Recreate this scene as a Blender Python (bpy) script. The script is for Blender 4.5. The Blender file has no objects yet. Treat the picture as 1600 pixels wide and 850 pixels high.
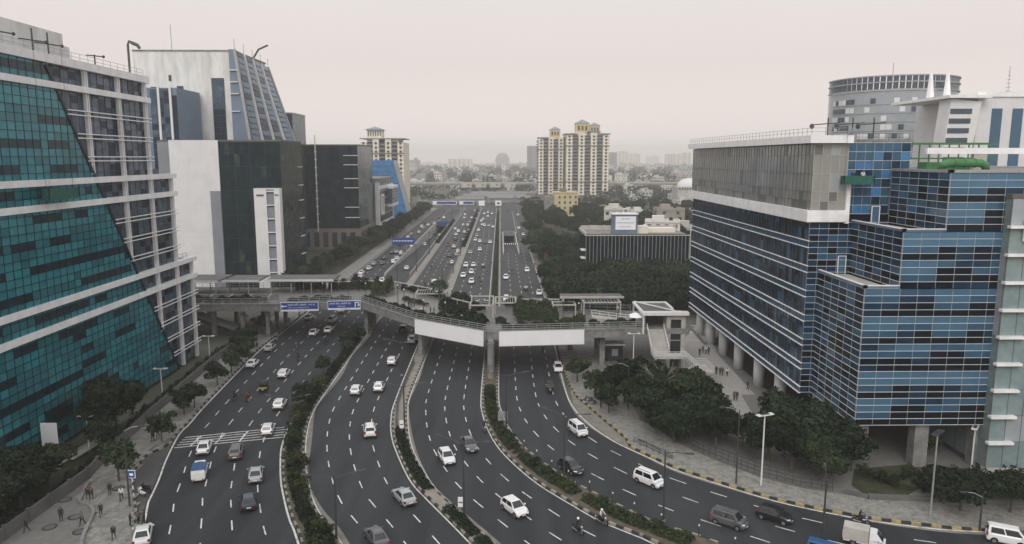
import bpy, math, random
import numpy as np
from mathutils import Vector, Matrix
R = math.radians
random.seed(7); rng = np.random.default_rng(7)
sc = bpy.context.scene
col = sc.collection
# ---------------------------------------------------------------- camera
F, CH, HORIZON, VPX = 1150.0, 40.0, 247.0, 782.0      # focal length in photo pixels, camera height (m), horizon row, vanishing column
PITCH = math.atan((425 - HORIZON) / F)
YAW = math.atan((800 - VPX) / F * math.cos(PITCH))
cam_d = bpy.data.cameras.new('camera'); cam = bpy.data.objects.new('camera', cam_d); col.objects.link(cam)
cam_d.sensor_fit = 'HORIZONTAL'; cam_d.sensor_width = 36.0; cam_d.lens = 36.0 * F / 1600
cam_d.clip_start = 0.5; cam_d.clip_end = 20000
cam.location = (0, 0, CH); cam.rotation_euler = (R(90) - PITCH, 0, -YAW)
sc.camera = cam
# ---------------------------------------------------------------- overcast sky, soft sun
world = bpy.data.worlds.new('World'); sc.world = world; world.use_nodes = True
wn, wl = world.node_tree.nodes, world.node_tree.links
wn.clear()
SUN_EL, SUN_AZ = R(38), R(-165)      # high, behind the left shoulder of the camera
sky = wn.new('ShaderNodeTexSky'); sky.sky_type = 'NISHITA'; sky.sun_disc = False
sky.sun_elevation = SUN_EL; sky.sun_rotation = SUN_AZ; sky.dust_density = 8; sky.air_density = 1.5
b1 = wn.new('ShaderNodeBackground'); b1.inputs[1].default_value = 0.012
wl.new(sky.outputs[0], b1.inputs[0])
tc = wn.new('ShaderNodeTexCoord'); sx = wn.new('ShaderNodeSeparateXYZ'); wl.new(tc.outputs['Generated'], sx.inputs[0])
rmp = wn.new('ShaderNodeValToRGB'); wl.new(sx.outputs[2], rmp.inputs[0])     # overcast: a little brighter towards the zenith everywhere
e = rmp.color_ramp.elements
e[0].position = 0.0; e[0].color = (0.98, 0.88, 0.835, 1)
e[1].position = 1.0; e[1].color = (1.0, 1.04, 1.09, 1)
q = e.new(0.12); q.color = (0.795, 0.72, 0.688, 1)
q = e.new(0.3); q.color = (0.80, 0.755, 0.74, 1)
cn = wn.new('ShaderNodeTexNoise'); cn.inputs['Scale'].default_value = 1.6; cn.inputs['Detail'].default_value = 3
wl.new(tc.outputs['Generated'], cn.inputs['Vector'])
cm = wn.new('ShaderNodeMapRange'); cm.inputs[3].default_value = 0.95; cm.inputs[4].default_value = 1.05
wl.new(cn.outputs[0], cm.inputs[0])
b2 = wn.new('ShaderNodeBackground'); wl.new(rmp.outputs[0], b2.inputs[0]); wl.new(cm.outputs[0], b2.inputs[1])
ad = wn.new('ShaderNodeAddShader'); wl.new(b1.outputs[0], ad.inputs[0]); wl.new(b2.outputs[0], ad.inputs[1])
wo = wn.new('ShaderNodeOutputWorld'); wl.new(ad.outputs[0], wo.inputs[0])
sun_d = bpy.data.lights.new('sun', 'SUN'); sun_d.energy = 1.4; sun_d.angle = R(35); sun_d.color = (1, 0.99, 0.97)
sun = bpy.data.objects.new('sun', sun_d); col.objects.link(sun)
sdir = Vector((math.sin(SUN_AZ) * math.cos(SUN_EL), math.cos(SUN_AZ) * math.cos(SUN_EL), math.sin(SUN_EL)))
sun.rotation_euler = sdir.to_track_quat('Z', 'Y').to_euler(); sun.location = (0, -50, 120)
sc.view_settings.view_transform = 'Standard'; sc.view_settings.look = 'None'
sc.view_settings.gamma = 1; sc.view_settings.use_curve_mapping = False; sc.view_settings.exposure = 0.0
sc.render.engine = 'CYCLES'
sc.cycles.use_denoising = True
sc.cycles.max_bounces = 8; sc.cycles.diffuse_bounces = 3; sc.cycles.glossy_bounces = 3; sc.cycles.volume_bounces = 4
sc.cycles.caustics_reflective = False; sc.cycles.caustics_refractive = False
# ---------------------------------------------------------------- photo pixel -> place
def ray(px, py):
    x = (px - 800) / F; u = (425 - py) / F
    y = math.cos(PITCH) + u * math.sin(PITCH); z = -math.sin(PITCH) + u * math.cos(PITCH)
    return x * math.cos(YAW) + y * math.sin(YAW), -x * math.sin(YAW) + y * math.cos(YAW), z
def G(px, py, z0=0.0):
    """the point at height z0 seen at a photo pixel"""
    X, Y, z = ray(px, py); t = (z0 - CH) / z
    return Vector((X * t, Y * t, z0))
def HT(px, py, g):
    """height above ground seen at a pixel over the place g"""
    X, Y, z = ray(px, py); t = (g[0] * X + g[1] * Y) / (X * X + Y * Y)
    return CH + z * t
def AY(px, py, Y0):
    X, Y, z = ray(px, py); t = Y0 / Y
    return Vector((X * t, Y0, CH + z * t))
# ---------------------------------------------------------------- mesh builder
class MB:
    def __init__(s): s.v = []; s.f = []; s.m = []
    def add(s, vs, fs, mi=0):
        o = len(s.v); s.v.extend([tuple(p) for p in vs])
        s.f.extend([tuple(i + o for i in f) for f in fs]); s.m.extend([mi] * len(fs)); return s
    def quad(s, a, b, c, d, mi=0): return s.add([a, b, c, d], [(0, 1, 2, 3)], mi)
    def box(s, x0, x1, y0, y1, z0, z1, mi=0):
        return s.add([(x0, y0, z0), (x1, y0, z0), (x1, y1, z0), (x0, y1, z0), (x0, y0, z1), (x1, y0, z1), (x1, y1, z1), (x0, y1, z1)],
                     [(0, 3, 2, 1), (4, 5, 6, 7), (0, 1, 5, 4), (1, 2, 6, 5), (2, 3, 7, 6), (3, 0, 4, 7)], mi)
    def bar(s, a, b, w, h, mi=0, up=(0, 0, 1)):
        """a box beam between two points, w wide (sideways), h tall"""
        a, b = Vector(a), Vector(b); d = (b - a).normalized(); up = Vector(up)
        n = d.cross(up)
        if n.length < 1e-4: n = Vector((1, 0, 0))
        n.normalize(); u = n.cross(d)
        n *= w / 2; u *= h / 2
        vs = [a - n - u, a + n - u, a + n + u, a - n + u, b - n - u, b + n - u, b + n + u, b - n + u]
        return s.add(vs, [(0, 3, 2, 1), (4, 5, 6, 7), (0, 1, 5, 4), (1, 2, 6, 5), (2, 3, 7, 6), (3, 0, 4, 7)], mi)
    def prism(s, poly, z0, z1, mi=0, mtop=None):
        n = len(poly)
        a = sum(poly[i][0] * poly[(i + 1) % n][1] - poly[(i + 1) % n][0] * poly[i][1] for i in range(n))
        if a < 0: poly = poly[::-1]
        vs = [(p[0], p[1], z0) for p in poly] + [(p[0], p[1], z1) for p in poly]
        s.add(vs, [(i, (i + 1) % n, n + (i + 1) % n, n + i) for i in range(n)] + [tuple(range(n - 1, -1, -1))], mi)
        s.add(vs[n:], [tuple(range(n))], mi if mtop is None else mtop); return s
    def tube(s, pts, r, n=6, mi=0, cap=True):
        pts = [Vector(p) for p in pts]; k = len(pts)
        rs = list(r) if hasattr(r, '__len__') else [r] * k
        vs = []
        for i, p in enumerate(pts):
            d = (pts[min(i + 1, k - 1)] - pts[max(i - 1, 0)]).normalized()
            a = d.orthogonal().normalized() if abs(d.z) > .9 else d.cross(Vector((0, 0, 1))).normalized()
            if abs(d.z) > .9: a = (Vector((1, 0, 0)) - d * d.x).normalized()
            b = d.cross(a)
            for j in range(n):
                t = 2 * math.pi * j / n
                vs.append(p + (a * math.cos(t) + b * math.sin(t)) * rs[i])
        fs = [(i * n + j, i * n + (j + 1) % n, (i + 1) * n + (j + 1) % n, (i + 1) * n + j) for i in range(k - 1) for j in range(n)]
        if cap: fs += [tuple(range(n - 1, -1, -1)), tuple(range((k - 1) * n, k * n))]
        return s.add(vs, fs, mi)
    def ball(s, c, rx, ry, rz, n=8, m=5, mi=0):
        vs = []; fs = []
        for i in range(m + 1):
            ph = math.pi * i / m
            for j in range(n):
                t = 2 * math.pi * j / n
                vs.append((c[0] + rx * math.sin(ph) * math.cos(t), c[1] + ry * math.sin(ph) * math.sin(t), c[2] + rz * math.cos(ph)))
        for i in range(m):
            for j in range(n):
                fs.append((i * n + j, (i + 1) * n + j, (i + 1) * n + (j + 1) % n, i * n + (j + 1) % n))
        return s.add(vs, fs, mi)
    def merge(s, o, mi): return s.add(o.v, o.f, mi)
    def mesh(s, name, mats):
        me = bpy.data.meshes.new(name); me.from_pydata(s.v, [], s.f)
        for m in (mats if isinstance(mats, (list, tuple)) else [mats]): me.materials.append(MAT[m] if isinstance(m, str) else m)
        if any(s.m): me.polygons.foreach_set('material_index', s.m)
        me.update(); return me
    def build(s, name, mats, parent=None, smooth=False):
        me = s.mesh(name, mats)
        if smooth: me.polygons.foreach_set('use_smooth', [True] * len(me.polygons))
        return obj(name, me, parent)
def obj(name, me, parent=None, loc=None, rz=0, scale=None):
    o = bpy.data.objects.new(name, me); col.objects.link(o)
    if parent is not None:
        o.parent = parent
        if parent.name in WPI: o.matrix_parent_inverse = WPI[parent.name]
    if loc is not None: o.location = loc
    if rz: o.rotation_euler = (0, 0, rz)
    if scale is not None: o.scale = scale if hasattr(scale, '__len__') else (scale,) * 3
    return o
def tag(o, label, cat, group=None):
    o['label'] = label; o['category'] = cat
    if group: o['group'] = group
    return o
def thing(name, label, cat, loc=(0, 0, 0), rz=0, group=None):
    o = bpy.data.objects.new(name, None); col.objects.link(o); o.empty_display_size = .3
    o.location = loc; o.rotation_euler = (0, 0, rz); return tag(o, label, cat, group)
WPI = {}
def wthing(name, label, cat, loc, group=None):
    """a thing whose parts are given in world coordinates"""
    o = thing(name, label, cat, loc, 0, group); WPI[o.name] = Matrix.Translation(-Vector(loc)); return o
def struct(o): o['kind'] = 'structure'; return o
def stuff(o): o['kind'] = 'stuff'; return o
KIDS = {}
def dup(root, loc, rz=0, label=None, group=None, scale=1, color=None):
    """a copy of a thing with copies of its parts and sub-parts"""
    def cp(o, par):
        c = o.copy(); col.objects.link(c); c.parent = par
        if color and o.color[3] > 0.5: c.color = color
        for ch in KIDS[o.name]: cp(ch, c)
        return c
    if root.name not in KIDS:
        def walk(o):
            KIDS[o.name] = list(o.children)
            for c in KIDS[o.name]: walk(c)
        walk(root)
    r = cp(root, None); r.location = loc; r.rotation_euler = (0, 0, rz); r.scale = (scale,) * 3
    if label: r['label'] = label
    if group: r['group'] = group
    return r
# ---------------------------------------------------------------- materials
MAT = {}
def M(name, c, rough=.7, metal=0, var=.12, scale=.6, bump=0, bscale=None, objcol=False, spec=.4, stretch=None, c2=None, mix=(.45, .62), detail=5, emit=0, local=False):
    m = bpy.data.materials.new(name); m.use_nodes = True; MAT[name] = m
    nt = m.node_tree; N, L = nt.nodes, nt.links
    p = N['Principled BSDF']; p.inputs['Roughness'].default_value = rough; p.inputs['Metallic'].default_value = metal
    p.inputs['Specular IOR Level'].default_value = spec
    src = None
    if objcol:
        oi = N.new('ShaderNodeObjectInfo'); src = oi.outputs['Color']
    if var or c2 or bump:
        if local:
            g = N.new('ShaderNodeTexCoord'); pos = g.outputs['Object']
        else:
            g = N.new('ShaderNodeNewGeometry'); pos = g.outputs['Position']
        if stretch:
            mp = N.new('ShaderNodeMapping'); mp.inputs['Scale'].default_value = stretch; L.new(pos, mp.inputs[0]); pos = mp.outputs[0]
        n = N.new('ShaderNodeTexNoise'); n.inputs['Scale'].default_value = scale; n.inputs['Detail'].default_value = detail; n.inputs['Roughness'].default_value = .6
        L.new(pos, n.inputs['Vector'])
        base = src
        if c2:
            r = N.new('ShaderNodeValToRGB'); L.new(n.outputs[0], r.inputs[0])
            r.color_ramp.elements[0].position, r.color_ramp.elements[1].position = mix
            r.color_ramp.elements[0].color = (*c, 1); r.color_ramp.elements[1].color = (*c2, 1); base = r.outputs[0]
        mr = N.new('ShaderNodeMapRange'); mr.inputs[1].default_value = .3; mr.inputs[2].default_value = .7
        mr.inputs[3].default_value = 1 - var; mr.inputs[4].default_value = 1 + var
        n2 = N.new('ShaderNodeTexNoise'); n2.inputs['Scale'].default_value = scale * 3.7; n2.inputs['Detail'].default_value = 3; L.new(pos, n2.inputs['Vector'])
        L.new(n2.outputs[0] if c2 else n.outputs[0], mr.inputs[0])
        h = N.new('ShaderNodeVectorMath'); h.operation = 'SCALE'
        if base is None: h.inputs[0].default_value = c
        else: L.new(base, h.inputs[0])
        L.new(mr.outputs[0], h.inputs['Scale']); L.new(h.outputs[0], p.inputs['Base Color'])
        if bump:
            nb = N.new('ShaderNodeTexNoise'); nb.inputs['Scale'].default_value = bscale or scale * 8; nb.inputs['Detail'].default_value = 4
            L.new(pos, nb.inputs['Vector']); b = N.new('ShaderNodeBump'); b.inputs['Strength'].default_value = bump; b.inputs['Distance'].default_value = .05
            L.new(nb.outputs[0], b.inputs['Height']); L.new(b.outputs[0], p.inputs['Normal'])
    elif src is not None: L.new(src, p.inputs['Base Color'])
    else: p.inputs['Base Color'].default_value = (*c, 1)
    if emit: p.inputs['Emission Color'].default_value = (*c, 1); p.inputs['Emission Strength'].default_value = emit
    return m
def glass(name, c, rough=.1, spec=.45, var=.25, c2=None, tint=(1, 1, 1)):
    m = M(name, c, rough, 0, var, .35, spec=spec, c2=c2, bump=.04, bscale=.5); m.node_tree.nodes['Principled BSDF'].inputs['Specular Tint'].default_value = (*tint, 1); return m
# ground
M('soil', (.11, .10, .085), .95, var=.3, scale=.02, c2=(.07, .08, .05), detail=8)
def asphalt():
    m = M('asphalt', (.034, .0365, .040), .7, var=.10, scale=9, spec=.2, bump=.15, bscale=40)
    nt = m.node_tree; N, L = nt.nodes, nt.links; p = N['Principled BSDF']
    old = p.inputs['Base Color'].links[0].from_socket
    g = N.new('ShaderNodeNewGeometry')
    mp = N.new('ShaderNodeMapping'); mp.inputs['Scale'].default_value = (.45, .02, 1); L.new(g.outputs['Position'], mp.inputs[0])   # long wear streaks along the traffic
    n = N.new('ShaderNodeTexNoise'); n.inputs['Scale'].default_value = 1; n.inputs['Detail'].default_value = 5; L.new(mp.outputs[0], n.inputs['Vector'])
    mp2 = N.new('ShaderNodeMapping'); mp2.inputs['Scale'].default_value = (.06, .03, 1); L.new(g.outputs['Position'], mp2.inputs[0])
    n2 = N.new('ShaderNodeTexNoise'); n2.inputs['Scale'].default_value = 1; n2.inputs['Detail'].default_value = 6; n2.inputs['Roughness'].default_value = .7; L.new(mp2.outputs[0], n2.inputs['Vector'])
    a = N.new('ShaderNodeMath'); a.operation = 'ADD'; L.new(n.outputs[0], a.inputs[0]); L.new(n2.outputs[0], a.inputs[1])
    mr = N.new('ShaderNodeMapRange'); mr.inputs[1].default_value = .7; mr.inputs[2].default_value = 1.3; mr.inputs[3].default_value = .66; mr.inputs[4].default_value = 1.34
    L.new(a.outputs[0], mr.inputs[0])
    h = N.new('ShaderNodeVectorMath'); h.operation = 'SCALE'; L.new(old, h.inputs[0]); L.new(mr.outputs[0], h.inputs['Scale']); L.new(h.outputs[0], p.inputs['Base Color'])
asphalt()
M('asphalt_hazed', (.046, .048, .05), .75, var=.18, scale=.5, spec=.25, stretch=(1, .08, 1))  # same highway asphalt further out, distance haze put into its paler colour
M('old_asphalt', (.075, .074, .072), .85, var=.2, scale=.3)
M('paint_white', (.64, .63, .60), .7, var=.15, scale=1.1, c2=(.22, .22, .215), mix=(.5, .72))
M('dusty_edge', (.20, .185, .16), .95, var=.25, scale=.7)
M('paving', (.26, .25, .225), .85, var=.25, scale=.9, c2=(.185, .178, .163))
M('walk_pale', (.33, .315, .29), .85, var=.14, scale=1.2)
M('paving_b', (.20, .192, .176), .85, var=.2, scale=.9)
M('paver_light', (.22, .21, .195), .85, var=.14, scale=1.2)
M('paver_dark', (.165, .16, .15), .85, var=.14, scale=1.2)
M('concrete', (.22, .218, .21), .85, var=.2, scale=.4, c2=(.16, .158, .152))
M('concrete_pale', (.42, .40, .37), .85, var=.18, scale=.5)
M('concrete_pink', (.26, .235, .205), .9, var=.2, scale=.5)
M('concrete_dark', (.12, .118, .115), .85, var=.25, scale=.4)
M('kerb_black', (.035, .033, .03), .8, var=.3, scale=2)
M('kerb_pale', (.27, .245, .20), .85, var=.35, scale=2)
M('kerb_yellow', (.34, .27, .13), .8, var=.35, scale=2)
M('kerb_grey', (.26, .25, .23), .85, var=.25, scale=1.5)
M('lawn', (.035, .042, .018), .95, var=.3, scale=.35, c2=(.06, .057, .028), bump=.6, bscale=6)
M('earth', (.11, .09, .068), .95, var=.3, scale=.8)
# walls
M('white_panel', (.64, .64, .645), .5, var=.07, scale=.25)
M('white_trim', (.78, .77, .77), .5, var=.12, scale=.6)
M('stained_white', (.68, .68, .665), .8, var=.12, scale=.16, c2=(.55, .545, .52), stretch=(1, 1, .25))
M('grey_panel', (.20, .215, .245), .6, var=.1, scale=.3)
M('blue_grey_panel', (.13, .185, .25), .45, var=.12, scale=.25)
M('cream_wall', (.70, .65, .54), .8, var=.1, scale=.15)
M('yellow_wall', (.55, .44, .22), .8, var=.12, scale=.3)
M('tan_wall', (.50, .43, .26), .85, var=.12, scale=.3)
M('brown_wall', (.17, .145, .125), .85, var=.15, scale=.3)
M('house_wall', (.5, .5, .5), .85, var=.15, scale=.25, objcol=True)
M('house_roof', (.36, .34, .31), .9, var=.3, scale=.25, c2=(.24, .23, .21))
M('roof_blue_grey', (.22, .25, .28), .7, var=.15, scale=.5)
M('window_dark', (.03, .034, .04), .25, var=.3, scale=.4, spec=.5)
M('metal_grey', (.33, .335, .34), .5, .3, var=.15, scale=1)
M('metal_dark', (.06, .06, .062), .55, .3, var=.2, scale=2)
M('metal_white', (.66, .66, .65), .5, .0, var=.1, scale=2)
M('rust_pole', (.20, .085, .06), .7, var=.3, scale=2)
M('sign_blue', (.010, .06, .27), .45, var=.08, scale=1)
M('sign_white', (.80, .795, .81), .55, var=.04, scale=.3)
M('print_dark', (.08, .08, .09), .6, var=0)
M('print_faint', (.55, .57, .62), .6, var=.1, scale=1)
M('solar_dark', (.03, .034, .045), .3, var=.1)
M('green_paint', (.05, .17, .06), .6, var=.2, scale=1)
M('green_net', (.02, .10, .075), .85, var=.3, scale=2)
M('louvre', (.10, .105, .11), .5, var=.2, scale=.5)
# glass
TEAL, BLUE, GREEN = (.45, .9, 1), (.5, .78, 1), (.45, .85, .9)      # coated glass tints what it mirrors
glass('teal', (.034, .215, .25), .1, var=.12, c2=(.026, .165, .195), tint=TEAL)
glass('teal_dim', (.022, .135, .16), .1, var=.12, tint=TEAL)
glass('teal_dark', (.007, .022, .032), .12, spec=.3, tint=TEAL)
glass('slate', (.045, .068, .098), .12, c2=(.09, .118, .16), spec=.35, tint=BLUE)
glass('slate_dark', (.013, .021, .036), .15, spec=.15, tint=BLUE)
glass('blue', (.034, .086, .145), .1, spec=.6, var=.1, tint=BLUE)
glass('blue_light', (.062, .138, .215), .12, spec=.6, var=.1, tint=BLUE)
glass('navy', (.011, .032, .062), .1, spec=.25, tint=BLUE)
glass('night', (.004, .008, .014), .1, spec=.16, tint=BLUE)
M('old_glass', (.25, .252, .228), .12, var=.08, scale=.16, c2=(.165, .172, .16), stretch=(1, 1, .35), spec=.65, mix=(.35, .7))  # upright paler and dimmer streaks paint soft reflections into the glass colour
glass('old_glass_dim', (.12, .125, .115), .14, var=.1)
glass('green_black', (.004, .012, .015), .08, c2=(.010, .026, .030), spec=.13, tint=GREEN)
glass('green_grey', (.022, .038, .03), .1, c2=(.06, .08, .055), var=.4, spec=.13, tint=GREEN)
glass('pale_green', (.21, .275, .275), .16, var=.08, c2=(.175, .235, .24))
glass('bright_blue', (.05, .17, .36), .2)
glass('grey_glass', (.30, .33, .35), .2, var=.1)
glass('grey_glass_dark', (.055, .075, .10), .15, spec=.25, tint=BLUE)
# vehicles and people
def paint():
    m = M('car_paint', (1, 1, 1), .28, 0, 0, objcol=True, spec=.5); m.node_tree.nodes['Principled BSDF'].inputs['Coat Weight'].default_value = .5
paint()
M('car_glass', (.012, .014, .016), .06, var=0, spec=.8)
M('tyre', (.012, .012, .012), .8, var=0)
M('rim', (.30, .30, .31), .35, .6, var=0)
M('black_plastic', (.018, .018, .019), .55, var=0)
M('lamp_glass', (.62, .63, .64), .15, var=0, spec=.7)
M('tail_red', (.22, .010, .008), .25, var=0)
M('plate_white', (.7, .7, .66), .5, var=0)
M('auto_yellow', (.50, .34, .05), .45, var=.1)
M('auto_green', (.012, .035, .02), .5, var=.1)
M('tarp_blue', (.035, .085, .20), .7, var=.2, scale=3)
M('skin', (.16, .085, .05), .6, var=0)
M('hair', (.012, .010, .009), .6, var=0)
M('shirt', (1, 1, 1), .85, var=0, objcol=True)
M('trousers', (.022, .023, .028), .85, var=0)
M('shoe', (.015, .013, .012), .6, var=0)
# plants
def leafmat(name, c, c2):
    m = M(name, c, .75, var=.75, scale=2.2, c2=c2, spec=.06, local=True, mix=(.38, .68))  # the second, paler leaf colour paints highlights over the dark crowns
    nt = m.node_tree; N, L = nt.nodes, nt.links; p = N['Principled BSDF']
    oi = N.new('ShaderNodeObjectInfo'); mr = N.new('ShaderNodeMapRange'); mr.inputs[3].default_value = .7; mr.inputs[4].default_value = 1.3
    L.new(oi.outputs['Random'], mr.inputs[0])
    old = p.inputs['Base Color'].links[0].from_socket
    h = N.new('ShaderNodeVectorMath'); h.operation = 'SCALE'; L.new(old, h.inputs[0]); L.new(mr.outputs[0], h.inputs['Scale']); L.new(h.outputs[0], p.inputs['Base Color'])
leafmat('leaf_dark', (.008, .0145, .009), (.034, .052, .026))
leafmat('leaf_mid', (.015, .026, .013), (.060, .080, .037))
leafmat('leaf_olive', (.030, .040, .017), (.055, .062, .028))
leafmat('leaf_far', (.026, .042, .026), (.044, .060, .038))
M('bark', (.085, .07, .055), .9, var=.25, scale=3, local=True)
M('bark_pale', (.20, .18, .15), .9, var=.25, scale=3, local=True)
# ================================================================ ground and roads
XMAX, YMAX = 3200.0, 5600.0
# two cut-outs for the sunken ramps of the underpass
RAMPS = [(-39.6, -31.4, 262.0, 452.0), (1.4, 7.4, 318.0, 392.0)]      # x0, x1, y0 (road level), y1 (portal)
RDEPTH = 5.6
def sheet(name, x0, x1, y0, y1, z, mat, kind=True):
    xs = sorted({x0, x1, *[v for r in RAMPS for v in r[:2] if x0 < v < x1]}); ys = sorted({y0, y1, *[v for r in RAMPS for v in r[2:] if y0 < v < y1]})
    m = MB()
    for a, b in zip(xs, xs[1:]):
        for c, d in zip(ys, ys[1:]):
            mx, my = (a + b) / 2, (c + d) / 2
            if any(r[0] < mx < r[1] and r[2] < my < r[3] for r in RAMPS): continue
            m.quad((a, c, z), (b, c, z), (b, d, z), (a, d, z))
    o = m.build(name, mat)
    return struct(o) if kind else o
sheet('ground', -XMAX, XMAX, -120, YMAX, 0, 'soil')
def cat_rom(pts, n=6):
    out = []
    P = [pts[0]] + pts + [pts[-1]]
    for i in range(1, len(P) - 2):
        p0, p1, p2, p3 = [np.array(p[:2], float) for p in P[i - 1:i + 3]]
        for k in range(n):
            t = k / n
            out.append(tuple(.5 * (2 * p1 + (p2 - p0) * t + (2 * p0 - 5 * p1 + 4 * p2 - p3) * t * t + (3 * p1 - p0 - 3 * p2 + p3) * t ** 3)))
    out.append(tuple(pts[-1][:2])); return out
def extend(pts, d):
    """carry a curve on beyond the picture in its own direction"""
    a, b = np.array(pts[0][:2]), np.array(pts[3][:2]); u = (a - b) / np.linalg.norm(a - b)
    return [tuple(a + u * d), tuple(a + u * d * .5)] + list(pts)
def edge(pix, straight, d=45):
    p = [tuple(G(*q)[:2]) for q in pix]
    p.sort(key=lambda q: q[1])
    p = [q for q in p if q[1] < 128]
    full = cat_rom(extend(p, d) + [(straight, 150), (straight, 165)])
    return full + [(straight, 300), (straight, 640)]
def resample(pts, step):
    P = np.array(pts); seg = np.linalg.norm(np.diff(P, axis=0), axis=1); s = np.concatenate([[0], np.cumsum(seg)])
    t = np.arange(0, s[-1], step)
    return [(float(np.interp(v, s, P[:, 0])), float(np.interp(v, s, P[:, 1]))) for v in t]
E_M12L = edge([(471, 847), (457.5, 812.6), (449, 782), (443, 751), (442, 720), (444, 696.5), (454, 669), (466, 647), (490, 614)], -32.6)
E_M12R = edge([(530, 850), (498, 806), (485, 778), (478, 751), (474.5, 724), (475, 696.5), (478, 672.6), (485, 649), (498.4, 625), (519, 597.5), (549.6, 563.4)], -30.9)
E_M23L = edge([(736, 846.5), (699, 809), (668, 778), (644, 751), (624, 710), (615, 683), (613.6, 655.5), (620.5, 625), (636, 597.5), (647, 567)], -17.7)
E_M23R = edge([(770.5, 850), (747, 829.4), (709, 795), (678, 764.6), (658, 734), (642.6, 703), (636, 672.5), (635, 645), (639, 618), (651, 591), (665, 563)], -15.5)
E_M34L = edge([(1023, 848), (995.6, 836), (941, 814), (890, 785), (845.6, 758), (811.5, 730.5), (784, 703), (767, 676), (757, 648.7), (754, 621), (755, 594)], -3.1)
E_M34R = edge([(1115.7, 848), (1069, 832.5), (1030, 821), (980, 797.7), (907, 761), (873, 741), (839, 717), (811.5, 693), (791, 666), (781, 642), (777, 618), (777, 591)], -.6)
E_R = edge([(1600, 834.5), (1484, 826.7), (1367.6, 813), (1282, 797.7), (1212.5, 782), (1154, 764.7), (1104, 749), (1057.5, 733.7), (1019, 716), (975, 696.4), (948, 681), (920.6, 660.6), (897, 635), (884, 605)], 11.8, 70)
E_L = edge([(217.6, 829), (226.5, 788), (235, 770.6), (245.6, 747), (256, 719), (276.5, 679.4), (294, 661.8), (320, 632)], -51.0)
def hit(p, n, poly):
    """first crossing of the line p + t n (t > 0) with a polyline"""
    best = None
    for a, b in zip(poly, poly[1:]):
        d = (b[0] - a[0], b[1] - a[1]); det = n[0] * -d[1] + d[0] * n[1]
        if abs(det) < 1e-9: continue
        rx, ry = a[0] - p[0], a[1] - p[1]
        t = (rx * -d[1] + d[0] * ry) / det; u = (n[0] * ry - n[1] * rx) / det
        if 0 <= u <= 1 and t > 0 and (best is None or t < best): best = t
    return best
def pairs(A, B, step=2.5, maxw=30):
    """matching points across a strip from edge A (left) to edge B (right)"""
    P = resample(A, step); out = []
    for i in range(1, len(P) - 1):
        tx, ty = P[i + 1][0] - P[i - 1][0], P[i + 1][1] - P[i - 1][1]; l = math.hypot(tx, ty); n = (ty / l, -tx / l)
        t = hit(P[i], n, B)
        if t and t < maxw:
            q = (P[i][0] + n[0] * t, P[i][1] + n[1] * t)
            if out and (q[0] - out[-1][1][0]) * tx + (q[1] - out[-1][1][1]) * ty <= .01: continue      # never fold back on the far edge
            out.append((P[i], q))
    return out
def strip(name, prs, z, mat, z2=None):
    m = MB()
    for (a, b), (c, d) in zip(prs, prs[1:]): m.quad((*a, z), (*b, z), (*d, z), (*c, z))
    return m.build(name, mat)
def poly_sheet(name, pts, z, mat, depth=0):
    m = MB()
    if depth: m.prism([p[:2] for p in pts], z - depth, z)
    else: m.add([(p[0], p[1], z) for p in pts], [tuple(range(len(pts)))])
    return m.build(name, mat)
CW = {'c1': (E_L, E_M12L, 5), 'c2': (E_M12R, E_M23L, 4), 'c3': (E_M23R, E_M34L, 4), 'c4': (E_M34R, E_R, 4)}
def near_road(A, B):
    # sheet cut at Y = 196, the straight half further out is laid as rectangles
    return [(a, b) for a, b in pairs(A, B) if a[1] < 200 and b[1] < 200 or False]
LANES = {}
marks = MB()
YJ = 196.0
for k, (A, B, nl) in CW.items():
    prs = [(a, b) for a, b in pairs(A, B, 2.0) if max(a[1], b[1]) < YJ + 4]
    LANES[k] = prs
    o = struct(strip('road', prs, .02, 'asphalt'))
    # edge lines
    for f0, f1 in ((.012, .026), (.972, .986)):
        L = lambda a, b, f: (a[0] + (b[0] - a[0]) * f, a[1] + (b[1] - a[1]) * f, .03)
        for (a, b), (c, d) in zip(prs, prs[1:]):
            marks.quad(L(a, b, f0), L(a, b, f1), L(c, d, f1), L(c, d, f0))
    w = 12.5
    for i in range(1, nl):
        f = i / nl if k != 'c4' else (.27, .54, .79)[i - 1]
        line = [(a[0] + (b[0] - a[0]) * f, a[1] + (b[1] - a[1]) * f) for a, b in prs]
        P = resample(line, .3); off = rng.uniform(0, 5)
        s = -off
        run = []
        for j in range(len(P)):
            ph = (j * .3 + off) % 5.5
            if ph < 2.5 and rng.random() < 1: run.append(P[j])
            elif run:
                if len(run) > 2:
                    a, b = np.array(run[0]), np.array(run[-1]); t = (b - a) / np.linalg.norm(b - a); n = np.array((t[1], -t[0])) * .075
                    marks.quad((*(a - n), .031), (*(a + n), .031), (*(b + n), .031), (*(b - n), .031))
                run = []
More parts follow.
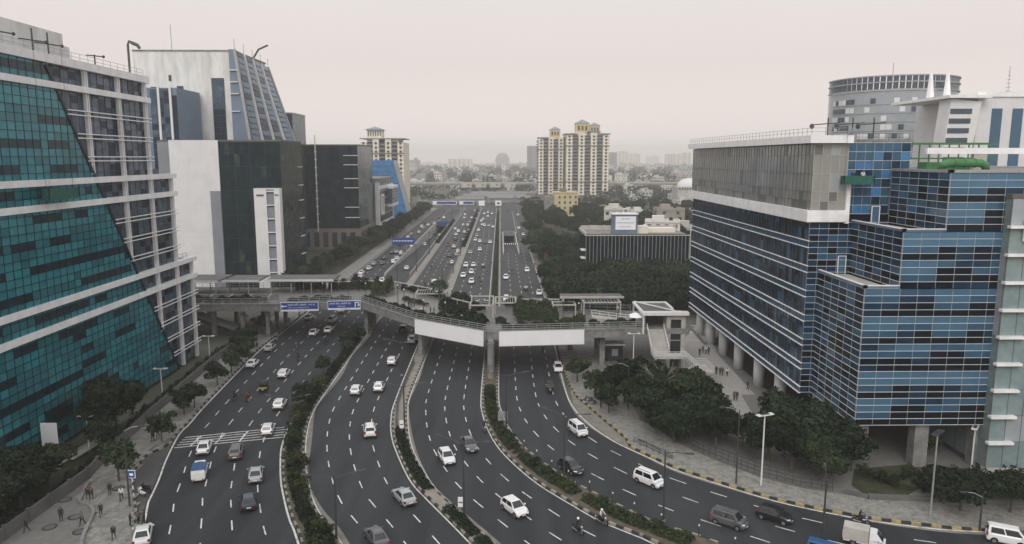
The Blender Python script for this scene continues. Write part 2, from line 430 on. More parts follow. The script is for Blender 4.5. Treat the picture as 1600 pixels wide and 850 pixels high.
# straight stretch beyond the footbridge
FAR = 640.0
struct(sheet('road', -51, -31.0, YJ, FAR, .021, 'asphalt_hazed'))
struct(sheet('road', -28.6, -17.8, YJ, FAR, .021, 'asphalt_hazed'))
struct(sheet('road', -15.2, -3.1, YJ, FAR, .021, 'asphalt_hazed'))
struct(sheet('road', -.6, 13.0, YJ, FAR, .021, 'asphalt_hazed'))
struct(sheet('road', -40, 16, FAR, 900, .022, 'old_asphalt'))
def dashes(x, y0, y1, per=9.5, ln=3.0, w=.16):
    y = y0 + rng.uniform(0, per)
    while y < y1:
        marks.box(x - w / 2, x + w / 2, y, min(y + ln, y1), .024, .034); y += per
def solid(x, y0, y1, w=.18): marks.box(x - w / 2, x + w / 2, y0, y1, .024, .034)
for x in (-47.2, -43.6): dashes(x, YJ, 560)
for x in (-26, -23.3, -20.6): dashes(x, YJ, 600)
for x in (-12.2, -9.2, -6.2): dashes(x, YJ, 600)
for x in (3.0, 6.2, 9.6): dashes(x, YJ, 312)
dashes(9.8, 312, 560)
for x in (-50.6, -40.0, -28.3, -18.0, -15.0, -3.3, -.3): solid(x, YJ, 600)
solid(12.7, YJ, 330); solid(8.6, 396, 560)
# white turn arrows in a row across both oncoming roads beyond the bridge
ya = G(760, 470)[1]
for x in (-13.7, -10.7, -7.7, -4.7, .9, 4.6, 7.9, 11.2):
    marks.box(x - .1, x + .1, ya, ya + 3.2, .024, .034); marks.box(x + .1, x + .8, ya, ya + .5, .024, .034); marks.quad((x + .8, ya - .5, .034), (x + 1.4, ya + .25, .034), (x + .8, ya + 1.0, .034), (x + .79, ya + .2, .034))
# zebra-like stop band across the left road
a0, a1, b0, b1 = G(272, 700), G(445, 683), G(289, 684), G(452, 667)
for i in range(5):
    f = i / 4; a = a0.lerp(b0, f); b = a1.lerp(b1, f)
    if i == 4: b = b0.lerp(b1, 1.0)
    d = (b - a).normalized(); n = Vector((-d.y, d.x, 0)) * .11
    marks.quad(*[(p.x, p.y, .033) for p in (a - n, b - n, b + n, a + n)])
for f in (.14, .36, .58, .8):
    a, b = a0.lerp(a1, f), b0.lerp(b1, f + .015); d = (b - a).normalized(); n = Vector((-d.y, d.x, 0)) * .11
    marks.quad(*[(p.x, p.y, .0345) for p in (a + n, a - n, b - n, b + n)])
struct(marks.build('road_marking', 'paint_white'))
# dusty verges where the sweepers never reach, along the medians
dust = MB()
for A, B, side in ((E_M12R, E_M23L, 0), (E_M23R, E_M34L, 0), (E_R, E_M34R, 0)):
    prs = LANES['c2'] if A is E_M12R else LANES['c3'] if A is E_M23R else [(b, a) for a, b in LANES['c4']]
    wv = 0
    for i in range(len(prs) - 1):
        (a, b), (c, d) = prs[i], prs[i + 1]
        w0 = .055 if A is E_M12R else .03; f0 = .028 + w0 * abs(math.sin(i * .21)) ** 1.5; f1 = .028 + w0 * abs(math.sin((i + 1) * .21)) ** 1.5
        q = [(a[0], a[1]), (a[0] + (b[0] - a[0]) * f0, a[1] + (b[1] - a[1]) * f0), (c[0] + (d[0] - c[0]) * f1, c[1] + (d[1] - c[1]) * f1), c]
        if A is E_R: q = q[::-1]
        dust.quad(*[(p[0], p[1], .0255) for p in q])
stuff(tag(dust.build('road_dust', 'dusty_edge'), 'pale brown dust gathered along the road edges beside the kerbs', 'dust'))
# underpass ramps
for i, (x0, x1, y0, y1) in enumerate(RAMPS):
    m = MB(); m.quad((x0, y0, .01), (x1, y0, .01), (x1, y1, -RDEPTH), (x0, y1, -RDEPTH)); m.quad((x0, y1, -RDEPTH), (x1, y1, -RDEPTH), (x1, y1 + 40, -RDEPTH), (x0, y1 + 40, -RDEPTH))
    struct(m.build('road', 'asphalt'))
    t = thing('retaining_wall', ['pale concrete retaining wall of the sunken ramp on the traffic-jammed side', 'concrete retaining wall of the short sunken ramp beside the tree grove'][i], 'wall', (x0, y0, 0))
    for x, s in ((x0, -1), (x1, 1)):
        m = MB(); w = .45 * s
        vs = [(x, y0 - 12, .0), (x, y0, -.3), (x, y1, -RDEPTH - .3), (x, y1, 1.0), (x, y0 - 12, .9)]
        vs = vs + [(v[0] + w, v[1], v[2]) for v in vs]; n = 5
        m.add(vs, [tuple(range(n)), tuple(range(2 * n - 1, n - 1, -1))] + [(k, n + k, n + (k + 1) % n, (k + 1) % n) for k in range(n)])
        o = m.build('wall', 'concrete_pale', t); o.matrix_parent_inverse = Matrix.Translation((-x0, -y0, 0))
        if s > 0 and i == 0: o.name = 'wall'
        mm = MB()
        for yy in np.arange(y0 + 6, y1, 12): mm.bar((x - s * .02, yy, -RDEPTH * (yy - y0) / (y1 - y0) - .2), (x - s * .02, yy, .95), .12, .04, 0, (0, 1, 0))
        o = mm.build('joint', 'concrete_dark', t); o.matrix_parent_inverse = Matrix.Translation((-x0, -y0, 0))
    t = thing('underpass_portal', ['underpass portal with a blue sign board over its dark mouth', 'underpass portal with pale flat lintel beside the tree grove'][i], 'portal', (x0, y1, 0))
    m = MB(); m.box(-1, x1 - x0 + 1, .05, 1.2, -1.0, 1.4); m.build('lintel', 'concrete', t)
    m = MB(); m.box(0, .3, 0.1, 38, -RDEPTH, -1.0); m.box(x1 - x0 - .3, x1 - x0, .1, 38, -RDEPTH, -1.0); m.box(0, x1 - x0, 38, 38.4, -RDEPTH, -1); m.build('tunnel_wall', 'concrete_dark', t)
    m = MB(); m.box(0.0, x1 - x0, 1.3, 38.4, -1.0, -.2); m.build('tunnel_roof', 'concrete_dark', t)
    if i == 0: m = MB(); m.box(.6, x1 - x0 - .3, -.15, 0.03, -.6, 1.6); m.build('sign_board', 'sign_blue', t)
# height bar over the right ramp
t = thing('height_bar', 'striped height limit bar across the sunken ramp beside the tree grove', 'barrier', (4.4, 312, 0))
for x in (-3.6, 3.6): MB().box(x - .12, x + .12, -.12, .12, 0, 4.2).build('post', 'metal_grey', t)
bb = MB()
for k in range(16): bb.box(-3.5 + k * .4375, -3.5 + (k + 1) * .4375, -.14, .14, 3.6, 4.15, k % 2)
bb.build('crossbar', ['sign_white', 'kerb_black'], t)
# low wall along the short ramp
# ================================================================ medians
STONE = {c: MB().box(-.48, .48, -.13, .13, 0, .3).mesh('kerb_stone', c) for c in ('kerb_black', 'kerb_yellow', 'kerb_pale')}
def kerb_run(parent, A, y0, y1, inset, light='kerb_pale'):
    """painted kerb stones one by one along an edge, the far ones joined"""
    P = [p for p in resample(A, 1.0)]
    far = MB(); n = 0
    for i in range(1, len(P) - 1):
        x, y = P[i]
        if y > y1 or x > 80 or y < 62: continue
        tx, ty = P[i + 1][0] - P[i - 1][0], P[i + 1][1] - P[i - 1][1]; l = math.hypot(tx, ty); nx, ny = ty / l, -tx / l
        x += nx * inset; y += ny * inset; c = ('kerb_black', light)[i % 2]
        if y < y0:
            o = obj('kerb_stone', STONE[c], parent, (x, y, 0), math.atan2(ty, tx)); n += 1
        else: far.bar((x - tx * .24, y - ty * .24, .15), (x + tx * .24, y + ty * .24, .15), .26, .3, i % 2)
    if far.v: stuff(far.build('kerb_stones', ['kerb_black', light], parent))
MED = {}
for nm, A, B, top, y1 in (('m12', E_M12L, E_M12R, 'earth', 196), ('m23', E_M23L, E_M23R, 'concrete_pink', 196), ('m34', E_M34L, E_M34R, 'earth', 196)):
    prs = [(a, b) for a, b in pairs(A, B, 2.0) if max(a[1], b[1]) < y1]
    MED[nm] = prs
    m = MB(); ins = .14
    def lp(a, b, d):
        l = math.hypot(b[0] - a[0], b[1] - a[1]); return (a[0] + (b[0] - a[0]) * d / l, a[1] + (b[1] - a[1]) * d / l)
    for (a, b), (c, d) in zip(prs, prs[1:]):
        q = [lp(a, b, ins), lp(b, a, ins), lp(d, c, ins), lp(c, d, ins)]
        m.quad(*[(p[0], p[1], .24) for p in q]); m.quad((*q[0], 0), (*q[0], .24), (*q[3], .24), (*q[3], 0)); m.quad((*q[1], .24), (*q[1], 0), (*q[2], 0), (*q[2], .24))
    o = struct(m.build('median', top))
    kerb_run(o, A, 118, 196, .05); kerb_run(o, B, 118, 196, -.05)
for x0, x1, top, y1 in ((-31.0, -28.6, 'concrete_pink', 460), (-17.8, -15.2, 'concrete_pink', 600), (-3.1, -.6, 'lawn', 560)):
    m = MB(); m.box(x0, x1, YJ, y1, 0, .25); struct(m.build('median', top))
    k = MB(); k.box(x0 - .12, x0 + .1, YJ, y1, 0, .32); k.box(x1 - .1, x1 + .12, YJ, y1, 0, .32); struct(k.build('kerb', 'kerb_grey'))
# ================================================================ pavements and plazas
fence_L = [G(-60, 905), G(9, 844), G(138, 750), G(168, 717), G(240, 650), G(330, 572), G(385, 530)]
kerb_L = [G(205, 905), G(212, 850), G(213, 800), G(206, 747), G(216, 729), G(229, 713), G(250, 703), G(265, 695), G(277, 679), G(294, 662), G(320, 632), Vector((-51.2, 150, 0)), Vector((-51.2, 196, 0))]
def pave(name, outer, inner, mat, z=.15):
    """a raised pavement between two lines"""
    o = poly_sheet(name, list(outer) + list(inner)[::-1], z, mat, z); return struct(o)
fl = [p.copy() for p in fence_L] + [Vector((-58, 170, 0)), Vector((-58, 196, 0))]
pave('pavement', fl, kerb_L, 'paving')
struct(poly_sheet('road', [G(213, 800), G(206, 747), G(216, 729), G(229, 713), G(250, 703), G(265, 695), G(256, 719), G(245.6, 747), G(235, 770.6), G(226.5, 788)], .019, 'old_asphalt'))
ko = struct(MB().box(-51.4, -51.1, YJ, 600, 0, .3).build('kerb', 'kerb_grey'))
kerb_run(ko, [tuple(p[:2]) for p in kerb_L], 110, 196, -.05)
struct(sheet('pavement', -57, -51.4, YJ, 600, .012, 'paving'))
# lower forecourt on the left with a kerb that curves
curveL = [G(125, 900), G(128, 850), G(140, 820), G(146, 803), G(140, 793), G(126, 788), G(127, 780), G(138, 757)]
struct(poly_sheet('forecourt', [p for p in fence_L[:3]] + curveL[::-1], .16, 'paver_dark'))
k = MB()
for a, b in zip(cat_rom([tuple(p[:2]) for p in curveL], 5), cat_rom([tuple(p[:2]) for p in curveL], 5)[1:]): k.bar((*a, .28), (*b, .28), .35, .3)
struct(k.build('kerb', 'concrete'))
for px, py in ((102, 783), (118, 810), (78, 826), (125, 833), (185, 765)):
    p = G(px, py); m = MB(); m.tube([(0, 0, .0), (0, 0, .03)], .75, 14); mo = m.build('manhole_cover', 'kerb_black'); mo.location = (p.x, p.y, .165); tag(mo, 'round dark manhole cover set in the grey forecourt paving', 'manhole cover', 'manhole covers in the forecourt')
    m = MB(); m.tube([(0, 0, .0), (0, 0, .04)], .55, 14); m.build('lid', 'concrete_dark', mo)
# right side: pavement, then the plaza of the blue office block
kerb_R = [G(*p) for p in ((1760, 842), (1600, 834.5), (1484, 826.7), (1367.6, 813), (1282, 797.7), (1212.5, 782), (1154, 764.7), (1104, 749), (1057.5, 733.7), (1019, 716), (985, 700), (977, 686), (941, 655.5), (900, 620), (890, 604), (881, 580), (872, 545))] + [Vector((12.2, 196, 0))]
inner_R = [G(*p) for p in ((1760, 795), (1600, 792), (1356, 780), (1251, 763), (1189, 747), (1108, 716), (1057.5, 691), (1000, 655), (965, 600), (950, 560))] + [Vector((23, 196, 0))]
pave('pavement', inner_R, kerb_R, 'paving')
ko = struct(poly_sheet('road', [G(1019, 716), G(985, 700), G(977, 686), G(941, 655.5), G(900, 620), G(890, 604), G(897, 635), G(920.6, 660.6), G(948, 681), G(975, 696.4)], .0285, 'dusty_edge'))
kr = struct(MB().box(12.9, 13.2, YJ, 330, 0, .3).build('kerb', 'kerb_grey'))
kerb_run(kr, [tuple(p[:2]) for p in kerb_R], 112, 190, .05, 'kerb_yellow')
plaza = inner_R[:-1] + [Vector((23, 172, 0)), Vector((80, 172, 0)), Vector((110, 140, 0)), Vector((110, 80, 0))]
struct(poly_sheet('plaza', plaza, .13, 'paver_dark', .13))
wk = [G(1090, 505), G(1045, 560), G(1075, 580), G(1160, 690), G(1260, 690), G(1200, 640), G(1120, 553), G(1108, 520)]
struct(poly_sheet('walkway', wk, .14, 'walk_pale'))
struct(poly_sheet('walkway', [G(1158, 618), G(1225, 618), G(1262, 655), G(1180, 655)], .146, 'paver_dark'))
for a, b in (((1062, 520), (1112, 520)), ((1058, 532), (1118, 533)), ((1056, 510), (1105, 509))):
    p, q = G(*a), G(*b); m = MB(); m.bar((p.x, p.y, .148), (q.x, q.y, .148), .9, .02); struct(m.build('paving_band', 'concrete_pale'))
p, q = G(1072, 505), G(1103, 540); struct(MB().bar((p.x, p.y, .152), (q.x, q.y, .152), .8, .02).build('paving_band', 'concrete_dark'))
# paving slabs that can be told apart on the walkway and the left pavement
SLAB = {c: MB().box(-.585, .585, -.585, .585, 0, .014).mesh('paving_slab', c) for c in ('paving_b', 'paving')}
def inside(p, poly):
    c = False; n = len(poly)
    for i in range(n):
        a, b = poly[i], poly[(i + 1) % n]
        if (a[1] > p[1]) != (b[1] > p[1]) and p[0] < (b[0] - a[0]) * (p[1] - a[1]) / (b[1] - a[1]) + a[0]: c = not c
    return c
lp_ = struct(obj('slab_paving', bpy.data.meshes.new('slab_paving')))
area = list(kerb_L[:9]) + curveL[::-1][:0] + [G(138, 757), G(127, 780), G(126, 788), G(140, 793), G(146, 803), G(140, 820), G(128, 850)]
n = 0
for yy in np.arange(68, 100, 1.2):
    for xx in np.arange(-56, -36, 1.2):
        if inside((xx, yy), area) and n < 290:
            obj('paving_slab', SLAB[random.choice(('paving', 'paving', 'paving_b'))], lp_, (xx, yy, .15)); n += 1
lp_.data.from_pydata([tuple((p[0], p[1], .152)) for p in area], [], [tuple(range(len(area)))]); lp_.data.materials.append(MAT['concrete_dark'])
# lawns
struct(poly_sheet('lawn', [G(-60, 800), G(30, 740), G(150, 690), G(262, 610), G(322, 556), G(330, 572), G(240, 650), G(168, 717), G(138, 750), G(9, 844)], .1, 'lawn'))
struct(poly_sheet('lawn', [G(1356, 778), G(1600, 790), G(1760, 792), G(1760, 738), G(1545, 742), G(1440, 725), G(1335, 735), G(1330, 760)], .17, 'lawn'))
for pts in ([(1395, 790), (1470, 745), (1500, 745), (1440, 790)],):
    struct(poly_sheet('path', [G(*p) for p in pts], .178, 'paver_light'))
struct(poly_sheet('lawn', [Vector((15, 200, 0)), Vector((120, 200, 0)), Vector((120, 620, 0)), Vector((14.5, 620, 0))], .008, 'lawn'))
struct(poly_sheet('lawn', [Vector((-120, 200, 0)), Vector((-57.2, 200, 0)), Vector((-57.2, 640, 0)), Vector((-120, 640, 0))], .009, 'lawn'))
# ================================================================ curtain walls
PANE = {}
def pane_mesh(w, h, mat):
    k = (round(w, 2), round(h, 2), mat)
    if k not in PANE: PANE[k] = MB().box(-w / 2, w / 2, -.02, .03, -h / 2, h / 2).mesh('pane', mat)
    return PANE[k]
def facade(par, a, b, us, zs, pick, nobj=0, gap=.04, name='pane', clip=None, tilt=.006):
    """glass panes between the column lines us and the row lines zs of the wall a-b (left to right seen from outside);
    the nobj panes nearest to the viewpoint are objects of their own, the rest one joined part"""
    a, b = Vector((*a[:2], 0)), Vector((*b[:2], 0)); u = (b - a).normalized(); n = Vector((u.y, -u.x, 0)); ang = math.atan2(u.y, u.x)
    cells = []
    for j, (z0, z1) in enumerate(zip(zs, zs[1:])):
        for i, (s0, s1) in enumerate(zip(us, us[1:])):
            mt = pick(i, j)
            if mt is None: continue
            if clip:
                k = clip(s0, s1, z0, z1)
                if k is None: continue
                s0c, s1b, s1t = k
            else: s0c, s1b, s1t = s0, s1, s1
            c = a + u * ((s0 + s1) / 2); cells.append(((c - Vector((0, 0, 0))).length, s0c, s1b, s1t, z0, z1, mt, c))
    cells.sort(key=lambda t: t[0])
    mats = sorted({c[6] for c in cells}); m = MB(); no = 0
    for d, s0, s1b, s1t, z0, z1, mt, c in cells:
        w, h = s1b - s0 - gap, z1 - z0 - gap
        if no < nobj and s1b == s1t:
            o = obj(name, pane_mesh(w, h, mt), par, a + u * ((s0 + s1b) / 2) + Vector((0, 0, (z0 + z1) / 2)) + n * .03)
            o.rotation_euler = (rng.normal() * tilt, 0, ang + rng.normal() * tilt); no += 1
        else:
            g = gap / 2; t = rng.normal(size=4) * tilt * w * .5
            p = lambda s, z, e: a + u * s + n * (.045 + e) + Vector((0, 0, z))
            m.quad(p(s0 + g, z0 + g, t[0]), p(s1b - g, z0 + g, t[1]), p(s1t - g, z1 - g, t[2] ), p(s0 + g, z1 - g, t[0] + t[2] - t[1]), mats.index(mt))
    if m.v: stuff(m.build(name + 's', mats, par))
    return a, u, n
def bars(par, a, b, us, zs, vw, vd, vmat, hw, hd, hmat, each=False, z0=None, z1=None, vname='mullion', hname='transom', s0=None, s1=None):
    """upright mullions at us and level transoms at zs, standing proud of the wall"""
    a, b = Vector((*a[:2], 0)), Vector((*b[:2], 0)); u = (b - a).normalized(); n = Vector((u.y, -u.x, 0)); L = (b - a).length
    z0 = zs[0] if z0 is None else z0; z1 = zs[-1] if z1 is None else z1; s0 = 0 if s0 is None else s0; s1 = L if s1 is None else s1
    def bx(m, sa, sb, za, zb, d):
        p = lambda s, z, e: a + u * s + n * e + Vector((0, 0, z))
        m.add([p(sa, za, 0), p(sb, za, 0), p(sb, zb, 0), p(sa, zb, 0), p(sa, za, d), p(sb, za, d), p(sb, zb, d), p(sa, zb, d)],
              [(4, 5, 6, 7), (0, 4, 7, 3), (5, 1, 2, 6), (7, 6, 2, 3), (0, 1, 5, 4)])
    mv = MB()
    if vw:
        for s in us:
            m = MB() if each else mv
            bx(m, s - vw / 2, s + vw / 2, z0, z1, vd)
            if each: m.build(vname, vmat, par)
        if not each: stuff(mv.build(vname + 's', vmat, par))
    mh = MB()
    if hw:
        for z in zs:
            m = MB() if each else mh
            bx(m, s0, s1, z - hw / 2, z + hw / 2, hd)
            if each: m.build(hname, hmat, par)
        if not each: stuff(mh.build(hname + 's', hmat, par))
def cols(L, w): n = max(1, round(L / w)); return [L * i / n for i in range(n + 1)]
def railing(par, pts, h, step, mat, name='railing', r=.025, mids=1, post_obj=True):
    """handrail on posts along a 3d polyline"""
    rail = MB(); pm = MB().box(-r, r, -r, r, 0, h).mesh('post', mat); posts = MB(); pl = []
    for a, b in zip(pts, pts[1:]):
        a, b = Vector(a), Vector(b)
        for k in range(mids + 1):
            z = Vector((0, 0, h * (k + 1) / (mids + 1))); rail.bar(a + z, b + z, 2 * r, 2 * r)
        n = max(1, int((b - a).length / step))
        pl += [a.lerp(b, i / n) for i in range(n)]
    pl.append(Vector(pts[-1])); o = rail.build(name, mat, par)
    if post_obj:
        for p in pl: obj('post', pm, o, p)
    else:
        for p in pl: posts.box(p.x - r, p.x + r, p.y - r, p.y + r, p.z, p.z + h)
        stuff(posts.build('posts', mat, o))
    return o
# ================================================================ teal glass office on the left
FX = -62.0
LB = wthing('office_building', 'stepped office block with teal glass wedge and white bands across its front', 'building', (FX, 105, 0))
tiers = [(132, 53.4), (140, 36.9), (146.5, 20.4)]
lv = [.6 + 3.3 * k for k in range(17)]           # floor lines
lv = [3.9 + 3.3 * k for k in range(16)]
m = MB(); Ys = 62
m.box(-96, FX - .25, Ys, 132, 0, 53.0); m.box(-92, FX - .25, 132, 140, 0, 36.5); m.box(-90, FX - .25, 140, 146.5, 0, 20.0)
m.build('wall', 'slate_dark', LB)
m = MB(); m.box(-96, FX + .2, Ys, 132.2, 53.02, 53.3); m.box(-92, FX + .2, 132.2, 140.2, 36.52, 36.8); m.box(-90, FX + .2, 140.2, 146.7, 20.02, 20.3); m.build('roof', 'concrete', LB)
diag = lambda z: 136.4 - (136.4 - 103.0) * (z - 1.5) / 51.9
zr = [.6 + 1.1 * k for k in range(49)]
run = {}
def pick_slate(i, j):
    r = rng.random(); return 'slate_dark' if r < .28 else 'slate'
us = [1.9 * k for k in range(46)]
grey = MB().build('grey_facade', 'slate', LB) if False else None
def clip_grey(s0, s1, z0, z1):
    y0, y1 = Ys + s0, Ys + s1
    end = 132 if z1 > 36.95 else 140 if z1 > 20.45 else 146.5
    if y1 < diag(z0) - 3 or y0 > end - .5: return None
    return s0, min(s1, end - Ys), min(s1, end - Ys)
fg = MB(); fg.box(FX - .2, FX - .1, 100, 131.9, 20, 53); fg = fg.build('grey_facade', 'slate_dark', LB)
facade(fg, (FX, Ys), (FX, 150), us, zr, pick_slate, nobj=110, clip=clip_grey, tilt=.01)
# window grid lines of the grey wall
gm = MB()
for j, z in enumerate(zr):
    end = 132 if z > 36.95 else 140 if z > 20.45 else 146.5
    y0 = max(Ys, diag(z) - 2); gm.box(FX, FX + .09, y0, end, z - .035, z + .035)
for s in us:
    y = Ys + s
    zt = 53.4 if y < 132 else 36.9 if y < 140 else 20.4
    zb = max(.6, 1.5 + (136.4 - y) / (136.4 - 103) * 51.9) if y > 95 else 60
    if zb < zt and y < 146.5: gm.box(FX, FX + .1, y - .03, y + .03, zb, zt)
stuff(gm.build('window_bars', 'metal_dark', fg))
# white verticals in pairs
for y, zt in ((103.6, 53.4), (113.2, 53.4), (122.6, 53.4), (131.6, 53.4), (139.6, 36.9), (146.1, 20.4)):
    zb = max(.3, 1.5 + (136.4 - y) / 33.4 * 51.9)
    for d in (-.32, .22): MB().box(FX + .1, FX + .62, y + d - .11, y + d + .11, zb, zt).build('white_column', 'white_trim', LB)
# white bands
for z in (53.4, 50.1, 36.9, 33.6, 20.4, 17.1):
    end = 132.6 if z > 40 else 140.8 if z > 25 else 147.4
    m = MB(); m.box(FX, FX + .95, Ys, end, z - .62, z + .25 if z not in (53.4,) else z + .55); m.build('white_band', 'white_trim', LB)
for z in lv:
    if z in (lv[4], lv[5], lv[9], lv[10], lv[14], lv[15]): continue
    end = 132.8 if z > 37 else 141 if z > 21 else 147.6
    y0 = diag(z) + .2
    for dz in (0, -.62):
        m = MB(); m.bar((FX + .72, y0, z + dz), (FX + .72, end, z + dz), .14, .15); m.build('rail', 'white_trim', LB)
# teal wedge standing proud of the wall
tw = MB(); TX = FX + .45
vs = [(TX - .12, Ys, .3), (TX - .12, diag(.3), .3), (TX - .12, diag(53.2), 53.2), (TX - .12, Ys, 53.2)]
vs += [(FX - .1, v[1], v[2]) for v in vs]
tw.add(vs, [(3, 2, 1, 0), (0, 1, 5, 4), (1, 2, 6, 5), (2, 3, 7, 6), (3, 0, 4, 7)]); tw = tw.build('teal_wedge', 'teal_dark', LB)
state = {'k': 'teal', 'n': 0}
def pick_teal(i, j):
    if state['n'] <= 0:
        r = rng.random(); fl = (j % 3); bright = .62 if zr[j] > 20 else .4  # fewer bright panes low down: dim reflection of the trees painted in
        if fl == 1: state['k'] = 'teal_dark' if r < .42 else 'teal' if r < .42 + bright * .45 else 'teal_dim'
        else: state['k'] = 'teal' if r < bright + .12 else 'teal_dim' if r < .985 else 'teal_dark'
        state['n'] = int(rng.integers(1, 5))
    state['n'] -= 1; return state['k']
def clip_teal(s0, s1, z0, z1):
    if Ys + s0 > diag(z0): return None
    return s0, min(s1, diag(z0) - Ys), max(s0, min(s1, diag(z1) - Ys))
ust = [1.62 * k for k in range(47)]
facade(tw, (TX, Ys), (TX, 140), ust, zr, pick_teal, nobj=0, clip=lambda a, b, c, d: clip_teal(a, b, c, d) if Ys + a < 84 else None, tilt=.008)
facade(tw, (TX, Ys), (TX, 140), ust, zr, pick_teal, nobj=300, clip=lambda a, b, c, d: clip_teal(a, b, c, d) if Ys + a >= 84 else None, tilt=.008)
tm = MB()
for j, z in enumerate(zr): tm.box(TX, TX + (.17 if j % 3 == 0 else .1), Ys, diag(z), z - .04, z + .04)
for s in ust:
    y = Ys + s; zt = min(53.2, 1.5 + (136.4 - y) / 33.4 * 51.9)
    if zt > 1: tm.box(TX, TX + .1, y - .035, y + .035, .6, zt)
stuff(tm.build('window_bars', 'teal_dark', tw))
MB().bar((TX + .06, diag(.3), .3), (TX + .06, diag(53.2), 53.2), .5, .3, 0, (1, 0, 0)).build('edge_trim', 'slate_dark', tw)
for z in (53.4, 50.1, 36.9, 33.6, 20.4, 17.1): pass
# penthouse and roof clutter
m = MB(); m.box(-80, -66.5, Ys, 117, 53.3, 58.6); ph = m.build('penthouse', 'stained_white', LB)
MB().box(-79, -67, 117.01, 119.5, 53.3, 57).build('penthouse_annex', 'stained_white', LB)
railing(LB, [(FX + .2, Ys + 10, 53.95), (FX + .2, 132, 53.95)], 1.1, 2.1, 'metal_grey', post_obj=True)
for y, l in ((97, 7), (104.5, 6), (108, 6.5), (120, 5)):
    t = MB(); t.bar((FX - 1.5, y, 53.3), (FX - 1.5, y, 57.4 if y < 110 else 56), .16, .16); t.bar((FX - 1.4, y - l / 2, 55.6), (FX - 1.4, y + l / 2, 56), .16, .16); t.ball((FX - 1.4, y + l / 2, 56), .25, .25, .25, 6, 4)
    t.build('cleaning_davit', 'metal_dark', LB)
MB().box(-90, -64, 133, 139.5, 36.8, 38).build('roof_plant', 'concrete_dark', LB)
wt = wthing('water_tank', 'white plastic water tank on the middle roof step of the teal office', 'tank', (-65, 136, 37.8))
MB().tube([(-65, 136, 38), (-65, 136, 41.4)], 1.5, 14).tube([(-65, 136, 41.4), (-65, 136, 41.9), (-65, 136, 42.1)], [1.5, 1.0, .5], 14).build('tank_body', 'white_trim', wt)
MB().tube([(-65, 136, 42.1), (-65, 136, 42.4)], .45, 10).build('lid', 'metal_grey', wt)
railing(LB, [(FX - .5, 140.4, 20.3), (FX - .5, 146.3, 20.3)], 1.1, 1.5, 'metal_dark', post_obj=False)
# cleaners' cradle hanging in front of the teal glass
cl = wthing('window_cleaning_cradle', 'green netted cleaning cradle hanging on the teal glass office', 'cradle', (TX + 1, 99, 33.5))
y0 = 98.5
MB().box(TX + .95, TX + 2.0, y0, y0 + 6.8, 34.5, 34.7).box(TX + 1.9, TX + 2.0, y0, y0 + 6.8, 34.7, 36).box(TX + .95, TX + 1.05, y0, y0 + 6.8, 34.7, 35.9).box(TX + .95, TX + 2, y0, y0 + .1, 34.7, 36).box(TX + .95, TX + 2, y0 + 6.7, y0 + 6.8, 34.7, 36).build('basket', 'green_net', cl)
for y in (y0 + .3, y0 + 6.5): MB().tube([(TX + 1.5, y, 34.7), (TX + 1.5, y, 54.6)], .025, 4).build('cable', 'metal_dark', cl)
sg = wthing('standing_sign', 'white panel standing before the foot of the teal glass office', 'sign', G(78, 700))
g0 = AY(66, 690, 91.5); sg.location = (g0.x + 1, 91.5, 0); WPI[sg.name] = Matrix.Translation(-sg.location)
MB().box(g0.x, g0.x + 2.0, 91.4, 91.6, 0.1, 6.3).box(g0.x - .05, g0.x + 2.05, 91.35, 91.65, 2.6, 2.7).build('panel', 'sign_white', sg)
# ================================================================ blue glass office on the right
RXL, RYA, RYF, RY1 = 43.6, 103.0, 89.5, 166.0
RB = wthing('office_building', 'stepped blue glass office block with white fins and a glazed box on top', 'building', (55, 120, 0))
SO = 6.2; FL = 3.55
fl7 = [SO + FL * k for k in range(8)]            # 6.2 .. 31.05
XB, XC, XD = 45.3, 49.6, 54.8; ZB, ZC, ZD = 24.0, 31.05, 38.4; XE = 96.0
m = MB()
m.box(RXL + .2, XE, RYA + .2, RY1, SO, 32.0); m.box(XB + .2, XE, RYF + .2, RYA + .1, SO, ZB - .5); m.box(XC + .2, XE, RYF + .2, RYA + .1, ZB - .5, ZC - .4); m.box(XD + .2, XE, RYF + .2, RYA + .1, ZC - .4, ZD - .3)
m.box(48.6, 57.3, RYA + .8, RY1 - 12, 32.0, 42.1); m.box(57.3, XE, RYA + .8, RY1 - 12, 32.0, 38.2)
m.build('wall', 'night', RB)
rows = []
for k in range(7):
    z = fl7[k]; rows += [z, z + .85, z + 1.75, z + 2.65]
rows.append(fl7[7])
rows_left = []
for k in range(7): rows_left += [fl7[k], fl7[k] + .95, fl7[k] + 2.6]
rows_left.append(fl7[7])
lf = MB().box(RXL + .02, RXL + .12, RYA + .5, RY1 - .5, SO + .1, 31.0).build('left_facade', 'night', RB)
Ll = RY1 - RYA; ul = cols(Ll, 1.26)
bank = {}
def pick_left(i, j):
    if j % 3 == 0: return 'blue'
    r = rng.random(); return 'navy' if r < .6 else 'blue' if r < .8 else 'night'
facade(lf, (RXL, RY1), (RXL, RYA), ul, rows_left, pick_left, nobj=60, tilt=.006)
bars(lf, (RXL, RY1), (RXL, RYA), ul, rows_left, .07, .12, 'metal_dark', 0, 0, 'white_trim')
lt = [z for z in rows_left if z]
bars(lf, (RXL, RY1), (RXL, RYA), ul, [z for k in range(7) for z in (fl7[k], fl7[k] + .95)] + [fl7[7]], 0, 0, 'white_trim', .085, .3, 'white_trim', each=True, s0=-.1, s1=Ll + .4)
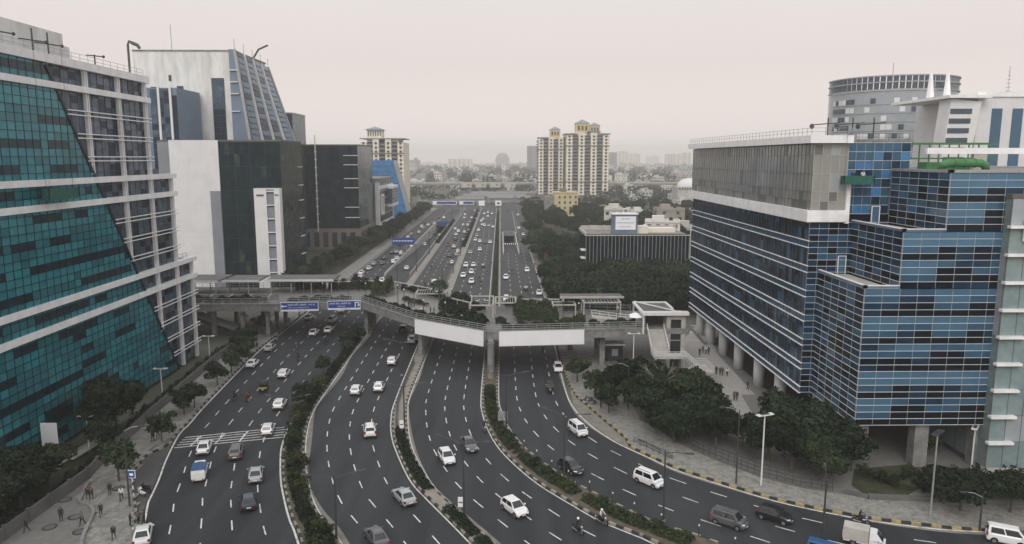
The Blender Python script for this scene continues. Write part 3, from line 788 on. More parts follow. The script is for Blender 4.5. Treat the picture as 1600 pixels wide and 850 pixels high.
def pick_front(i, j):
    k, fl = j % 4, j // 4
    r = random.Random(fl * 97 + i // 2 * 7 + 3); q = r.random(); r2 = random.Random(fl * 31 + i * 5)      # blinds half drawn over runs of windows
    if k == 0: return 'night' if r2.random() < .85 else 'navy'
    if k == 3: return 'blue_light' if q < .5 else 'blue' if r2.random() < .75 else 'navy'
    if k == 2: return 'blue_light' if q < .28 else 'blue' if q < .55 else 'night' if q < .9 else 'navy'
    return 'blue' if q < .24 else 'night' if q > .5 or r2.random() < .5 else 'navy'
def pick_side(i, j): return random.choices(('navy', 'night', 'blue'), (.5, .25, .25))[0]
def wing(nm, a, b, w, zs, pk, nobj, vmat='metal_grey'):
    A, B = Vector((*a, 0)), Vector((*b, 0)); u = (B - A).normalized(); n = Vector((u.y, -u.x, 0)); L = (B - A).length
    mm = MB(); mid = (A + B) / 2; mm.bar(A - n * .08 + Vector((0, 0, (zs[0] + zs[-1]) / 2)) + u * .1, B - n * .08 - u * .1 + Vector((0, 0, (zs[0] + zs[-1]) / 2)), .06, zs[-1] - zs[0] - .1)
    f = mm.build(nm, 'night', RB); uu = cols(L, w)
    facade(f, a, b, uu, zs, pk, nobj=nobj, tilt=.008)
    bars(f, a, b, uu, zs, .05, .09, vmat, .05, .12, 'metal_white', each=True, s0=0, s1=L + .1)
    return f
wing('front_facade', (RXL, RYA), (57.3, RYA), 1.36, rows, pick_side, 0)
zB = [z for z in rows if z < ZB + .1]
wing('front_facade', (XB, RYA), (XB, RYF), 2.2, [z for z in rows if z <= ZB], pick_side, 30)
wing('front_facade', (XB, RYF), (63.0, RYF), 2.35, [z for z in rows if z <= ZB], pick_front, 170)
zC = [z for z in rows if ZB - .5 < z <= ZC + .05]
wing('front_facade', (XC, RYA), (XC, RYF), 2.2, [ZB] + zC[1:] if zC[0] < ZB else zC, pick_side, 20)
wing('front_facade', (XC, RYF), (63.0, RYF), 2.35, zC, pick_front, 60)
zD = [ZC + .9 * k for k in range(9)]; ZD = zD[-1]
wing('front_facade', (XD, RYA), (XD, RYF), 2.2, zD, pick_side, 20)
wing('front_facade', (XD, RYF), (80.0, RYF), 2.35, zD, pick_front, 40)
zU = [32.2 + 1.24 * k for k in range(9)]
wing('front_facade', (48.5, RYA + .6), (57.4, RYA + .6), 1.36, zU, lambda i, j: random.choices(('blue', 'bright_blue', 'navy'), (.6, .25, .15))[0], 30)
# terraces with parapets
for x0, x1, z in ((XB, XC, ZB), (XC, XD, ZC)):
    MB().box(x0 + .3, x1, RYF + .3, RYA, z - .5, z - .35).build('terrace', 'concrete_pale', RB)
    m = MB(); m.box(x0 - .12, x1, RYF - .12, RYF + .25, z - .05, z + .28); m.box(x0 - .12, x0 + .25, RYF - .12, RYA, z - .05, z + .28); m.build('parapet', 'blue_grey_panel', RB)
    m = MB(); m.box(x0 - .16, x1, RYF - .16, RYF + .28, z + .28, z + .36); m.box(x0 - .16, x0 + .28, RYF - .16, RYA, z + .28, z + .36); m.build('coping', 'white_trim', RB)
    xm = x0 + 2.6
    m = MB(); m.box(xm, xm + .12, RYA - .12, RYA - .02, z - .3, z + 2.2); m.box(xm + 1.1, xm + 1.22, RYA - .12, RYA - .02, z - .3, z + 2.2); m.box(xm, xm + 1.22, RYA - .12, RYA - .02, z + 2.2, z + 2.3); d = m.build('door_frame', 'white_trim', RB)
    MB().box(xm + .12, xm + 1.1, RYA - .09, RYA - .05, z - .3, z + 2.2).build('door', 'blue_light', d)
m = MB(); m.box(XD - .2, XE, RYF - .2, RYF + .3, ZD, ZD + .35); m.box(XD - .2, XD + .3, RYF - .2, RYA, ZD, ZD + .35); m.build('parapet', 'metal_grey', RB)
MB().box(XD + .3, XE, RYF + .3, RYA + 18, ZD - .3, ZD + .1).build('roof', 'concrete', RB)
# white belt, old glass box, white roof slab
Xb1 = 48.4; YB1 = 168.0
m = MB(); m.box(RXL - .7, Xb1, RYA - .7, RYA - .1, 31.15, 32.75); m.box(RXL - .7, RXL - .05, RYA - .1, YB1, 31.15, 32.75); m.box(RXL - .05, Xb1, RYA - .1, YB1, 32.2, 32.7); m.build('white_belt', 'white_trim', RB)
bx = MB().box(RXL + .2, Xb1 - .05, RYA + .2, YB1 - .4, 32.7, 42.0).build('glazed_box', 'old_glass_dim', RB)
zo = [32.75, 34.0, 35.3, 37.8, 40.4, 41.9]
po = lambda i, j: random.choices(('old_glass', 'old_glass_dim', 'grey_glass'), ((.97, .015, .015) if j > 1 else (.72, .27, .01)))[0]
Lo = YB1 - .4 - RYA
facade(bx, (RXL, YB1 - .4), (RXL, RYA), cols(Lo, 1.35), zo, po, nobj=110, tilt=.012)
bars(bx, (RXL, YB1 - .4), (RXL, RYA), cols(Lo, 1.35), zo, .06, .1, 'concrete_dark', .06, .1, 'concrete_dark')
facade(bx, (RXL, RYA), (Xb1, RYA), cols(Xb1 - RXL, 1.2), zo, lambda i, j: random.choices(('old_glass', 'grey_glass', 'old_glass_dim'), (.82, .12, .06))[0], nobj=30, tilt=.012)
bars(bx, (RXL, RYA), (Xb1, RYA), cols(Xb1 - RXL, 1.2), zo, .07, .1, 'concrete_pale', .06, .1, 'concrete_pale')
m = MB(); m.box(RXL - 1.0, Xb1 + .2, RYA - 1.0, YB1 + .8, 42.05, 43.1); m.build('roof_slab', 'white_trim', RB)
MB().box(Xb1 - .05, Xb1 + .5, RYA - .5, RYA + .4, 30.9, 36.5).build('corner_panel', 'white_trim', RB)
railing(RB, [(RXL - .8, YB1, 43.1), (RXL - .8, RYA - .8, 43.1), (Xb1, RYA - .8, 43.1)], 1.0, 1.6, 'metal_grey')
MB().box(48.7, 57.4, RYA + .9, RY1 - 12, 42.1, 42.4).build('roof', 'concrete', RB); MB().box(57.4, XE, RYA + 18.1, RY1 - 12, 38.2, 38.5).build('roof', 'concrete', RB)
railing(RB, [(48.8, RYA + 1, 42.4), (57.3, RYA + 1, 42.4)], 1.0, 1.4, 'metal_dark')
for x in (46, 49.5, 52.5):
    t = MB(); t.bar((x, RYA + 1.6, 42.9), (x, RYA + 1.6, 45.6), .14, .14); t.bar((x - 2.3, RYA + 1.5, 44.6), (x + 1.6, RYA + 1.5, 44.9), .14, .14); t.ball((x - 2.3, RYA + 1.5, 44.4), .35, .3, .4, 6, 4); t.build('cleaning_davit', 'metal_dark', RB)
# cradle on this block
c2_ = wthing('window_cleaning_cradle', 'green netted cleaning cradle hanging at the corner of the old glazed box', 'cradle', (49.5, RYA - 1.2, 36.8))
MB().box(47.2, 51.4, RYA - 1.9, RYA - .75, 36.4, 36.6).box(47.2, 51.4, RYA - 1.9, RYA - 1.8, 36.6, 37.6).box(47.2, 51.4, RYA - .85, RYA - .75, 36.6, 37.5).box(47.2, 47.3, RYA - 1.9, RYA - .75, 36.6, 37.6).box(51.3, 51.4, RYA - 1.9, RYA - .75, 36.6, 37.6).build('basket', 'green_net', c2_)
for x in (47.5, 51.1): MB().tube([(x, RYA - 1.3, 36.6), (x, RYA - 1.3, 44.6)], .025, 4).build('cable', 'metal_dark', c2_)
# roof plant: green ducts, white beam on posts
gd = wthing('roof_duct', 'fat green duct curving over the roof of the blue office block', 'duct', (60, 97, ZD))
pts = [(58, 97.2, ZD + .1), (58.2, 97.1, ZD + .8), (58.9, 97, ZD + 1.1), (63.2, 97, ZD + 1.1), (63.9, 97.1, ZD + .8), (64.1, 97.2, ZD + .1)]
MB().tube(pts, .55, 10).build('pipe', 'green_paint', gd, True)
for x in (59.6, 61, 62.4): MB().tube([(x - .08, 97, ZD + 1.1), (x + .08, 97, ZD + 1.1)], .62, 10).build('flange', 'green_paint', gd)
MB().box(XD + 3, XD + 9, 100, 102, ZD, ZD + 1.2).build('plinth', 'green_paint', gd)
wb = wthing('roof_frame', 'long white beam on posts over the roof plant of the blue office block', 'beam', (66, 99.5, ZD))
MB().box(57.3, 84, 99.2, 99.8, ZD + 2.3, ZD + 3.1).build('beam', 'white_trim', wb)
for x in (64.6, 74, 82): MB().box(x - .9, x + .9, 99.25, 99.75, ZD, ZD + 2.3).build('post', 'concrete_pale', wb)
sc_ = MB()
for k in range(9): sc_.box(57.6 + k * 1.4, 57.75 + k * 1.4, 104.2, 104.35, ZD, ZD + 3.8)
sc_.box(57.4, 70, 104.15, 104.4, ZD + 3.6, ZD + 3.9); sc_.box(57.4, 70, 104.15, 104.4, ZD + 1.6, ZD + 1.8); sc_.build('plant_screen', 'green_paint', RB)
# columns and recessed ground floor
for y in (147.4, 138.7, 129.3, 118.8, 109.4, 156.5):
    MB().tube([(RXL + 1.95, y * 1.0526 if y < 150 else 163.4, .1), (RXL + 1.95, y * 1.0526 if y < 150 else 163.4, SO + .1)], .95, 18).build('column', 'white_panel', RB, True)
MB().tube([(47.4, 104.8, .1), (47.4, 104.8, SO + .1)], .95, 18).build('column', 'white_panel', RB, True)
for x in (46.6, 54.5, 62.4): MB().box(x - .9, x + .9, RYF + .7, RYF + 2.3, .1, SO + .1).build('column', 'concrete', RB)
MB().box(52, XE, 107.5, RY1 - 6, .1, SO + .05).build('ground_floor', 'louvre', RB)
gf = MB()
for y in np.arange(109, 158, 2.4): gf.box(51.9, 51.98, y, y + 2.2, .6, 3.6)
stuff(gf.build('shop_windows', 'grey_glass_dark', RB))
gf = MB()
for y in np.arange(109, 158, 2.4): gf.box(51.86, 51.99, y - .14, y - .04, .2, 5.8)
gf.box(51.86, 51.99, 109, 158, 3.7, 3.9); stuff(gf.build('shop_frames', 'metal_white', RB))
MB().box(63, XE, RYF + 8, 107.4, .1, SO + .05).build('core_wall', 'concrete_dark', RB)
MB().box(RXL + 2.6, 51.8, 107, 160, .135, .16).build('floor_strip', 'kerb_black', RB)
# pale green panelled tower at the right
T = wthing('office_tower', 'pale green panelled tower with short white fins beside the blue office block', 'building', (70, 95, 0))
TX0, TY0, TH = 61.9, 88.3, 35.2
MB().box(TX0 + .1, 84, TY0 + .1, 104, .1, TH).build('wall', 'grey_glass_dark', T)
zt = [.9 + 3.43 * k for k in range(11)]
pt = lambda i, j: random.choices(('pale_green', 'pale_green', 'grey_glass'), (.6, .3, .1))[0]
facade(T, (TX0, 101), (TX0, TY0), cols(101 - TY0, 2.1), zt, pt, nobj=50); facade(T, (TX0, TY0), (84, TY0), cols(84 - TX0, 2.05), zt, pt, nobj=110)
bars(T, (TX0, 101), (TX0, TY0), cols(101 - TY0, 2.1), zt, .05, .1, 'concrete_dark', .05, .1, 'concrete_dark'); bars(T, (TX0, TY0), (84, TY0), cols(84 - TX0, 2.05), zt, .05, .1, 'concrete_dark', .05, .1, 'concrete_dark')
for j, z in enumerate(zt[1:-1]):
    for k in range(5):
        x = TX0 + .2 + 5.4 * k + (2.7 if j % 3 == 1 and k else 0)
        MB().box(x - (.55 if k == 0 else 0), x + 2.7, TY0 - .75, TY0 + .0, z - .18, z + .14).build('white_fin', 'white_trim', T)
MB().box(TX0 - .2, 84, TY0 - .2, TY0 + .6, .1, .9).build('plinth', 'concrete_pale', T)
MB().box(TX0 - .15, 84.1, TY0 - .15, 104.2, TH, TH + .5).build('roof', 'concrete_dark', T)
bbd = tag(MB().box(63.4, 72, TY0 - .5, TY0 - .25, 30.0, 32.6).build('billboard', 'sign_white'), 'blank white sign board on the pale green tower beside the blue office', 'billboard')
# ================================================================ office blocks behind on the left
def seam_pick(mats, w): return lambda i, j: random.choices(mats, w)[0]
D1 = wthing('office_building', 'dark green glass office with a plain white end wall behind the footbridge', 'building', (-84, 240, 0))
MB().box(-104, -67.3, 229.2, 252, 0, 45.0).build('wall', 'green_black', D1)
MB().box(-101, -86.1, 228.8, 229.19, 0, 45.4).build('white_end_wall', 'white_panel', D1)
MB().box(-104.5, -101.01, 228.9, 250, 0, 45.2).build('grey_end_wall', 'grey_panel', D1)
MB().box(-89.2, -86.1, 228.6, 228.79, 0, 30).build('grey_inset', 'grey_panel', D1)
wj = MB()
for z in np.arange(3, 45, 3.4): wj.box(-101, -86.1, 228.75, 228.8, z - .03, z + .03)
for x in np.arange(-98.5, -87, 3): wj.box(x - .03, x + .03, 228.75, 228.8, 0, 45.4)
stuff(wj.build('panel_joints', 'white_trim', D1))
fr = MB().box(-86, -67.4, 229.0, 229.15, .2, 44.8).build('front_facade', 'night', D1)
zs = [0.5 + 3.7 * k for k in range(13)]
facade(fr, (-86, 229), (-67.3, 229), cols(18.7, 1.55), zs, seam_pick(('green_black', 'night', 'green_grey'), (.72, .22, .06)), nobj=0, tilt=.004)
bars(fr, (-86, 229), (-67.3, 229), cols(18.7, 4.7), zs[::2], .06, .09, 'metal_dark', .06, .1, 'metal_dark')
sd = MB().box(-67.35, -67.2, 229.2, 251.8, .2, 44.8).build('side_facade', 'night', D1)
facade(sd, (-67.15, 229), (-67.15, 252), cols(23, 1.5), [.5 + 1.85 * k for k in range(25)], seam_pick(('green_black', 'green_grey', 'night'), (.45, .45, .1)), nobj=0, tilt=.01)
bars(sd, (-67.15, 229), (-67.15, 252), cols(23, 1.5), zs, .06, .12, 'metal_dark', .05, .1, 'metal_dark')
for z in (8, 14, 20, 26, 31, 37): MB().box(-67.1, -66.6, 247, 251.5, z, z + .18).build('white_fin', 'white_trim', D1)
MB().box(-104, -67.0, 228.9, 252.2, 45.0, 45.5).build('roof', 'concrete_dark', D1)
ST = wthing('stair_tower', 'slim white stair tower with a ladder-like grey window strip on the dark office', 'tower', (-71, 227, 0))
MB().box(-75, -71.2, 225.8, 228.5, 0, 30.6).box(-68.9, -67.2, 225.8, 228.5, 0, 30.6).box(-71.2, -68.9, 226.6, 228.5, 0, 30.6).box(-75.05, -67.15, 225.75, 228.5, 30.6, 30.9).build('wall', 'white_panel', ST)
for k in range(7):
    z = 1.2 + 4.15 * k
    MB().box(-71.1, -69, 226.2, 226.58, z, z + 3.3).build('pane', 'grey_panel', ST); MB().box(-71.2, -68.9, 226.0, 226.58, z + 3.35, z + 3.7).build('louvre', 'kerb_black', ST); MB().box(-71.2, -68.9, 225.7, 226.5, z + 3.72, z + 3.95).build('white_ledge', 'white_trim', ST)
MB().box(-74.2, -72.0, 225.6, 225.78, 28.6, 29.1).build('sign_lettering', 'print_dark', ST); MB().box(-68.7, -67.5, 225.6, 225.78, 28.8, 29.1).build('sign_lettering', 'print_dark', ST)
# tall stained white tower with raked blue ribs
W = wthing('office_tower', 'tall stained white tower with raked blue ribbed glass side and rooftop duct', 'building', (-112, 275, 0))
MB().box(-134, -99.5, 265, 300, 0, 76.5).build('wall', 'stained_white', W); MB().box(-99.5, -96, 266, 300, 0, 40).build('lower_wall', 'stained_white', W)
def raked(z): return (76.8 - z) * .105
m = MB(); z1 = 77.2
vs = [(-99.4, 264.6, 30), (-99.4 + raked(30) * 1.1, 264.6, 30), (-99.4, 264.6, z1), (-99.4, 300, 30), (-99.4 + raked(30) * 1.1 + 3.2, 300, 30), (-96.4, 300, z1 - 2)]
vs = [(-101, 264.7, 40), (-94.4, 264.7, 40), (-98.9, 264.7, z1), (-101, 264.7, z1), (-101, 304, 40), (-88.2, 304, 40), (-99.6, 304, z1 - 1.5), (-101, 304, z1 - 1.5)]
m.add(vs, [(0, 1, 2, 3), (1, 5, 6, 2), (3, 2, 6, 7), (5, 4, 7, 6), (0, 4, 5, 1), (0, 3, 7, 4)]); ss = m.build('raked_side', 'blue_grey_panel', W)
for k in range(5):
    f = k / 4; a = Vector(vs[1]).lerp(Vector(vs[5]), f); b = Vector(vs[2]).lerp(Vector(vs[6]), f)
    MB().bar(a, b, .9, .8, 0, (1, 0, 0)).build('rib', 'white_panel' if k in (1, 2, 3) else 'metal_grey', W)
    MB().tube([b, b + Vector((0, 0, 3.5))], .07, 4).build('mast', 'metal_dark', W)
    for j in range(8):
        pass
gx = MB()
for k in range(4):
    for j in range(18):
        f0, f1 = (k + .18) / 4, (k + .82) / 4; g0, g1 = j / 18 + .005, (j + 1) / 18 - .006
        P = lambda f, g_: Vector(vs[1]).lerp(Vector(vs[5]), f).lerp(Vector(vs[2]).lerp(Vector(vs[6]), f), g_) + Vector((.12, 0, .0))
        gx.quad(P(f0, g0), P(f1, g0), P(f1, g1), P(f0, g1), int(rng.random() < .3))
stuff(gx.build('panes', ['blue', 'slate_dark'], W))
MB().box(-107.5, -103.2, 264.7, 265, 40, 67.5).build('window_strip', 'grey_glass_dark', W)
g3 = MB()
for k in range(13):
    for i in range(2): g3.box(-107.3 + i * 2.1, -105.4 + i * 2.1, 264.6, 264.71, 40.2 + k * 2.1, 42.1 + k * 2.1, int(k < 8))
stuff(g3.build('panes', ['slate', 'slate_dark'], W))
for x, z in ((-127.6, 63.5), (-118.5, 63.8), (-121.8, 67.5), (-121.8, 61.5)): MB().box(x - 1.1 * (z < 65 and z > 62 or .4), x + 1.1 * (z < 65 and z > 62 or .4), 264.8, 264.99, z - 1, z + 1).build('window', 'window_dark', W)
MB().box(-134.2, -99.2, 264.8, 300.2, 76.5, 77).build('roof_edge', 'concrete', W)
for z in (56, 62, 66, 70): MB().box(-101, -98, 264.0, 264.6, z, z + .3).build('ledge', 'metal_white', W)
MB().tube([(-135, 264, 66), (-135, 264, 78.6), (-134.6, 264, 79.6), (-133.2, 264, 79), (-131.8, 264, 78.4), (-131, 264, 77.3)], [.4, .4, .5, .6, .6, .5], 8).build('duct', 'metal_dark', W)
MB().tube([(-121.8, 268, 77), (-121.8, 268, 86)], .12, 5).build('mast', 'metal_grey', W)
MB().tube([(-99, 285, 77), (-97, 285, 80), (-93.5, 285, 81.5)], .35, 6).build('davit', 'metal_dark', W)
W.location.x += 7.0
V = wthing('office_building', 'blue-grey block with two dark glass strips in front of the stained white tower', 'building', (-112, 250, 0))
MB().box(-122, -104.5, 245.3, 264, 0, 62.4).build('wall', 'blue_grey_panel', V); MB().box(-113, -106.5, 245.0, 245.29, 20, 62).build('glass_strip', 'grey_glass_dark', V); MB().box(-106.2, -104.6, 245.0, 245.29, 46, 60).build('glass_strip', 'slate_dark', V)
gx = MB()
for k in range(16):
    for i in range(3): gx.box(-112.9 + i * 2.15, -110.95 + i * 2.15, 244.95, 244.99, 28 + k * 2.1, 29.9 + k * 2.1, int(rng.random() < .5))
stuff(gx.build('panes', ['slate', 'slate_dark'], V))
for x in (-110.2, -106.4): MB().box(x - .35, x + .35, 244.6, 245.0, 30, 62.8).build('white_rib', 'white_panel', V)
for x, z in ((-115.5, 52.5), (-115.5, 48)): MB().box(x - .9, x + .9, 245.2, 245.4, z - 1.4, z + 1.4).build('window', 'window_dark', V)
V2 = wthing('office_building', 'flat blue-grey rooftop block peeping out behind the dark green glass office', 'building', (-90, 315, 0))
MB().box(-97, -85.5, 310, 330, 0, 58).build('wall', 'grey_glass_dark', V2); MB().box(-97.2, -85.3, 309.8, 330.2, 58, 58.5).build('roof', 'metal_grey', V2); MB().box(-97, -85.5, 309.8, 309.99, 50, 55).build('glass_band', 'slate', V2); MB().box(-94, -93, 309.7, 309.85, 51, 53).build('window', 'window_dark', V2)
# second dark glass block
D2 = wthing('office_building', 'dark blue glass office with two thin white mast lines and a brown stone base', 'building', (-74, 340, 0))
MB().box(-90, -60, 326, 362, 9.2, 45.4).build('wall', 'green_black', D2)
MB().box(-90.5, -59.5, 325.5, 362.5, 0, 9.2).build('stone_base', 'brown_wall', D2)
ww = MB()
for x in np.arange(-88, -61, 4): ww.box(x, x + 2.2, 325.4, 325.49, 1, 7.5)
for y in np.arange(328, 360, 4): ww.box(-59.51, -59.42, y, y + 2.2, 1, 7.5)
stuff(ww.build('base_windows', 'window_dark', D2))
facade(D2, (-90, 325.9), (-60, 325.9), cols(30, 2), [9.3 + 3.6 * k for k in range(11)], seam_pick(('green_black', 'night', 'slate_dark'), (.5, .25, .25)), tilt=.006)
facade(D2, (-59.9, 326), (-59.9, 362), cols(36, 2), [9.3 + 3.6 * k for k in range(11)], seam_pick(('green_grey', 'grey_glass_dark'), (.7, .3)), tilt=.01)
for x in (-87, -78): 
    MB().box(x - .18, x + .18, 325.2, 325.7, 8, 50).build('mast', 'white_panel', D2)
    for z in np.arange(12, 46, 3.4): MB().box(x - .5, x + .5, 325.3, 325.85, z, z + .35).build('bracket', 'white_panel', D2)
for z in (14, 18.5, 27, 31, 37, 41): MB().box(-66, -59.8, 325.4, 325.85, z, z + .25).build('white_fin', 'white_trim', D2)
MB().box(-90.2, -59.7, 325.7, 362.2, 45.4, 45.9).build('roof', 'concrete_dark', D2)
D2.location.x -= 2.5
# white framed black banded office
D3 = wthing('office_building', 'low office with white frame, black window bands and a jutting white bay', 'building', (-64, 395, 0))
MB().box(-80, -58, 366, 412, 6, 30).build('wall', 'concrete', D3); MB().box(-80, -58.5, 368, 410, 0, 6).build('stone_base', 'brown_wall', D3)
m = MB(); m.box(-59.2, -57.2, 364.5, 366, 5.5, 28); m.box(-58, -57.2, 366, 413, 5.5, 8); m.box(-58, -57.2, 366, 413, 24.6, 26.2); m.box(-58, -57.2, 411, 413, 8, 24.6); m.build('white_frame', 'white_panel', D3)
for k, z in enumerate((8.4, 12.4, 16.4, 20.4)):
    MB().box(-58, -57.7, 366.2, 410.9, z, z + 3.0).build('window_band', 'window_dark', D3); MB().box(-58, -57.5, 366.2, 410.9, z + 3.05, z + 3.6).build('white_line', 'grey_glass', D3)
m = MB(); m.box(-57.6, -54.6, 393, 414, 14.5, 16); m.box(-57.6, -54.6, 393, 414, 24, 25.4); m.build('bay_frame', 'white_panel', D3); MB().box(-57.6, -55, 393.3, 413.7, 16, 24).build('bay_glass', 'grey_glass_dark', D3)
m = MB()
for z in (17.6, 19.4, 21.2, 22.8): m.box(-54.98, -54.8, 393.3, 413.7, z, z + .25)
stuff(m.build('bay_lines', 'metal_grey', D3))
m = MB(); m.box(-57.6, -56.6, 370, 371, 12, 22); m.box(-57.6, -56.6, 376, 377, 12, 22); m.box(-57.6, -56.6, 371, 376, 12, 13); m.box(-57.6, -56.6, 371, 376, 21, 22); m.build('white_box_frame', 'white_panel', D3)
ww = MB()
for y in np.arange(370, 410, 9): ww.box(-58, -57.9, y, y + 4, 27, 29)
stuff(ww.build('windows', 'window_dark', D3))
D3.location.x -= 2.5
# bright blue raked glass block
D4 = wthing('office_building', 'bright blue glass block leaning back with a grey raked edge', 'building', (-72, 470, 0))
vs = [(-96, 462, 0), (-57, 462, 0), (-66.5, 462, 38.6), (-96, 462, 38.6), (-96, 474, 0), (-55.5, 474, 0), (-65.4, 474, 38.6), (-96, 474, 38.6)]
MB().add(vs, [(0, 1, 2, 3), (4, 0, 3, 7), (3, 2, 6, 7), (5, 4, 7, 6)]).build('wall', 'bright_blue', D4); MB().add([vs[i] for i in (1, 5, 6, 2)], [(0, 1, 2, 3)]).build('raked_side', 'metal_grey', D4)
m = MB()
for k in range(1, 11):
    z = k * 3.5; m.box(-96, -57 - 9.5 * z / 38.6, 461.85, 462.0, z - .08, z + .08)
for x in np.arange(-94, -66, 3): m.box(x - .05, x + .05, 461.9, 462, 0, 38.4)
stuff(m.build('window_bars', 'blue', D4))
# ================================================================ apartment towers
def apartments(t, x0, x1, y0, y1, h, storey, nb, seed, base=True):
    """a slab tower: bays stepping in and out, balconies, windows, ledges"""
    r = random.Random(seed); wall = MB(); win = MB(); bal = MB(); led = MB(); W_ = (x1 - x0) / nb
    for i in range(nb):
        xa, xb = x0 + i * W_, x0 + (i + 1) * W_; deep = 2.2 if i % 2 else 0
        wall.box(xa, xb, y0 + deep, y1, 0, h - (2.5 if i % 3 == 0 else 0))
        n = int(h / storey)
        for k in range(1, n):
            z = k * storey
            if i % 2 == 0:
                xm = (xa + xb) / 2
                win.box(xm - W_ * .2, xm + W_ * .2, y0 - .12, y0 + .01, z + .9, z + 2.1); win.box(xm - W_ * .1, xm + W_ * .1, y0 - .5, y0 + .01, z + .35, z + .85)
                win.box(xb - W_ * .1, xb - W_ * .03, y0 - .1, y0 + .01, z + 1, z + 1.7)
            else:
                win.box(xa + .3, xb - .3, y0 + deep - .1, y0 + deep + .01, z + .3, z + 2.5)
                bal.box(xa + .1, xb - .1, y0 + .35, y0 + deep + .2, z - .1, z + .08); bal.box(xa + .1, xb - .1, y0 + .35, y0 + .5, z + .08, z + .95)
        if i == 0:
            for yy in np.arange(y0 + 3, y1 - 2, 5):
                for k in range(1, n):
                    z = k * storey; win.box(xa - .1, xa + .01, yy, yy + 2, z + .6, z + 2.2); bal.box(xa - 1.2, xa, yy - .3, yy + 2.4, z - .1, z + .6)
    for k in (.27, .8): led.box(x0 - .5, x1 + .4, y0 - .6, y0 + .2, h * k, h * k + .7); led.box(x0 - .5, x0, y0 - .6, y1, h * k, h * k + .7)
    wall.build('wall', 'cream_wall', t); stuff(win.build('windows', 'window_dark', t)); stuff(bal.build('balconies', 'concrete', t)); stuff(led.build('ledges', 'brown_wall', t))
    MB().box(x0 - .2, x1 + .2, y0 - .25, y1 + .2, 0, 5).build('base', 'brown_wall', t)
def turret(t, x, y, w, z0, z1):
    q = MB().box(x - w, x + w, y - w * .8, y + w * .8, z0, z1).build('turret', 'yellow_wall', t)
    m = MB(); a = w * 1.15; b = w * .95; m.add([(x - a, y - b, z1), (x + a, y - b, z1), (x + a, y + b, z1), (x - a, y + b, z1), (x, y, z1 + w * .62)], [(0, 1, 4), (1, 2, 4), (2, 3, 4), (3, 0, 4), (3, 2, 1, 0)]); m.build('turret_roof', 'roof_blue_grey', q)
    m = MB()
    for k in (-1, 0, 1): m.box(x + k * w * .55 - w * .15, x + k * w * .55 + w * .15, y - w * .83, y - w * .79, z0 + (z1 - z0) * .3, z0 + (z1 - z0) * .75)
    stuff(m.build('arches', 'window_dark', q))
    m = MB()
    for k in (-1.5, -.5, .5, 1.5): m.box(x + k * w * .55 - w * .07, x + k * w * .55 + w * .07, y - w * .9, y - w * .8, z0, z1)
    stuff(m.build('pilasters', 'tan_wall', q))
A1 = wthing('apartment_tower', 'cream apartment tower with one yellow roof turret, joined to a taller twin', 'building', (50, 730, 0))
apartments(A1, 37, 61, 722, 750, 60, 3.1, 5, 1); turret(A1, 53.5, 735, 5, 59.5, 67.5)
A2 = wthing('apartment_tower', 'cream apartment tower with two yellow roof turrets beside the tan house', 'building', (82, 720, 0))
apartments(A2, 62.5, 103, 706, 745, 64, 3.1, 7, 2); turret(A2, 79, 725, 6.5, 63.5, 73); turret(A2, 91, 725, 5, 63.5, 71)
for x0, x1, z in ((62, 72, 62.2), (84, 94, 64.6), (94, 103.6, 62.2), (37, 46, 59)):
    t_ = A1 if x0 == 37 else A2; MB().box(x0 - .6, x1 + .6, 705 if x0 > 40 else 721, 745, z, z + 1).build('roof', 'roof_blue_grey', t_)
A3 = wthing('apartment_tower', 'cream apartment tower with one pale turret behind the bright blue glass block', 'building', (-90, 570, 0))
apartments(A3, -104, -72, 556, 590, 54, 3.1, 7, 3); q = MB().box(-100, -89, 562, 575, 54, 61).build('turret', 'cream_wall', A3)
MB().add([(-101.5, 560, 61), (-87.5, 560, 61), (-87.5, 577, 61), (-101.5, 577, 61), (-94.5, 568, 63.5)], [(0, 1, 4), (1, 2, 4), (2, 3, 4), (3, 0, 4)]).build('turret_roof', 'roof_blue_grey', q)
m = MB()
for x in np.arange(-99.3, -90, 1.8): m.box(x, x + .8, 561.9, 562, 56.5, 60)
stuff(m.build('openings', 'window_dark', q)); MB().box(-104.4, -71.6, 555.6, 590, 54, 54.7).build('roof', 'roof_blue_grey', A3)
TAN = wthing('office_building', 'tan five storey block with small square windows below the cream towers', 'building', (44, 505, 0))
MB().box(36.5, 52.5, 500, 516, 0, 16.5).build('wall', 'tan_wall', TAN); MB().box(36.2, 52.8, 499.7, 516.2, 16.5, 17.2).build('parapet', 'tan_wall', TAN); MB().box(41, 45, 503, 508, 17.2, 19.4).build('roof_cabin', 'brown_wall', TAN)
for k in range(4):
    for x in (40, 43.6, 47.2, 51): MB().box(x - .6, x + .6, 499.85, 500.05, 2.2 + 3.6 * k, 3.8 + 3.6 * k).build('window', 'window_dark', TAN)
MB().box(30, 36.4, 501, 514, 0, 14).build('annex', 'concrete', TAN)
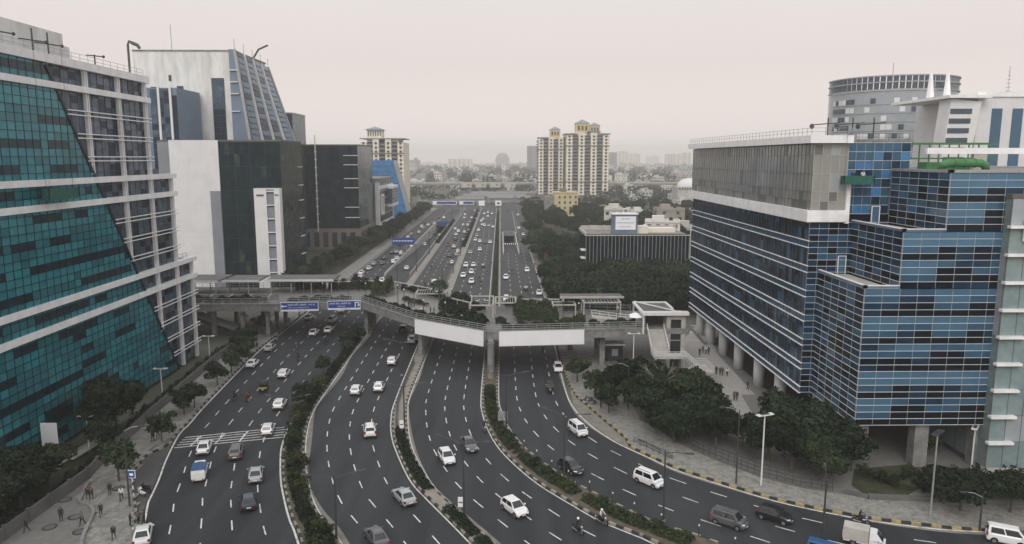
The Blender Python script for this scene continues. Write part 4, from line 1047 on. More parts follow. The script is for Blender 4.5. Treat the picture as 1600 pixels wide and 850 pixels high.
# dark glass clinic block in the grove
CL = wthing('office_building', 'low dark glass block with pale vertical fins and white roof in the tree grove', 'building', (44, 245, 0))
cx0, cx1, cy, ch = 27.8, 61.5, 238, 15.0
MB().box(cx0, cx1, cy, cy + 20, 0, ch).build('wall', 'green_black', CL)
facade(CL, (cx0, cy - .05), (cx1, cy - .05), cols(cx1 - cx0, 1.22), [.4 + 3.8 * k for k in range(5)], seam_pick(('green_black', 'night'), (.7, .3)), tilt=.006)
fm = MB().box(-.07, .07, -.22, 0, 0, ch - .2).mesh('fin', 'metal_grey')
for s in cols(cx1 - cx0, 1.22): obj('fin', fm, CL, (cx0 + s, cy - .07, .1))
for s in (6, 9.8, 11.6, 12.8): 
    m = MB(); x = cx0 + s; m.box(x, x + .12, cy - .35, cy - .2, 4.6, 6.8); m.box(x + 1, x + 1.12, cy - .35, cy - .2, 4.6, 6.8); m.box(x, x + 1.12, cy - .35, cy - .2, 6.8, 6.95); m.box(x, x + 1.12, cy - .35, cy - .2, 4.45, 4.6); m.build('window_frame', 'white_trim', CL)
m = MB(); m.box(cx0 - .3, cx1 + .3, cy - .3, cy + .3, ch, ch + .35); m.box(cx0 - .3, cx0 + .3, cy + .3, cy + 20, ch, ch + .9); m.box(cx0 + .3, cx1 + .3, cy + 19.4, cy + 20, ch, ch + 1.6); m.build('parapet', 'concrete_pale', CL); MB().box(cx0 + .3, cx1, cy + .3, cy + 19.4, ch, ch + .15).build('roof', 'concrete', CL)
MB().box(45.6, 49.2, cy + 6, cy + 10, ch + .15, ch + 2.6).build('roof_cabin', 'cream_wall', CL); MB().box(49.2, 59, cy + 9, cy + 14, ch + .15, ch + 1.6).build('roof_duct', 'cream_wall', CL)
for z in (4.8, 7.4, 10): MB().box(cx0 - 1.4, cx0, cy + .5, cy + 5, z, z + .3).build('balcony', 'white_trim', CL)
MB().tube([(cx1 + .4, cy, 0), (cx1 + .4, cy, 18)], .12, 6).build('flag_pole', 'metal_white', CL)
b_ = wthing('billboard', 'white billboard with faint print in a blue frame on the clinic roof', 'billboard', (41, cy + 6, ch))
MB().box(37, 45.2, cy + 4, cy + 8, ch + .15, ch + 6.6).build('housing', 'blue_grey_panel', b_); MB().box(37.9, 44.6, cy + 3.85, cy + 3.98, ch + 1.6, ch + 6.0).build('board', 'sign_white', b_)
for z, w in ((5.0, 1.4), (3.7, 2.9), (2.4, 1.9)): MB().box(41.2 - w, 41.2 + w, cy + 3.8, cy + 3.84, ch + z, ch + z + .45).build('print_line', 'print_faint', b_)
MB().box(36.8, 45.4, cy + 3.6, cy + 8.2, ch + 6.6, ch + 7).build('cap', 'white_trim', b_)
hs = MB(); x, z, y = 40.6, ch + 7.0, cy + 5
hs.box(x, x + 1.6, y, y + .12, z, z + .12).box(x, x + 1.6, y, y + .12, z + 1.48, z + 1.6).box(x, x + .12, y, y + .12, z + .12, z + 1.48).box(x + 1.48, x + 1.6, y, y + .12, z + .12, z + 1.48)
hs.box(x + .4, x + .58, y, y + .1, z + .3, z + 1.3, 1).box(x + 1.02, x + 1.2, y, y + .1, z + .3, z + 1.3, 1).box(x + .58, x + 1.02, y, y + .1, z + .72, z + .88, 1)
tag(hs.build('letter_sign', ['sign_white', 'print_dark']), 'square framed letter H standing on top of the clinic billboard', 'sign')
# round tower and its white neighbour behind the blue office
RT = wthing('office_tower', 'round grey and white tower with an open louvred crown behind the blue office', 'building', (163, 310, 0))
def ring(m, r, z0, z1, a0, a1, n, mi=0, cx=163, cy=312, th=.3):
    for k in range(n):
        t0, t1 = a0 + (a1 - a0) * k / n, a0 + (a1 - a0) * (k + 1) / n
        p = lambda t, rr, z: (cx + rr * math.cos(t), cy + rr * math.sin(t), z)
        m.add([p(t0, r, z0), p(t1, r, z0), p(t1, r, z1), p(t0, r, z1), p(t0, r - th, z0), p(t1, r - th, z0), p(t1, r - th, z1), p(t0, r - th, z1)], [(0, 1, 2, 3), (3, 2, 6, 7), (0, 4, 5, 1), (5, 4, 7, 6)], mi)
    return m
P0, P1 = math.pi, 2 * math.pi
ring(MB(), 24, 0, 66, P0 - .4, P1 + .4, 40, th=1).build('wall', 'grey_glass', RT)
for k in range(9):
    z = 34 + 3.4 * k
    m = MB()
    for j in range(36):
        t0 = P0 + (P1 - P0) * j / 36
        if (j < 5 and k > 1) or (j > 24) or (rng.random() < (.75 if k < 5 and j > 12 else .5 if k < 5 else .2)): ring(m, 24.12, z, z + 2, t0, t0 + math.pi / 36 * .93, 2, int(rng.random() < .6), th=.2)
    if m.v: stuff(m.build('windows', ['grey_glass_dark', 'white_panel'], RT))
    ring(MB(), 24.2, z - .5, z - .35, P0, P1, 36, th=.3).build('ledge', 'metal_grey', RT)
m = MB()
for j in range(40): ring(m, 24.2, 66.6, 71.4, P0 - .3 + (math.pi + .6) * j / 40, P0 - .3 + (math.pi + .6) * (j + .82) / 40, 1, 0 if j < 24 else 1)
stuff(m.build('crown_panels', ['grey_glass_dark', 'grey_panel'], RT))
for z in (66.1, 69, 71.4): ring(MB(), 24.6, z, z + .45, P0 - .3, P1 + .3, 44, th=.8).build('crown_ring', 'metal_grey', RT)
MB().tube([(163, 312, 60), (163, 312, 79)], .15, 5).build('mast', 'metal_grey', RT)
WN = wthing('office_building', 'white block with tall blue window strips and spired wing behind the blue office', 'building', (175, 235, 0))
MB().box(146, 230, 228, 262, 0, 58.5).build('wall', 'white_panel', WN); MB().box(145.5, 230.5, 227.5, 262.5, 58.5, 60).build('roof', 'white_trim', WN)
for x in np.arange(150.5, 200, 6.4): MB().box(x, x + 3.2, 227.8, 228.05, 32, 55).build('window_strip', 'blue', WN)
vs = [(132, 226, 0), (140, 226, 0), (144, 226, 57), (136.5, 226, 57.8), (132, 232, 0), (140, 232, 0), (144, 232, 57), (136.5, 232, 57.8)]
MB().add(vs, [(0, 1, 2, 3), (3, 2, 6, 7), (4, 0, 3, 7), (1, 5, 6, 2)]).build('wing', 'white_panel', WN)
for k in range(8):
    z = 33 + 2.9 * k; x0 = 132 + 4.5 * z / 57.8 + .3; MB().box(x0, x0 + 6.6, 225.8, 225.98, z, z + 1.5).build('window_band', 'grey_glass_dark', WN)
MB().add([(139.5, 225.9, 30), (142.5, 225.9, 30), (145.8, 225.9, 57), (143, 225.9, 57)], [(0, 1, 2, 3)]).build('slanted_fin', 'metal_white', WN)
MB().box(135, 148, 224.5, 258, 57.9, 58.8).build('wing_roof', 'white_trim', WN)
for x in (138, 143.4): MB().tube([(x, 240, 58), (x - .3, 240, 67)], [1.4, .5], 6).build('spire', 'white_trim', WN)
for x in (163, 170.5):
    m = MB(); m.tube([(x, 240, 59), (x, 240, 69)], .12, 4)
    for k in range(7): m.box(x - 1 + k * .12, x + 1 - k * .12, 239.9, 240.1, 60 + k * 1.2, 60.2 + k * 1.2)
    m.build('aerial', 'metal_grey', WN)
# ================================================================ garden footbridge across all the roads
DZ = 7.9
FR = [(-84, 161), (-49.5, 161), (-32, 164.5), (-16.9, 144.8), (-2.6, 134), (0, 134), (15.8, 135.5), (27.5, 136.5)]
BK = [(-84, 181), (-42, 183.5), (-26, 180), (-12, 166.5), (-2.5, 159), (10.7, 156), (27.5, 153)]
FB = wthing('footbridge', 'wide grey garden footbridge zigzagging across all the carriageways', 'bridge', (-16, 155, 0))
MB().prism(FR + BK[::-1], DZ - 1.15, DZ).build('deck', 'concrete', FB)
MB().prism([(x * .985 + (-.3 if x < 0 else .2) , y + .9) for x, y in FR] + [(x, y - .8) for x, y in BK[::-1]], DZ, DZ + .03).build('deck_paving', 'paver_dark', FB)
MB().prism([(-28, 163.5), (-16.5, 148), (-10, 152), (-14, 164), (-23, 175)], DZ + .03, DZ + .05).build('deck_paving', 'paver_light', FB)
for a, b in zip(FR, FR[1:]):
    m = MB(); m.bar((*a, DZ - .75), (*b, DZ - .75), .5, 1.5); m.build('fascia', 'concrete', FB)
    m = MB(); m.bar((*a, DZ + .1), (*b, DZ + .1), .7, .22); m.build('coping', 'concrete', FB)
for a, b in zip(BK, BK[1:]): MB().bar((*a, DZ - .6), (*b, DZ - .6), .4, 1.2).build('fascia', 'metal_grey', FB)
railing(FB, [(x, y + .2, DZ + .2) for x, y in FR], 1.15, 2.0, 'metal_grey', r=.045, mids=2)
railing(FB, [(x, y - .3, DZ + .1) for x, y in BK], 1.15, 2.4, 'metal_grey', r=.04, mids=1)
# piers: rows of columns in the medians
def pier(xs, ys, zt=DZ - 1.1, w=.8):
    for x, y in zip(xs, ys):
        MB().box(x - w / 2, x + w / 2, y - w / 2, y + w / 2, 0, zt).build('pier', 'concrete', FB)
pier([-30.9] * 4 + [-52.6] * 3, [166, 169.5, 173, 176.5, 163.5, 170, 177])
MB().box(-31.3, -30.5, 165.4, 177.2, DZ - 1.9, DZ - 1.15).build('pier_cap', 'concrete', FB)
pier([-16.4] * 4, [146.4, 150, 154, 158]); MB().box(-16.8, -16.0, 146, 159, DZ - 1.9, DZ - 1.15).build('pier_cap', 'concrete', FB)
pier([-1.9] * 3, [136.5, 142, 148], w=.9); pier([19.6, 19.6, 14.6], [138.6, 146, 151], w=1.0)
pier([-58, -64.5, -71, -77], [163, 163, 163, 163], w=.9); pier([-58, -64.5, -71, -77], [177] * 4, w=.9)
col34 = MB(); col34.tube([(-1.85, 130.2, 0), (-1.85, 130.2, 6.9)], .62, 12); col34.box(-2.3, -1.4, 130.2, 134.2, 6.1, 6.9); col34.build('nose_column', 'concrete', FB)
# canopies on the left arm, escalator under it
for x0, x1, y0, y1, z in ((-82, -66, 170, 180, 11.4), (-65.5, -57, 172, 180.5, 11.2), (-56, -40, 174, 182, 11.0)):
    c = MB().box(x0, x1, y0, y1, z, z + .3).build('canopy', 'concrete_dark', FB)
    m = MB(); m.box(x0 - .1, x1 + .1, y0 - .15, y0, z - .1, z + .4); m.build('canopy_edge', 'metal_white', c)
    for x in np.arange(x0 + 1, x1, 4.8):
        for y in (y0 + .5, y1 - .5): MB().box(x - .1, x + .1, y - .1, y + .1, DZ, z).build('canopy_post', 'metal_grey', c)
for x in np.arange(-80, -52, 4.4): MB().bar((x, 161.4, DZ - .2), (x + 1.6, 165.5, DZ + 1.6), .22, .3).build('bracket', 'metal_grey', FB)
MB().box(-82, -51, 166.6, 167.0, DZ + .03, DZ + 1.3).build('low_wall', 'concrete', FB)
m = MB(); m.bar((-76, 166, 6.2), (-60.5, 166, .5), 2.4, .5); es = m.build('escalator', 'metal_dark', FB)
for y in (164.8, 167.2): MB().bar((-76, y, 7.2), (-60.5, y, 1.5), .12, .9).build('balustrade', 'metal_grey', es)
# pergolas on the deck
def pergola(x0, x1, y0, y1, h, n, label, slat='metal_grey', legs=True):
    t = wthing('pergola', label, 'pergola', ((x0 + x1) / 2, (y0 + y1) / 2, DZ))
    for y in (y0, y1): MB().bar((x0, y, DZ + h), (x1, y, DZ + h), .22, .26).build('beam', 'concrete_pale', t)
    for x in (x0, x1): MB().bar((x, y0, DZ + h), (x, y1, DZ + h), .22, .26).build('beam', 'concrete_pale', t)
    if legs:
        for x in (x0, x1):
            for y in (y0, y1): MB().box(x - .12, x + .12, y - .12, y + .12, DZ, DZ + h).build('post', 'concrete_pale', t)
    for k in range(n):
        x = x0 + (x1 - x0) * (k + .5) / n; MB().bar((x, y0, DZ + h + .1), (x, y1, DZ + h + .1), .1, .2).build('slat', slat, t)
    return t
pergola(-6.2, -1.6, 146.5, 156.5, 2.6, 0, 'open white box frame on the bend of the garden footbridge')
pergola(-1.2, 3.2, 150, 156.5, 2.4, 9, 'white slatted pergola over the planted middle of the footbridge')
pergola(-19.5, -12.6, 166.0, 170.8, 1.4, 12, 'low slatted pergola by the palm on the footbridge')
pergola(17, 24.5, 147.5, 152, 2.9, 11, 'slatted steel pergola by the lift end of the footbridge')
pergola(10.8, 15.4, 148.6, 152.2, 2.2, 0, 'plain steel frame shelter between hedge and slatted pergola')
rf = wthing('canopy', 'flat brown roof canopy with pale rim at the back of the footbridge', 'canopy', (20, 154, DZ))
MB().box(12.5, 25.5, 150.6, 154.2, DZ + 3.3, DZ + 3.55).build('roof', 'concrete_dark', rf); MB().box(12.3, 25.7, 150.4, 150.6, DZ + 3.2, DZ + 3.65).build('rim', 'concrete_pale', rf)
for x in (13, 19, 25): MB().box(x - .1, x + .1, 153.6, 153.8, DZ, DZ + 3.3).build('post', 'metal_grey', rf)
# ramp rails on the right arm
rr = wthing('ramp', 'railed wheelchair ramp on the right arm of the footbridge', 'ramp', (22, 143, DZ))
m = MB(); m.add([(18, 141, DZ + .05), (26.5, 141, DZ + .05), (26.5, 143.2, DZ + .05), (18, 143.2, DZ + 1.2), (18, 141, DZ + 1.2), (18, 143.2, DZ + .05)], [(0, 1, 4), (4, 1, 2, 3), (0, 4, 3, 5)]); m.build('slope', 'concrete_pale', rr)
railing(rr, [(18, 140.9, DZ + 1.2), (26.5, 140.9, DZ + .05)], 1.0, 1.6, 'metal_white', r=.04); railing(rr, [(18, 143.3, DZ + 1.2), (26.5, 143.3, DZ + .05)], 1.0, 1.6, 'metal_white', r=.04)
# lift and stairs at the right end
LT = wthing('lift_tower', 'grey lift tower with tall dark glass door at the right end of the footbridge', 'tower', (33.5, 138, 0))
m = MB(); m.box(31.6, 32.4, 136.6, 140.4, 0, 10.6); m.box(34.4, 35.2, 136.6, 140.4, 0, 10.6); m.box(32.4, 34.4, 137.2, 140.4, 0, 10.6); m.box(32.4, 34.4, 136.6, 137.2, 9.6, 10.6); m.build('shaft', 'concrete_pale', LT)
MB().box(32.42, 34.38, 136.9, 137.15, .2, 9.55).build('glass_door', 'window_dark', LT); MB().box(32.42, 34.38, 136.8, 136.9, 5.4, 5.6).build('door_bar', 'metal_grey', LT)
m = MB(); m.box(26.8, 35.6, 135.6, 137.0, 10.6, 11.2); m.box(26.8, 27.3, 137.0, 147, 10.7, 11.1); m.box(33.2, 33.7, 140.4, 147, 10.7, 11.1); m.box(27.3, 33.2, 146.5, 147, 10.7, 11.1); m.build('canopy_frame', 'metal_white', LT)
MB().box(27.3, 33.2, 137.0, 146.5, 10.75, 10.85).build('canopy_roof', 'concrete_dark', LT); MB().bar((27.2, 146.6, 11.2), (33.3, 137.2, 11.2), .25, .2).build('canopy_brace', 'metal_white', LT)
for p in ((27.05, 136.2), (27.05, 146.7), (33.4, 146.7)): MB().box(p[0] - .15, p[0] + .15, p[1] - .15, p[1] + .15, DZ - 1, 10.7).build('post', 'metal_white', LT)
MB().box(27.5, 36, 136.55, 153, DZ - 1.1, DZ).build('landing', 'concrete', LT)
MB().box(28.2, 31.6, 140, 140.2, DZ, 10.4).build('back_wall', 'window_dark', LT)
SS = wthing('staircase', 'grey switchback staircase with steel railings below the lift tower', 'staircase', (32, 130, 0))
def flight(a, b, w, n, side):
    a, b = Vector(a), Vector(b); st = MB().box(-w / 2 * abs(side[0]) - .17 * abs(side[1]), w / 2 * abs(side[0]) + .17 * abs(side[1]), -w / 2 * abs(side[1]) - .17 * abs(side[0]), w / 2 * abs(side[1]) + .17 * abs(side[0]), -.3, 0).mesh('step', 'concrete_pale')
    for k in range(n): obj('step', st, SS, a.lerp(b, (k + .5) / n))
    s = Vector((*side, 0)) * (w / 2 + .1)
    for sg in (-1, 1):
        MB().bar(a + s * sg + Vector((0, 0, -.2)), b + s * sg + Vector((0, 0, -.2)), .14, .6).build('stringer', 'metal_grey', SS)
        railing(SS, [a + s * sg, b + s * sg], 1.05, 1.4, 'metal_white', r=.035, mids=2)
flight((29.4, 136.4, DZ), (29.4, 131.4, 4.6), 3.0, 16, (1, 0))
MB().box(27.7, 33.2, 128.2, 131.4, 4.2, 4.5).build('landing', 'concrete_pale', SS); railing(SS, [(27.7, 131.4, 4.5), (27.7, 128.2, 4.5), (33.2, 128.2, 4.5)], 1.05, 1.4, 'metal_white', r=.035, mids=2)
flight((33.2, 129.8, 4.5), (35.6, 129.8, 2.4), 2.8, 11, (0, 1))
MB().box(35.6, 37.8, 126, 131.3, 2.1, 2.4).build('landing', 'concrete_pale', SS); railing(SS, [(35.6, 131.3, 2.4), (37.8, 131.3, 2.4), (37.8, 126, 2.4)], 1.05, 1.4, 'metal_white', r=.035, mids=2)
flight((35.4, 126.9, 2.4), (31.4, 126.9, .15), 2.0, 12, (0, 1))
for p in ((27.9, 128.4), (33, 128.4), (33, 131.2), (37.6, 126.2), (37.6, 131.1)): MB().box(p[0] - .18, p[0] + .18, p[1] - .18, p[1] + .18, .1, 4.2 if p[0] < 34 else 2.1).build('post', 'metal_grey', SS)
MB().box(35.7, 37.7, 126.1, 126.2, .2, 2.0).build('mesh_panel', 'metal_grey', SS)
# café parasols on the landing
for px, py in ((993, 490), (1003, 503)):
    g0 = G(px, py, DZ + 2.4); t = thing('parasol', 'round white parasol on the footbridge landing next to the lift tower', 'parasol', (g0.x, max(g0.y, 137.5), DZ), 0, 'parasols by the lift')
    MB().tube([(0, 0, 0), (0, 0, 2.5)], .05, 6).build('pole', 'metal_white', t)
    m = MB(); ring8 = [(1.35 * math.cos(k * math.pi / 4), 1.35 * math.sin(k * math.pi / 4), 2.1) for k in range(8)]; m.add(ring8 + [(0, 0, 2.65)], [(k, (k + 1) % 8, 8) for k in range(8)]); m.build('canopy', 'sign_white', t)
for px, py in ((622, 478), (632, 486), (662, 497), (696, 503), (706, 482), (736, 490), (880, 500), (904, 500), (965, 512), (572, 470), (545, 462), (505, 466)):
    g0 = G(px, py, DZ); h = random.uniform(3.2, 4.6); t = thing('deck_post', 'thin grey light post standing on the garden footbridge deck', 'post', g0, 0, 'light posts on the footbridge deck')
    MB().tube([(0, 0, 0), (0, 0, h)], .07, 6).build('pole', 'metal_dark', t); MB().box(-.12, .12, -.12, .12, h, h + .3).build('lamp', 'lamp_glass', t)
for a, b, lab in (((-26, 177.2), (-13, 164.2), 'long pale handrail beam above the back hedge of the footbridge'), ((-48, 176), (-31, 178.5), 'long pale handrail beam on the left arm behind the blue signs'), ((3, 154.2), (12.5, 153.8), 'pale beam at the back of the big footbridge hedge'), ((-12, 157), (-6.5, 150.5), 'pale handrail beam beside the white box frame')):
    t = wthing('handrail_frame', lab, 'beam', (*a, DZ)); MB().bar((*a, DZ + 2.4), (*b, DZ + 2.4), .2, .22).build('beam', 'concrete_pale', t)
    for f in (0.02, .5, .98): q = Vector((*a, DZ)).lerp(Vector((*b, DZ)), f); MB().box(q.x - .08, q.x + .08, q.y - .08, q.y + .08, DZ, DZ + 2.3).build('post', 'metal_grey', t)
# bus shelter beneath
g0 = G(955, 545)
BS = wthing('bus_shelter', 'white flat-roofed kiosk shelter below the lift end of the footbridge', 'shelter', (21.5, 142, 0))
MB().box(19.2, 24.6, 141, 144.2, 3.4, 3.7).build('roof', 'sign_white', BS); MB().box(20.6, 23.2, 141.9, 143.5, 3.7, 3.85).build('roof_hatch', 'metal_grey', BS)
MB().box(20.8, 24.2, 141.6, 143.8, .15, 3.4).build('cabin', 'window_dark', BS); MB().box(19.5, 19.65, 141.3, 141.45, .15, 3.4).build('post', 'metal_grey', BS); MB().box(22, 23.2, 141.5, 141.58, 1.2, 2.6).build('window', 'grey_glass', BS)
# blank billboards on the bridge
def board(a, b, z0, z1, label, th=.25):
    a, b = Vector((*a, 0)), Vector((*b, 0)); n = Vector(((b - a).y, -(b - a).x, 0)).normalized() * .55
    t = wthing('billboard', label, 'billboard', ((a.x + b.x) / 2, (a.y + b.y) / 2, z0))
    zc = (z0 + z1) / 2; MB().bar(a + n + Vector((0, 0, zc)), b + n + Vector((0, 0, zc)), th, z1 - z0).build('board', 'sign_white', t)
    fr_ = MB()
    for z in (z0, z1): fr_.bar(a + n * 1.02 + Vector((0, 0, z)), b + n * 1.02 + Vector((0, 0, z)), th + .06, .08)
    fr_.build('frame', 'metal_grey', t)
    for f in (.05, .35, .65, .95):
        p = a.lerp(b, f); MB().bar(p + n * .2 + Vector((0, 0, zc + .3)), p + n + Vector((0, 0, zc + .3)), .12, .12).build('bracket', 'metal_grey', t)
board((-16.8, 144.4), (-2.9, 133.9), 5.3, 8.35, 'blank white billboard on the slanting side of the footbridge')
board((-.4, 133.8), (15.6, 135.2), 5.4, 8.3, 'blank white billboard on the straight side of the footbridge')
# blue direction signs
def text(s, size, par, loc, rx=R(90), rz=0, mat='sign_white', align='LEFT'):
    cu = bpy.data.curves.new('lettering', 'FONT'); cu.body = s; cu.size = size; cu.align_x = align; cu.extrude = .01
    o = bpy.data.objects.new('tmp', cu); col.objects.link(o)
    dg = bpy.context.evaluated_depsgraph_get(); me = bpy.data.meshes.new_from_object(o.evaluated_get(dg)); bpy.data.objects.remove(o)
    me.materials.clear(); me.materials.append(MAT[mat]); me.name = 'lettering'
    t = obj('lettering', me, par); t.location = loc; t.rotation_euler = (rx, 0, rz); return t
def blue_sign(x0, x1, y, z0, z1, label, l1, l2, arrow, rz=0):
    t = thing('direction_sign', label, 'sign', (x0, y, z0), rz); W_, H_ = x1 - x0, z1 - z0
    MB().box(0, W_, .02, .12, 0, H_).build('panel', 'sign_white', t); MB().box(.12, W_ - .12, -.03, .019, .42, H_ - .12).build('blue_field', 'sign_blue', t)
    ax = W_ * .1 if arrow == 'l' else W_ * .9; m = MB(); c = H_ * .56
    if arrow == 'l': m.box(ax - .3, ax + .5, -.06, -.035, c - .1, c + .1); m.add([(ax - .3, -.05, c + .35), (ax - .85, -.05, c), (ax - .3, -.05, c - .35)], [(0, 1, 2)])
    else:
        m.box(ax - .5, ax - .32, -.06, -.035, c - .6, c + .4); m.box(ax - .5, ax + .4, -.06, -.035, c + .4, c + .58); m.box(ax + .22, ax + .4, -.06, -.035, c - .05, c + .4); m.add([(ax - .02, -.05, c - .05), (ax + .31, -.05, c - .45), (ax + .64, -.05, c - .05)], [(0, 1, 2)])
    m.build('arrow', 'sign_white', t)
    xa = W_ * .19 if arrow == 'l' else W_ * .06
    text(l1, .52, t, (xa, -.04, H_ * .60)); text(l2, .36, t, (xa + (0 if arrow == 'l' else W_ * .24), -.04, H_ * .33))
    text('Emergency 1033', .26, t, (W_ * .45, .01, .1), mat='print_dark'); return t
blue_sign(-48.6, -40.4, 160.1, 6.5, 8.55, 'blue direction sign with a left arrow on the footbridge over the left road', 'साइबर सिटी, बिल्डिंग - 9 व 10', 'Cyber Terrace Building 9 & 10', 'l', R(5))
blue_sign(-38.6, -31.4, 161.6, 6.5, 8.55, 'blue direction sign with a U-turn arrow on the footbridge', 'इफको चौक, महरौली रोड', 'Delhi, Jaipur', 'u', R(5))
# second footbridge far down the road and the sign gantry in between
F2 = wthing('footbridge', 'distant grey footbridge with blue signs and two white posters', 'bridge', (-20, 560, 0))
MB().box(-62, 24, 556, 561, 6.6, 8.2).build('deck', 'concrete', F2); MB().box(24, 44, 557, 561, 5.8, 7.2).build('side_ramp', 'metal_white', F2)
railing(F2, [(-62, 556, 8.2), (44, 556, 8.2)], 1.3, 3, 'metal_grey', r=.08, post_obj=False)
for x in (-54, -41, -30, -16.5, -2, 15): MB().box(x - .6, x + .6, 557, 559, 0, 6.6).build('pier', 'concrete', F2)
for x0, x1, mt in ((-51, -33, 'sign_blue'), (-31, -20, 'sign_blue')):
    q = MB().box(x0, x1, 555.3, 555.6, 5.4, 8.0).build('direction_sign', 'sign_white', F2); MB().box(x0 + 3, x1 - .5, 555.1, 555.28, 5.9, 7.7).build('blue_field', mt, q)
for x0 in (-16.5, -4): 
    q = MB().box(x0, x0 + 4.6, 555.2, 555.6, 4.6, 8.4).build('poster', 'sign_white', F2)
    if x0 > -10: MB().ball((x0 + 2.3, 555.15, 6.4), 1.2, .1, .8, 8, 5).build('poster_picture', 'print_dark', q)
GS = wthing('sign_gantry', 'blue overhead direction board on one post beside the service road', 'sign', (-52.5, 300, 0))
p0 = AY(612, 372, 300); p1 = AY(648, 382, 300)
MB().box(p0.x, p1.x, 299.9, 300.1, p1.z, p0.z).build('board', 'sign_blue', GS); MB().tube([((p0.x + p1.x) / 2 + 1.2, 300.3, 0), ((p0.x + p1.x) / 2 + 1.2, 300.3, p0.z)], .18, 8).build('post', 'metal_grey', GS)
m = MB()
for k in range(14): m.box(p0.x + .5 + k * .6, p0.x + .9 + k * .6, 299.8, 299.88, p1.z + 1.2 + .2 * (k % 2), p1.z + 1.7)
stuff(m.build('print', 'sign_white', GS))
# metro viaduct
MV = wthing('metro_viaduct', 'distant grey metro viaduct crossing the whole valley on round piers', 'bridge', (0, 830, 0))
MB().box(-420, 640, 826, 836, 10.2, 12.6).build('deck', 'concrete', MV); MB().box(-420, 640, 825.6, 826, 12.0, 13.6).build('parapet', 'concrete_pale', MV)
for x in range(-400, 640, 32):
    if -60 < x < 20 and x % 64: continue
    MB().tube([(x, 831, 0), (x, 831, 8.6)], 1.2, 10).build('pier', 'concrete', MV); MB().add([(x - 1.2, 827, 8.6), (x + 1.2, 827, 8.6), (x + 1.2, 835, 8.6), (x - 1.2, 835, 8.6), (x - 4, 826.5, 10.2), (x + 4, 826.5, 10.2), (x + 4, 835.5, 10.2), (x - 4, 835.5, 10.2)], [(0, 1, 5, 4), (1, 2, 6, 5), (2, 3, 7, 6), (3, 0, 4, 7)]).build('pier_head', 'concrete', MV)
for x in (-44, -28, -12, 4.5):
    q = MB().box(x, x + 12, 824.8, 825.4, 7.6, 12.2).build('advert_panel', 'concrete_pale', MV); MB().box(x + 7.5, x + 8.8, 824.6, 824.78, 9.4, 11.4).build('picture', 'grey_glass_dark', q)
for i, (x0, y0, w, d) in enumerate(((-40, 640, 26, 30), (-12, 650, 24, 40), (14, 655, 16, 26), (-36, 690, 60, 30), (-30, 735, 70, 40))):
    t = wthing('toll_canopy', 'low pale roof of the toll plaza shed between the far footbridge and the viaduct', 'canopy', (x0 + w / 2, y0 + d / 2, 0), 'toll plaza roofs')
    m = MB(); m.add([(x0, y0, 5.2), (x0 + w, y0, 5.2), (x0 + w, y0 + d, 5.2), (x0, y0 + d, 5.2), (x0, y0 + d / 2, 6.4), (x0 + w, y0 + d / 2, 6.4)], [(0, 1, 5, 4), (3, 4, 5, 2), (0, 4, 3), (1, 2, 5), (0, 3, 2, 1)]); m.build('roof', 'concrete', t)
    for x in np.arange(x0 + 2, x0 + w, 6): MB().box(x - .3, x + .3, y0 + 1, y0 + 1.6, 0, 5.2).build('post', 'metal_grey', t)
# ================================================================ fences, barriers
def fence(name, label, pts, h, step, mat, wall=None):
    t = wthing(name, label, 'fence', (pts[0][0], pts[0][1], 0))
    if wall:
        m = MB()
        for a, b in zip(pts, pts[1:]): m.bar((a[0], a[1], wall / 2), (b[0], b[1], wall / 2), .3, wall)
        m.build('base_wall', 'concrete_dark', t)
    z = wall or .13
    railing(t, [(p[0], p[1], z) for p in pts], h, step, mat, r=.03, mids=2)
    return t
FLw = wthing('boundary_wall', 'dark boundary wall with hedge between the left pavement and the teal office lawn', 'wall', fence_L[1])
m = MB()
for a, b in zip(fence_L, fence_L[1:]): m.bar((a.x, a.y, .8), (b.x, b.y, .8), .3, 1.6)
m.build('wall', 'concrete_dark', FLw)
for a, b in zip(fence_L, fence_L[1:]):
    n = max(1, int((b - a).length / 3))
    for k in range(n): p = a.lerp(b, k / n); MB().box(p.x - .2, p.x + .2, p.y - .2, p.y + .2, 0, 1.75).build('wall_post', 'concrete_dark', FLw)
fence('railing_fence', 'dark steel railing fence along the tree side of the right pavement', [G(*p) for p in ((1000, 657), (1057, 692), (1108, 716), (1189, 747), (1251, 763), (1300, 771))], 1.5, .9, 'metal_dark', .35)
pw = wthing('planter_wall', 'long dark low wall between the right pavement and the office lawn', 'wall', G(1400, 783))
a, b, c = G(1320, 772), G(1356, 781), G(1760, 797)
MB().bar((a.x, a.y, .3), (b.x, b.y, .3), .4, .6).bar((b.x, b.y, .35), (c.x, c.y, .35), .5, .7).build('wall', 'concrete_dark', pw)
fence('guard_rail', 'low dark guard rail along the kerb below the big right hand trees', [G(*p) for p in ((990, 693), (1010, 702), (1030, 711), (1050, 720))], .9, 1.2, 'metal_dark')
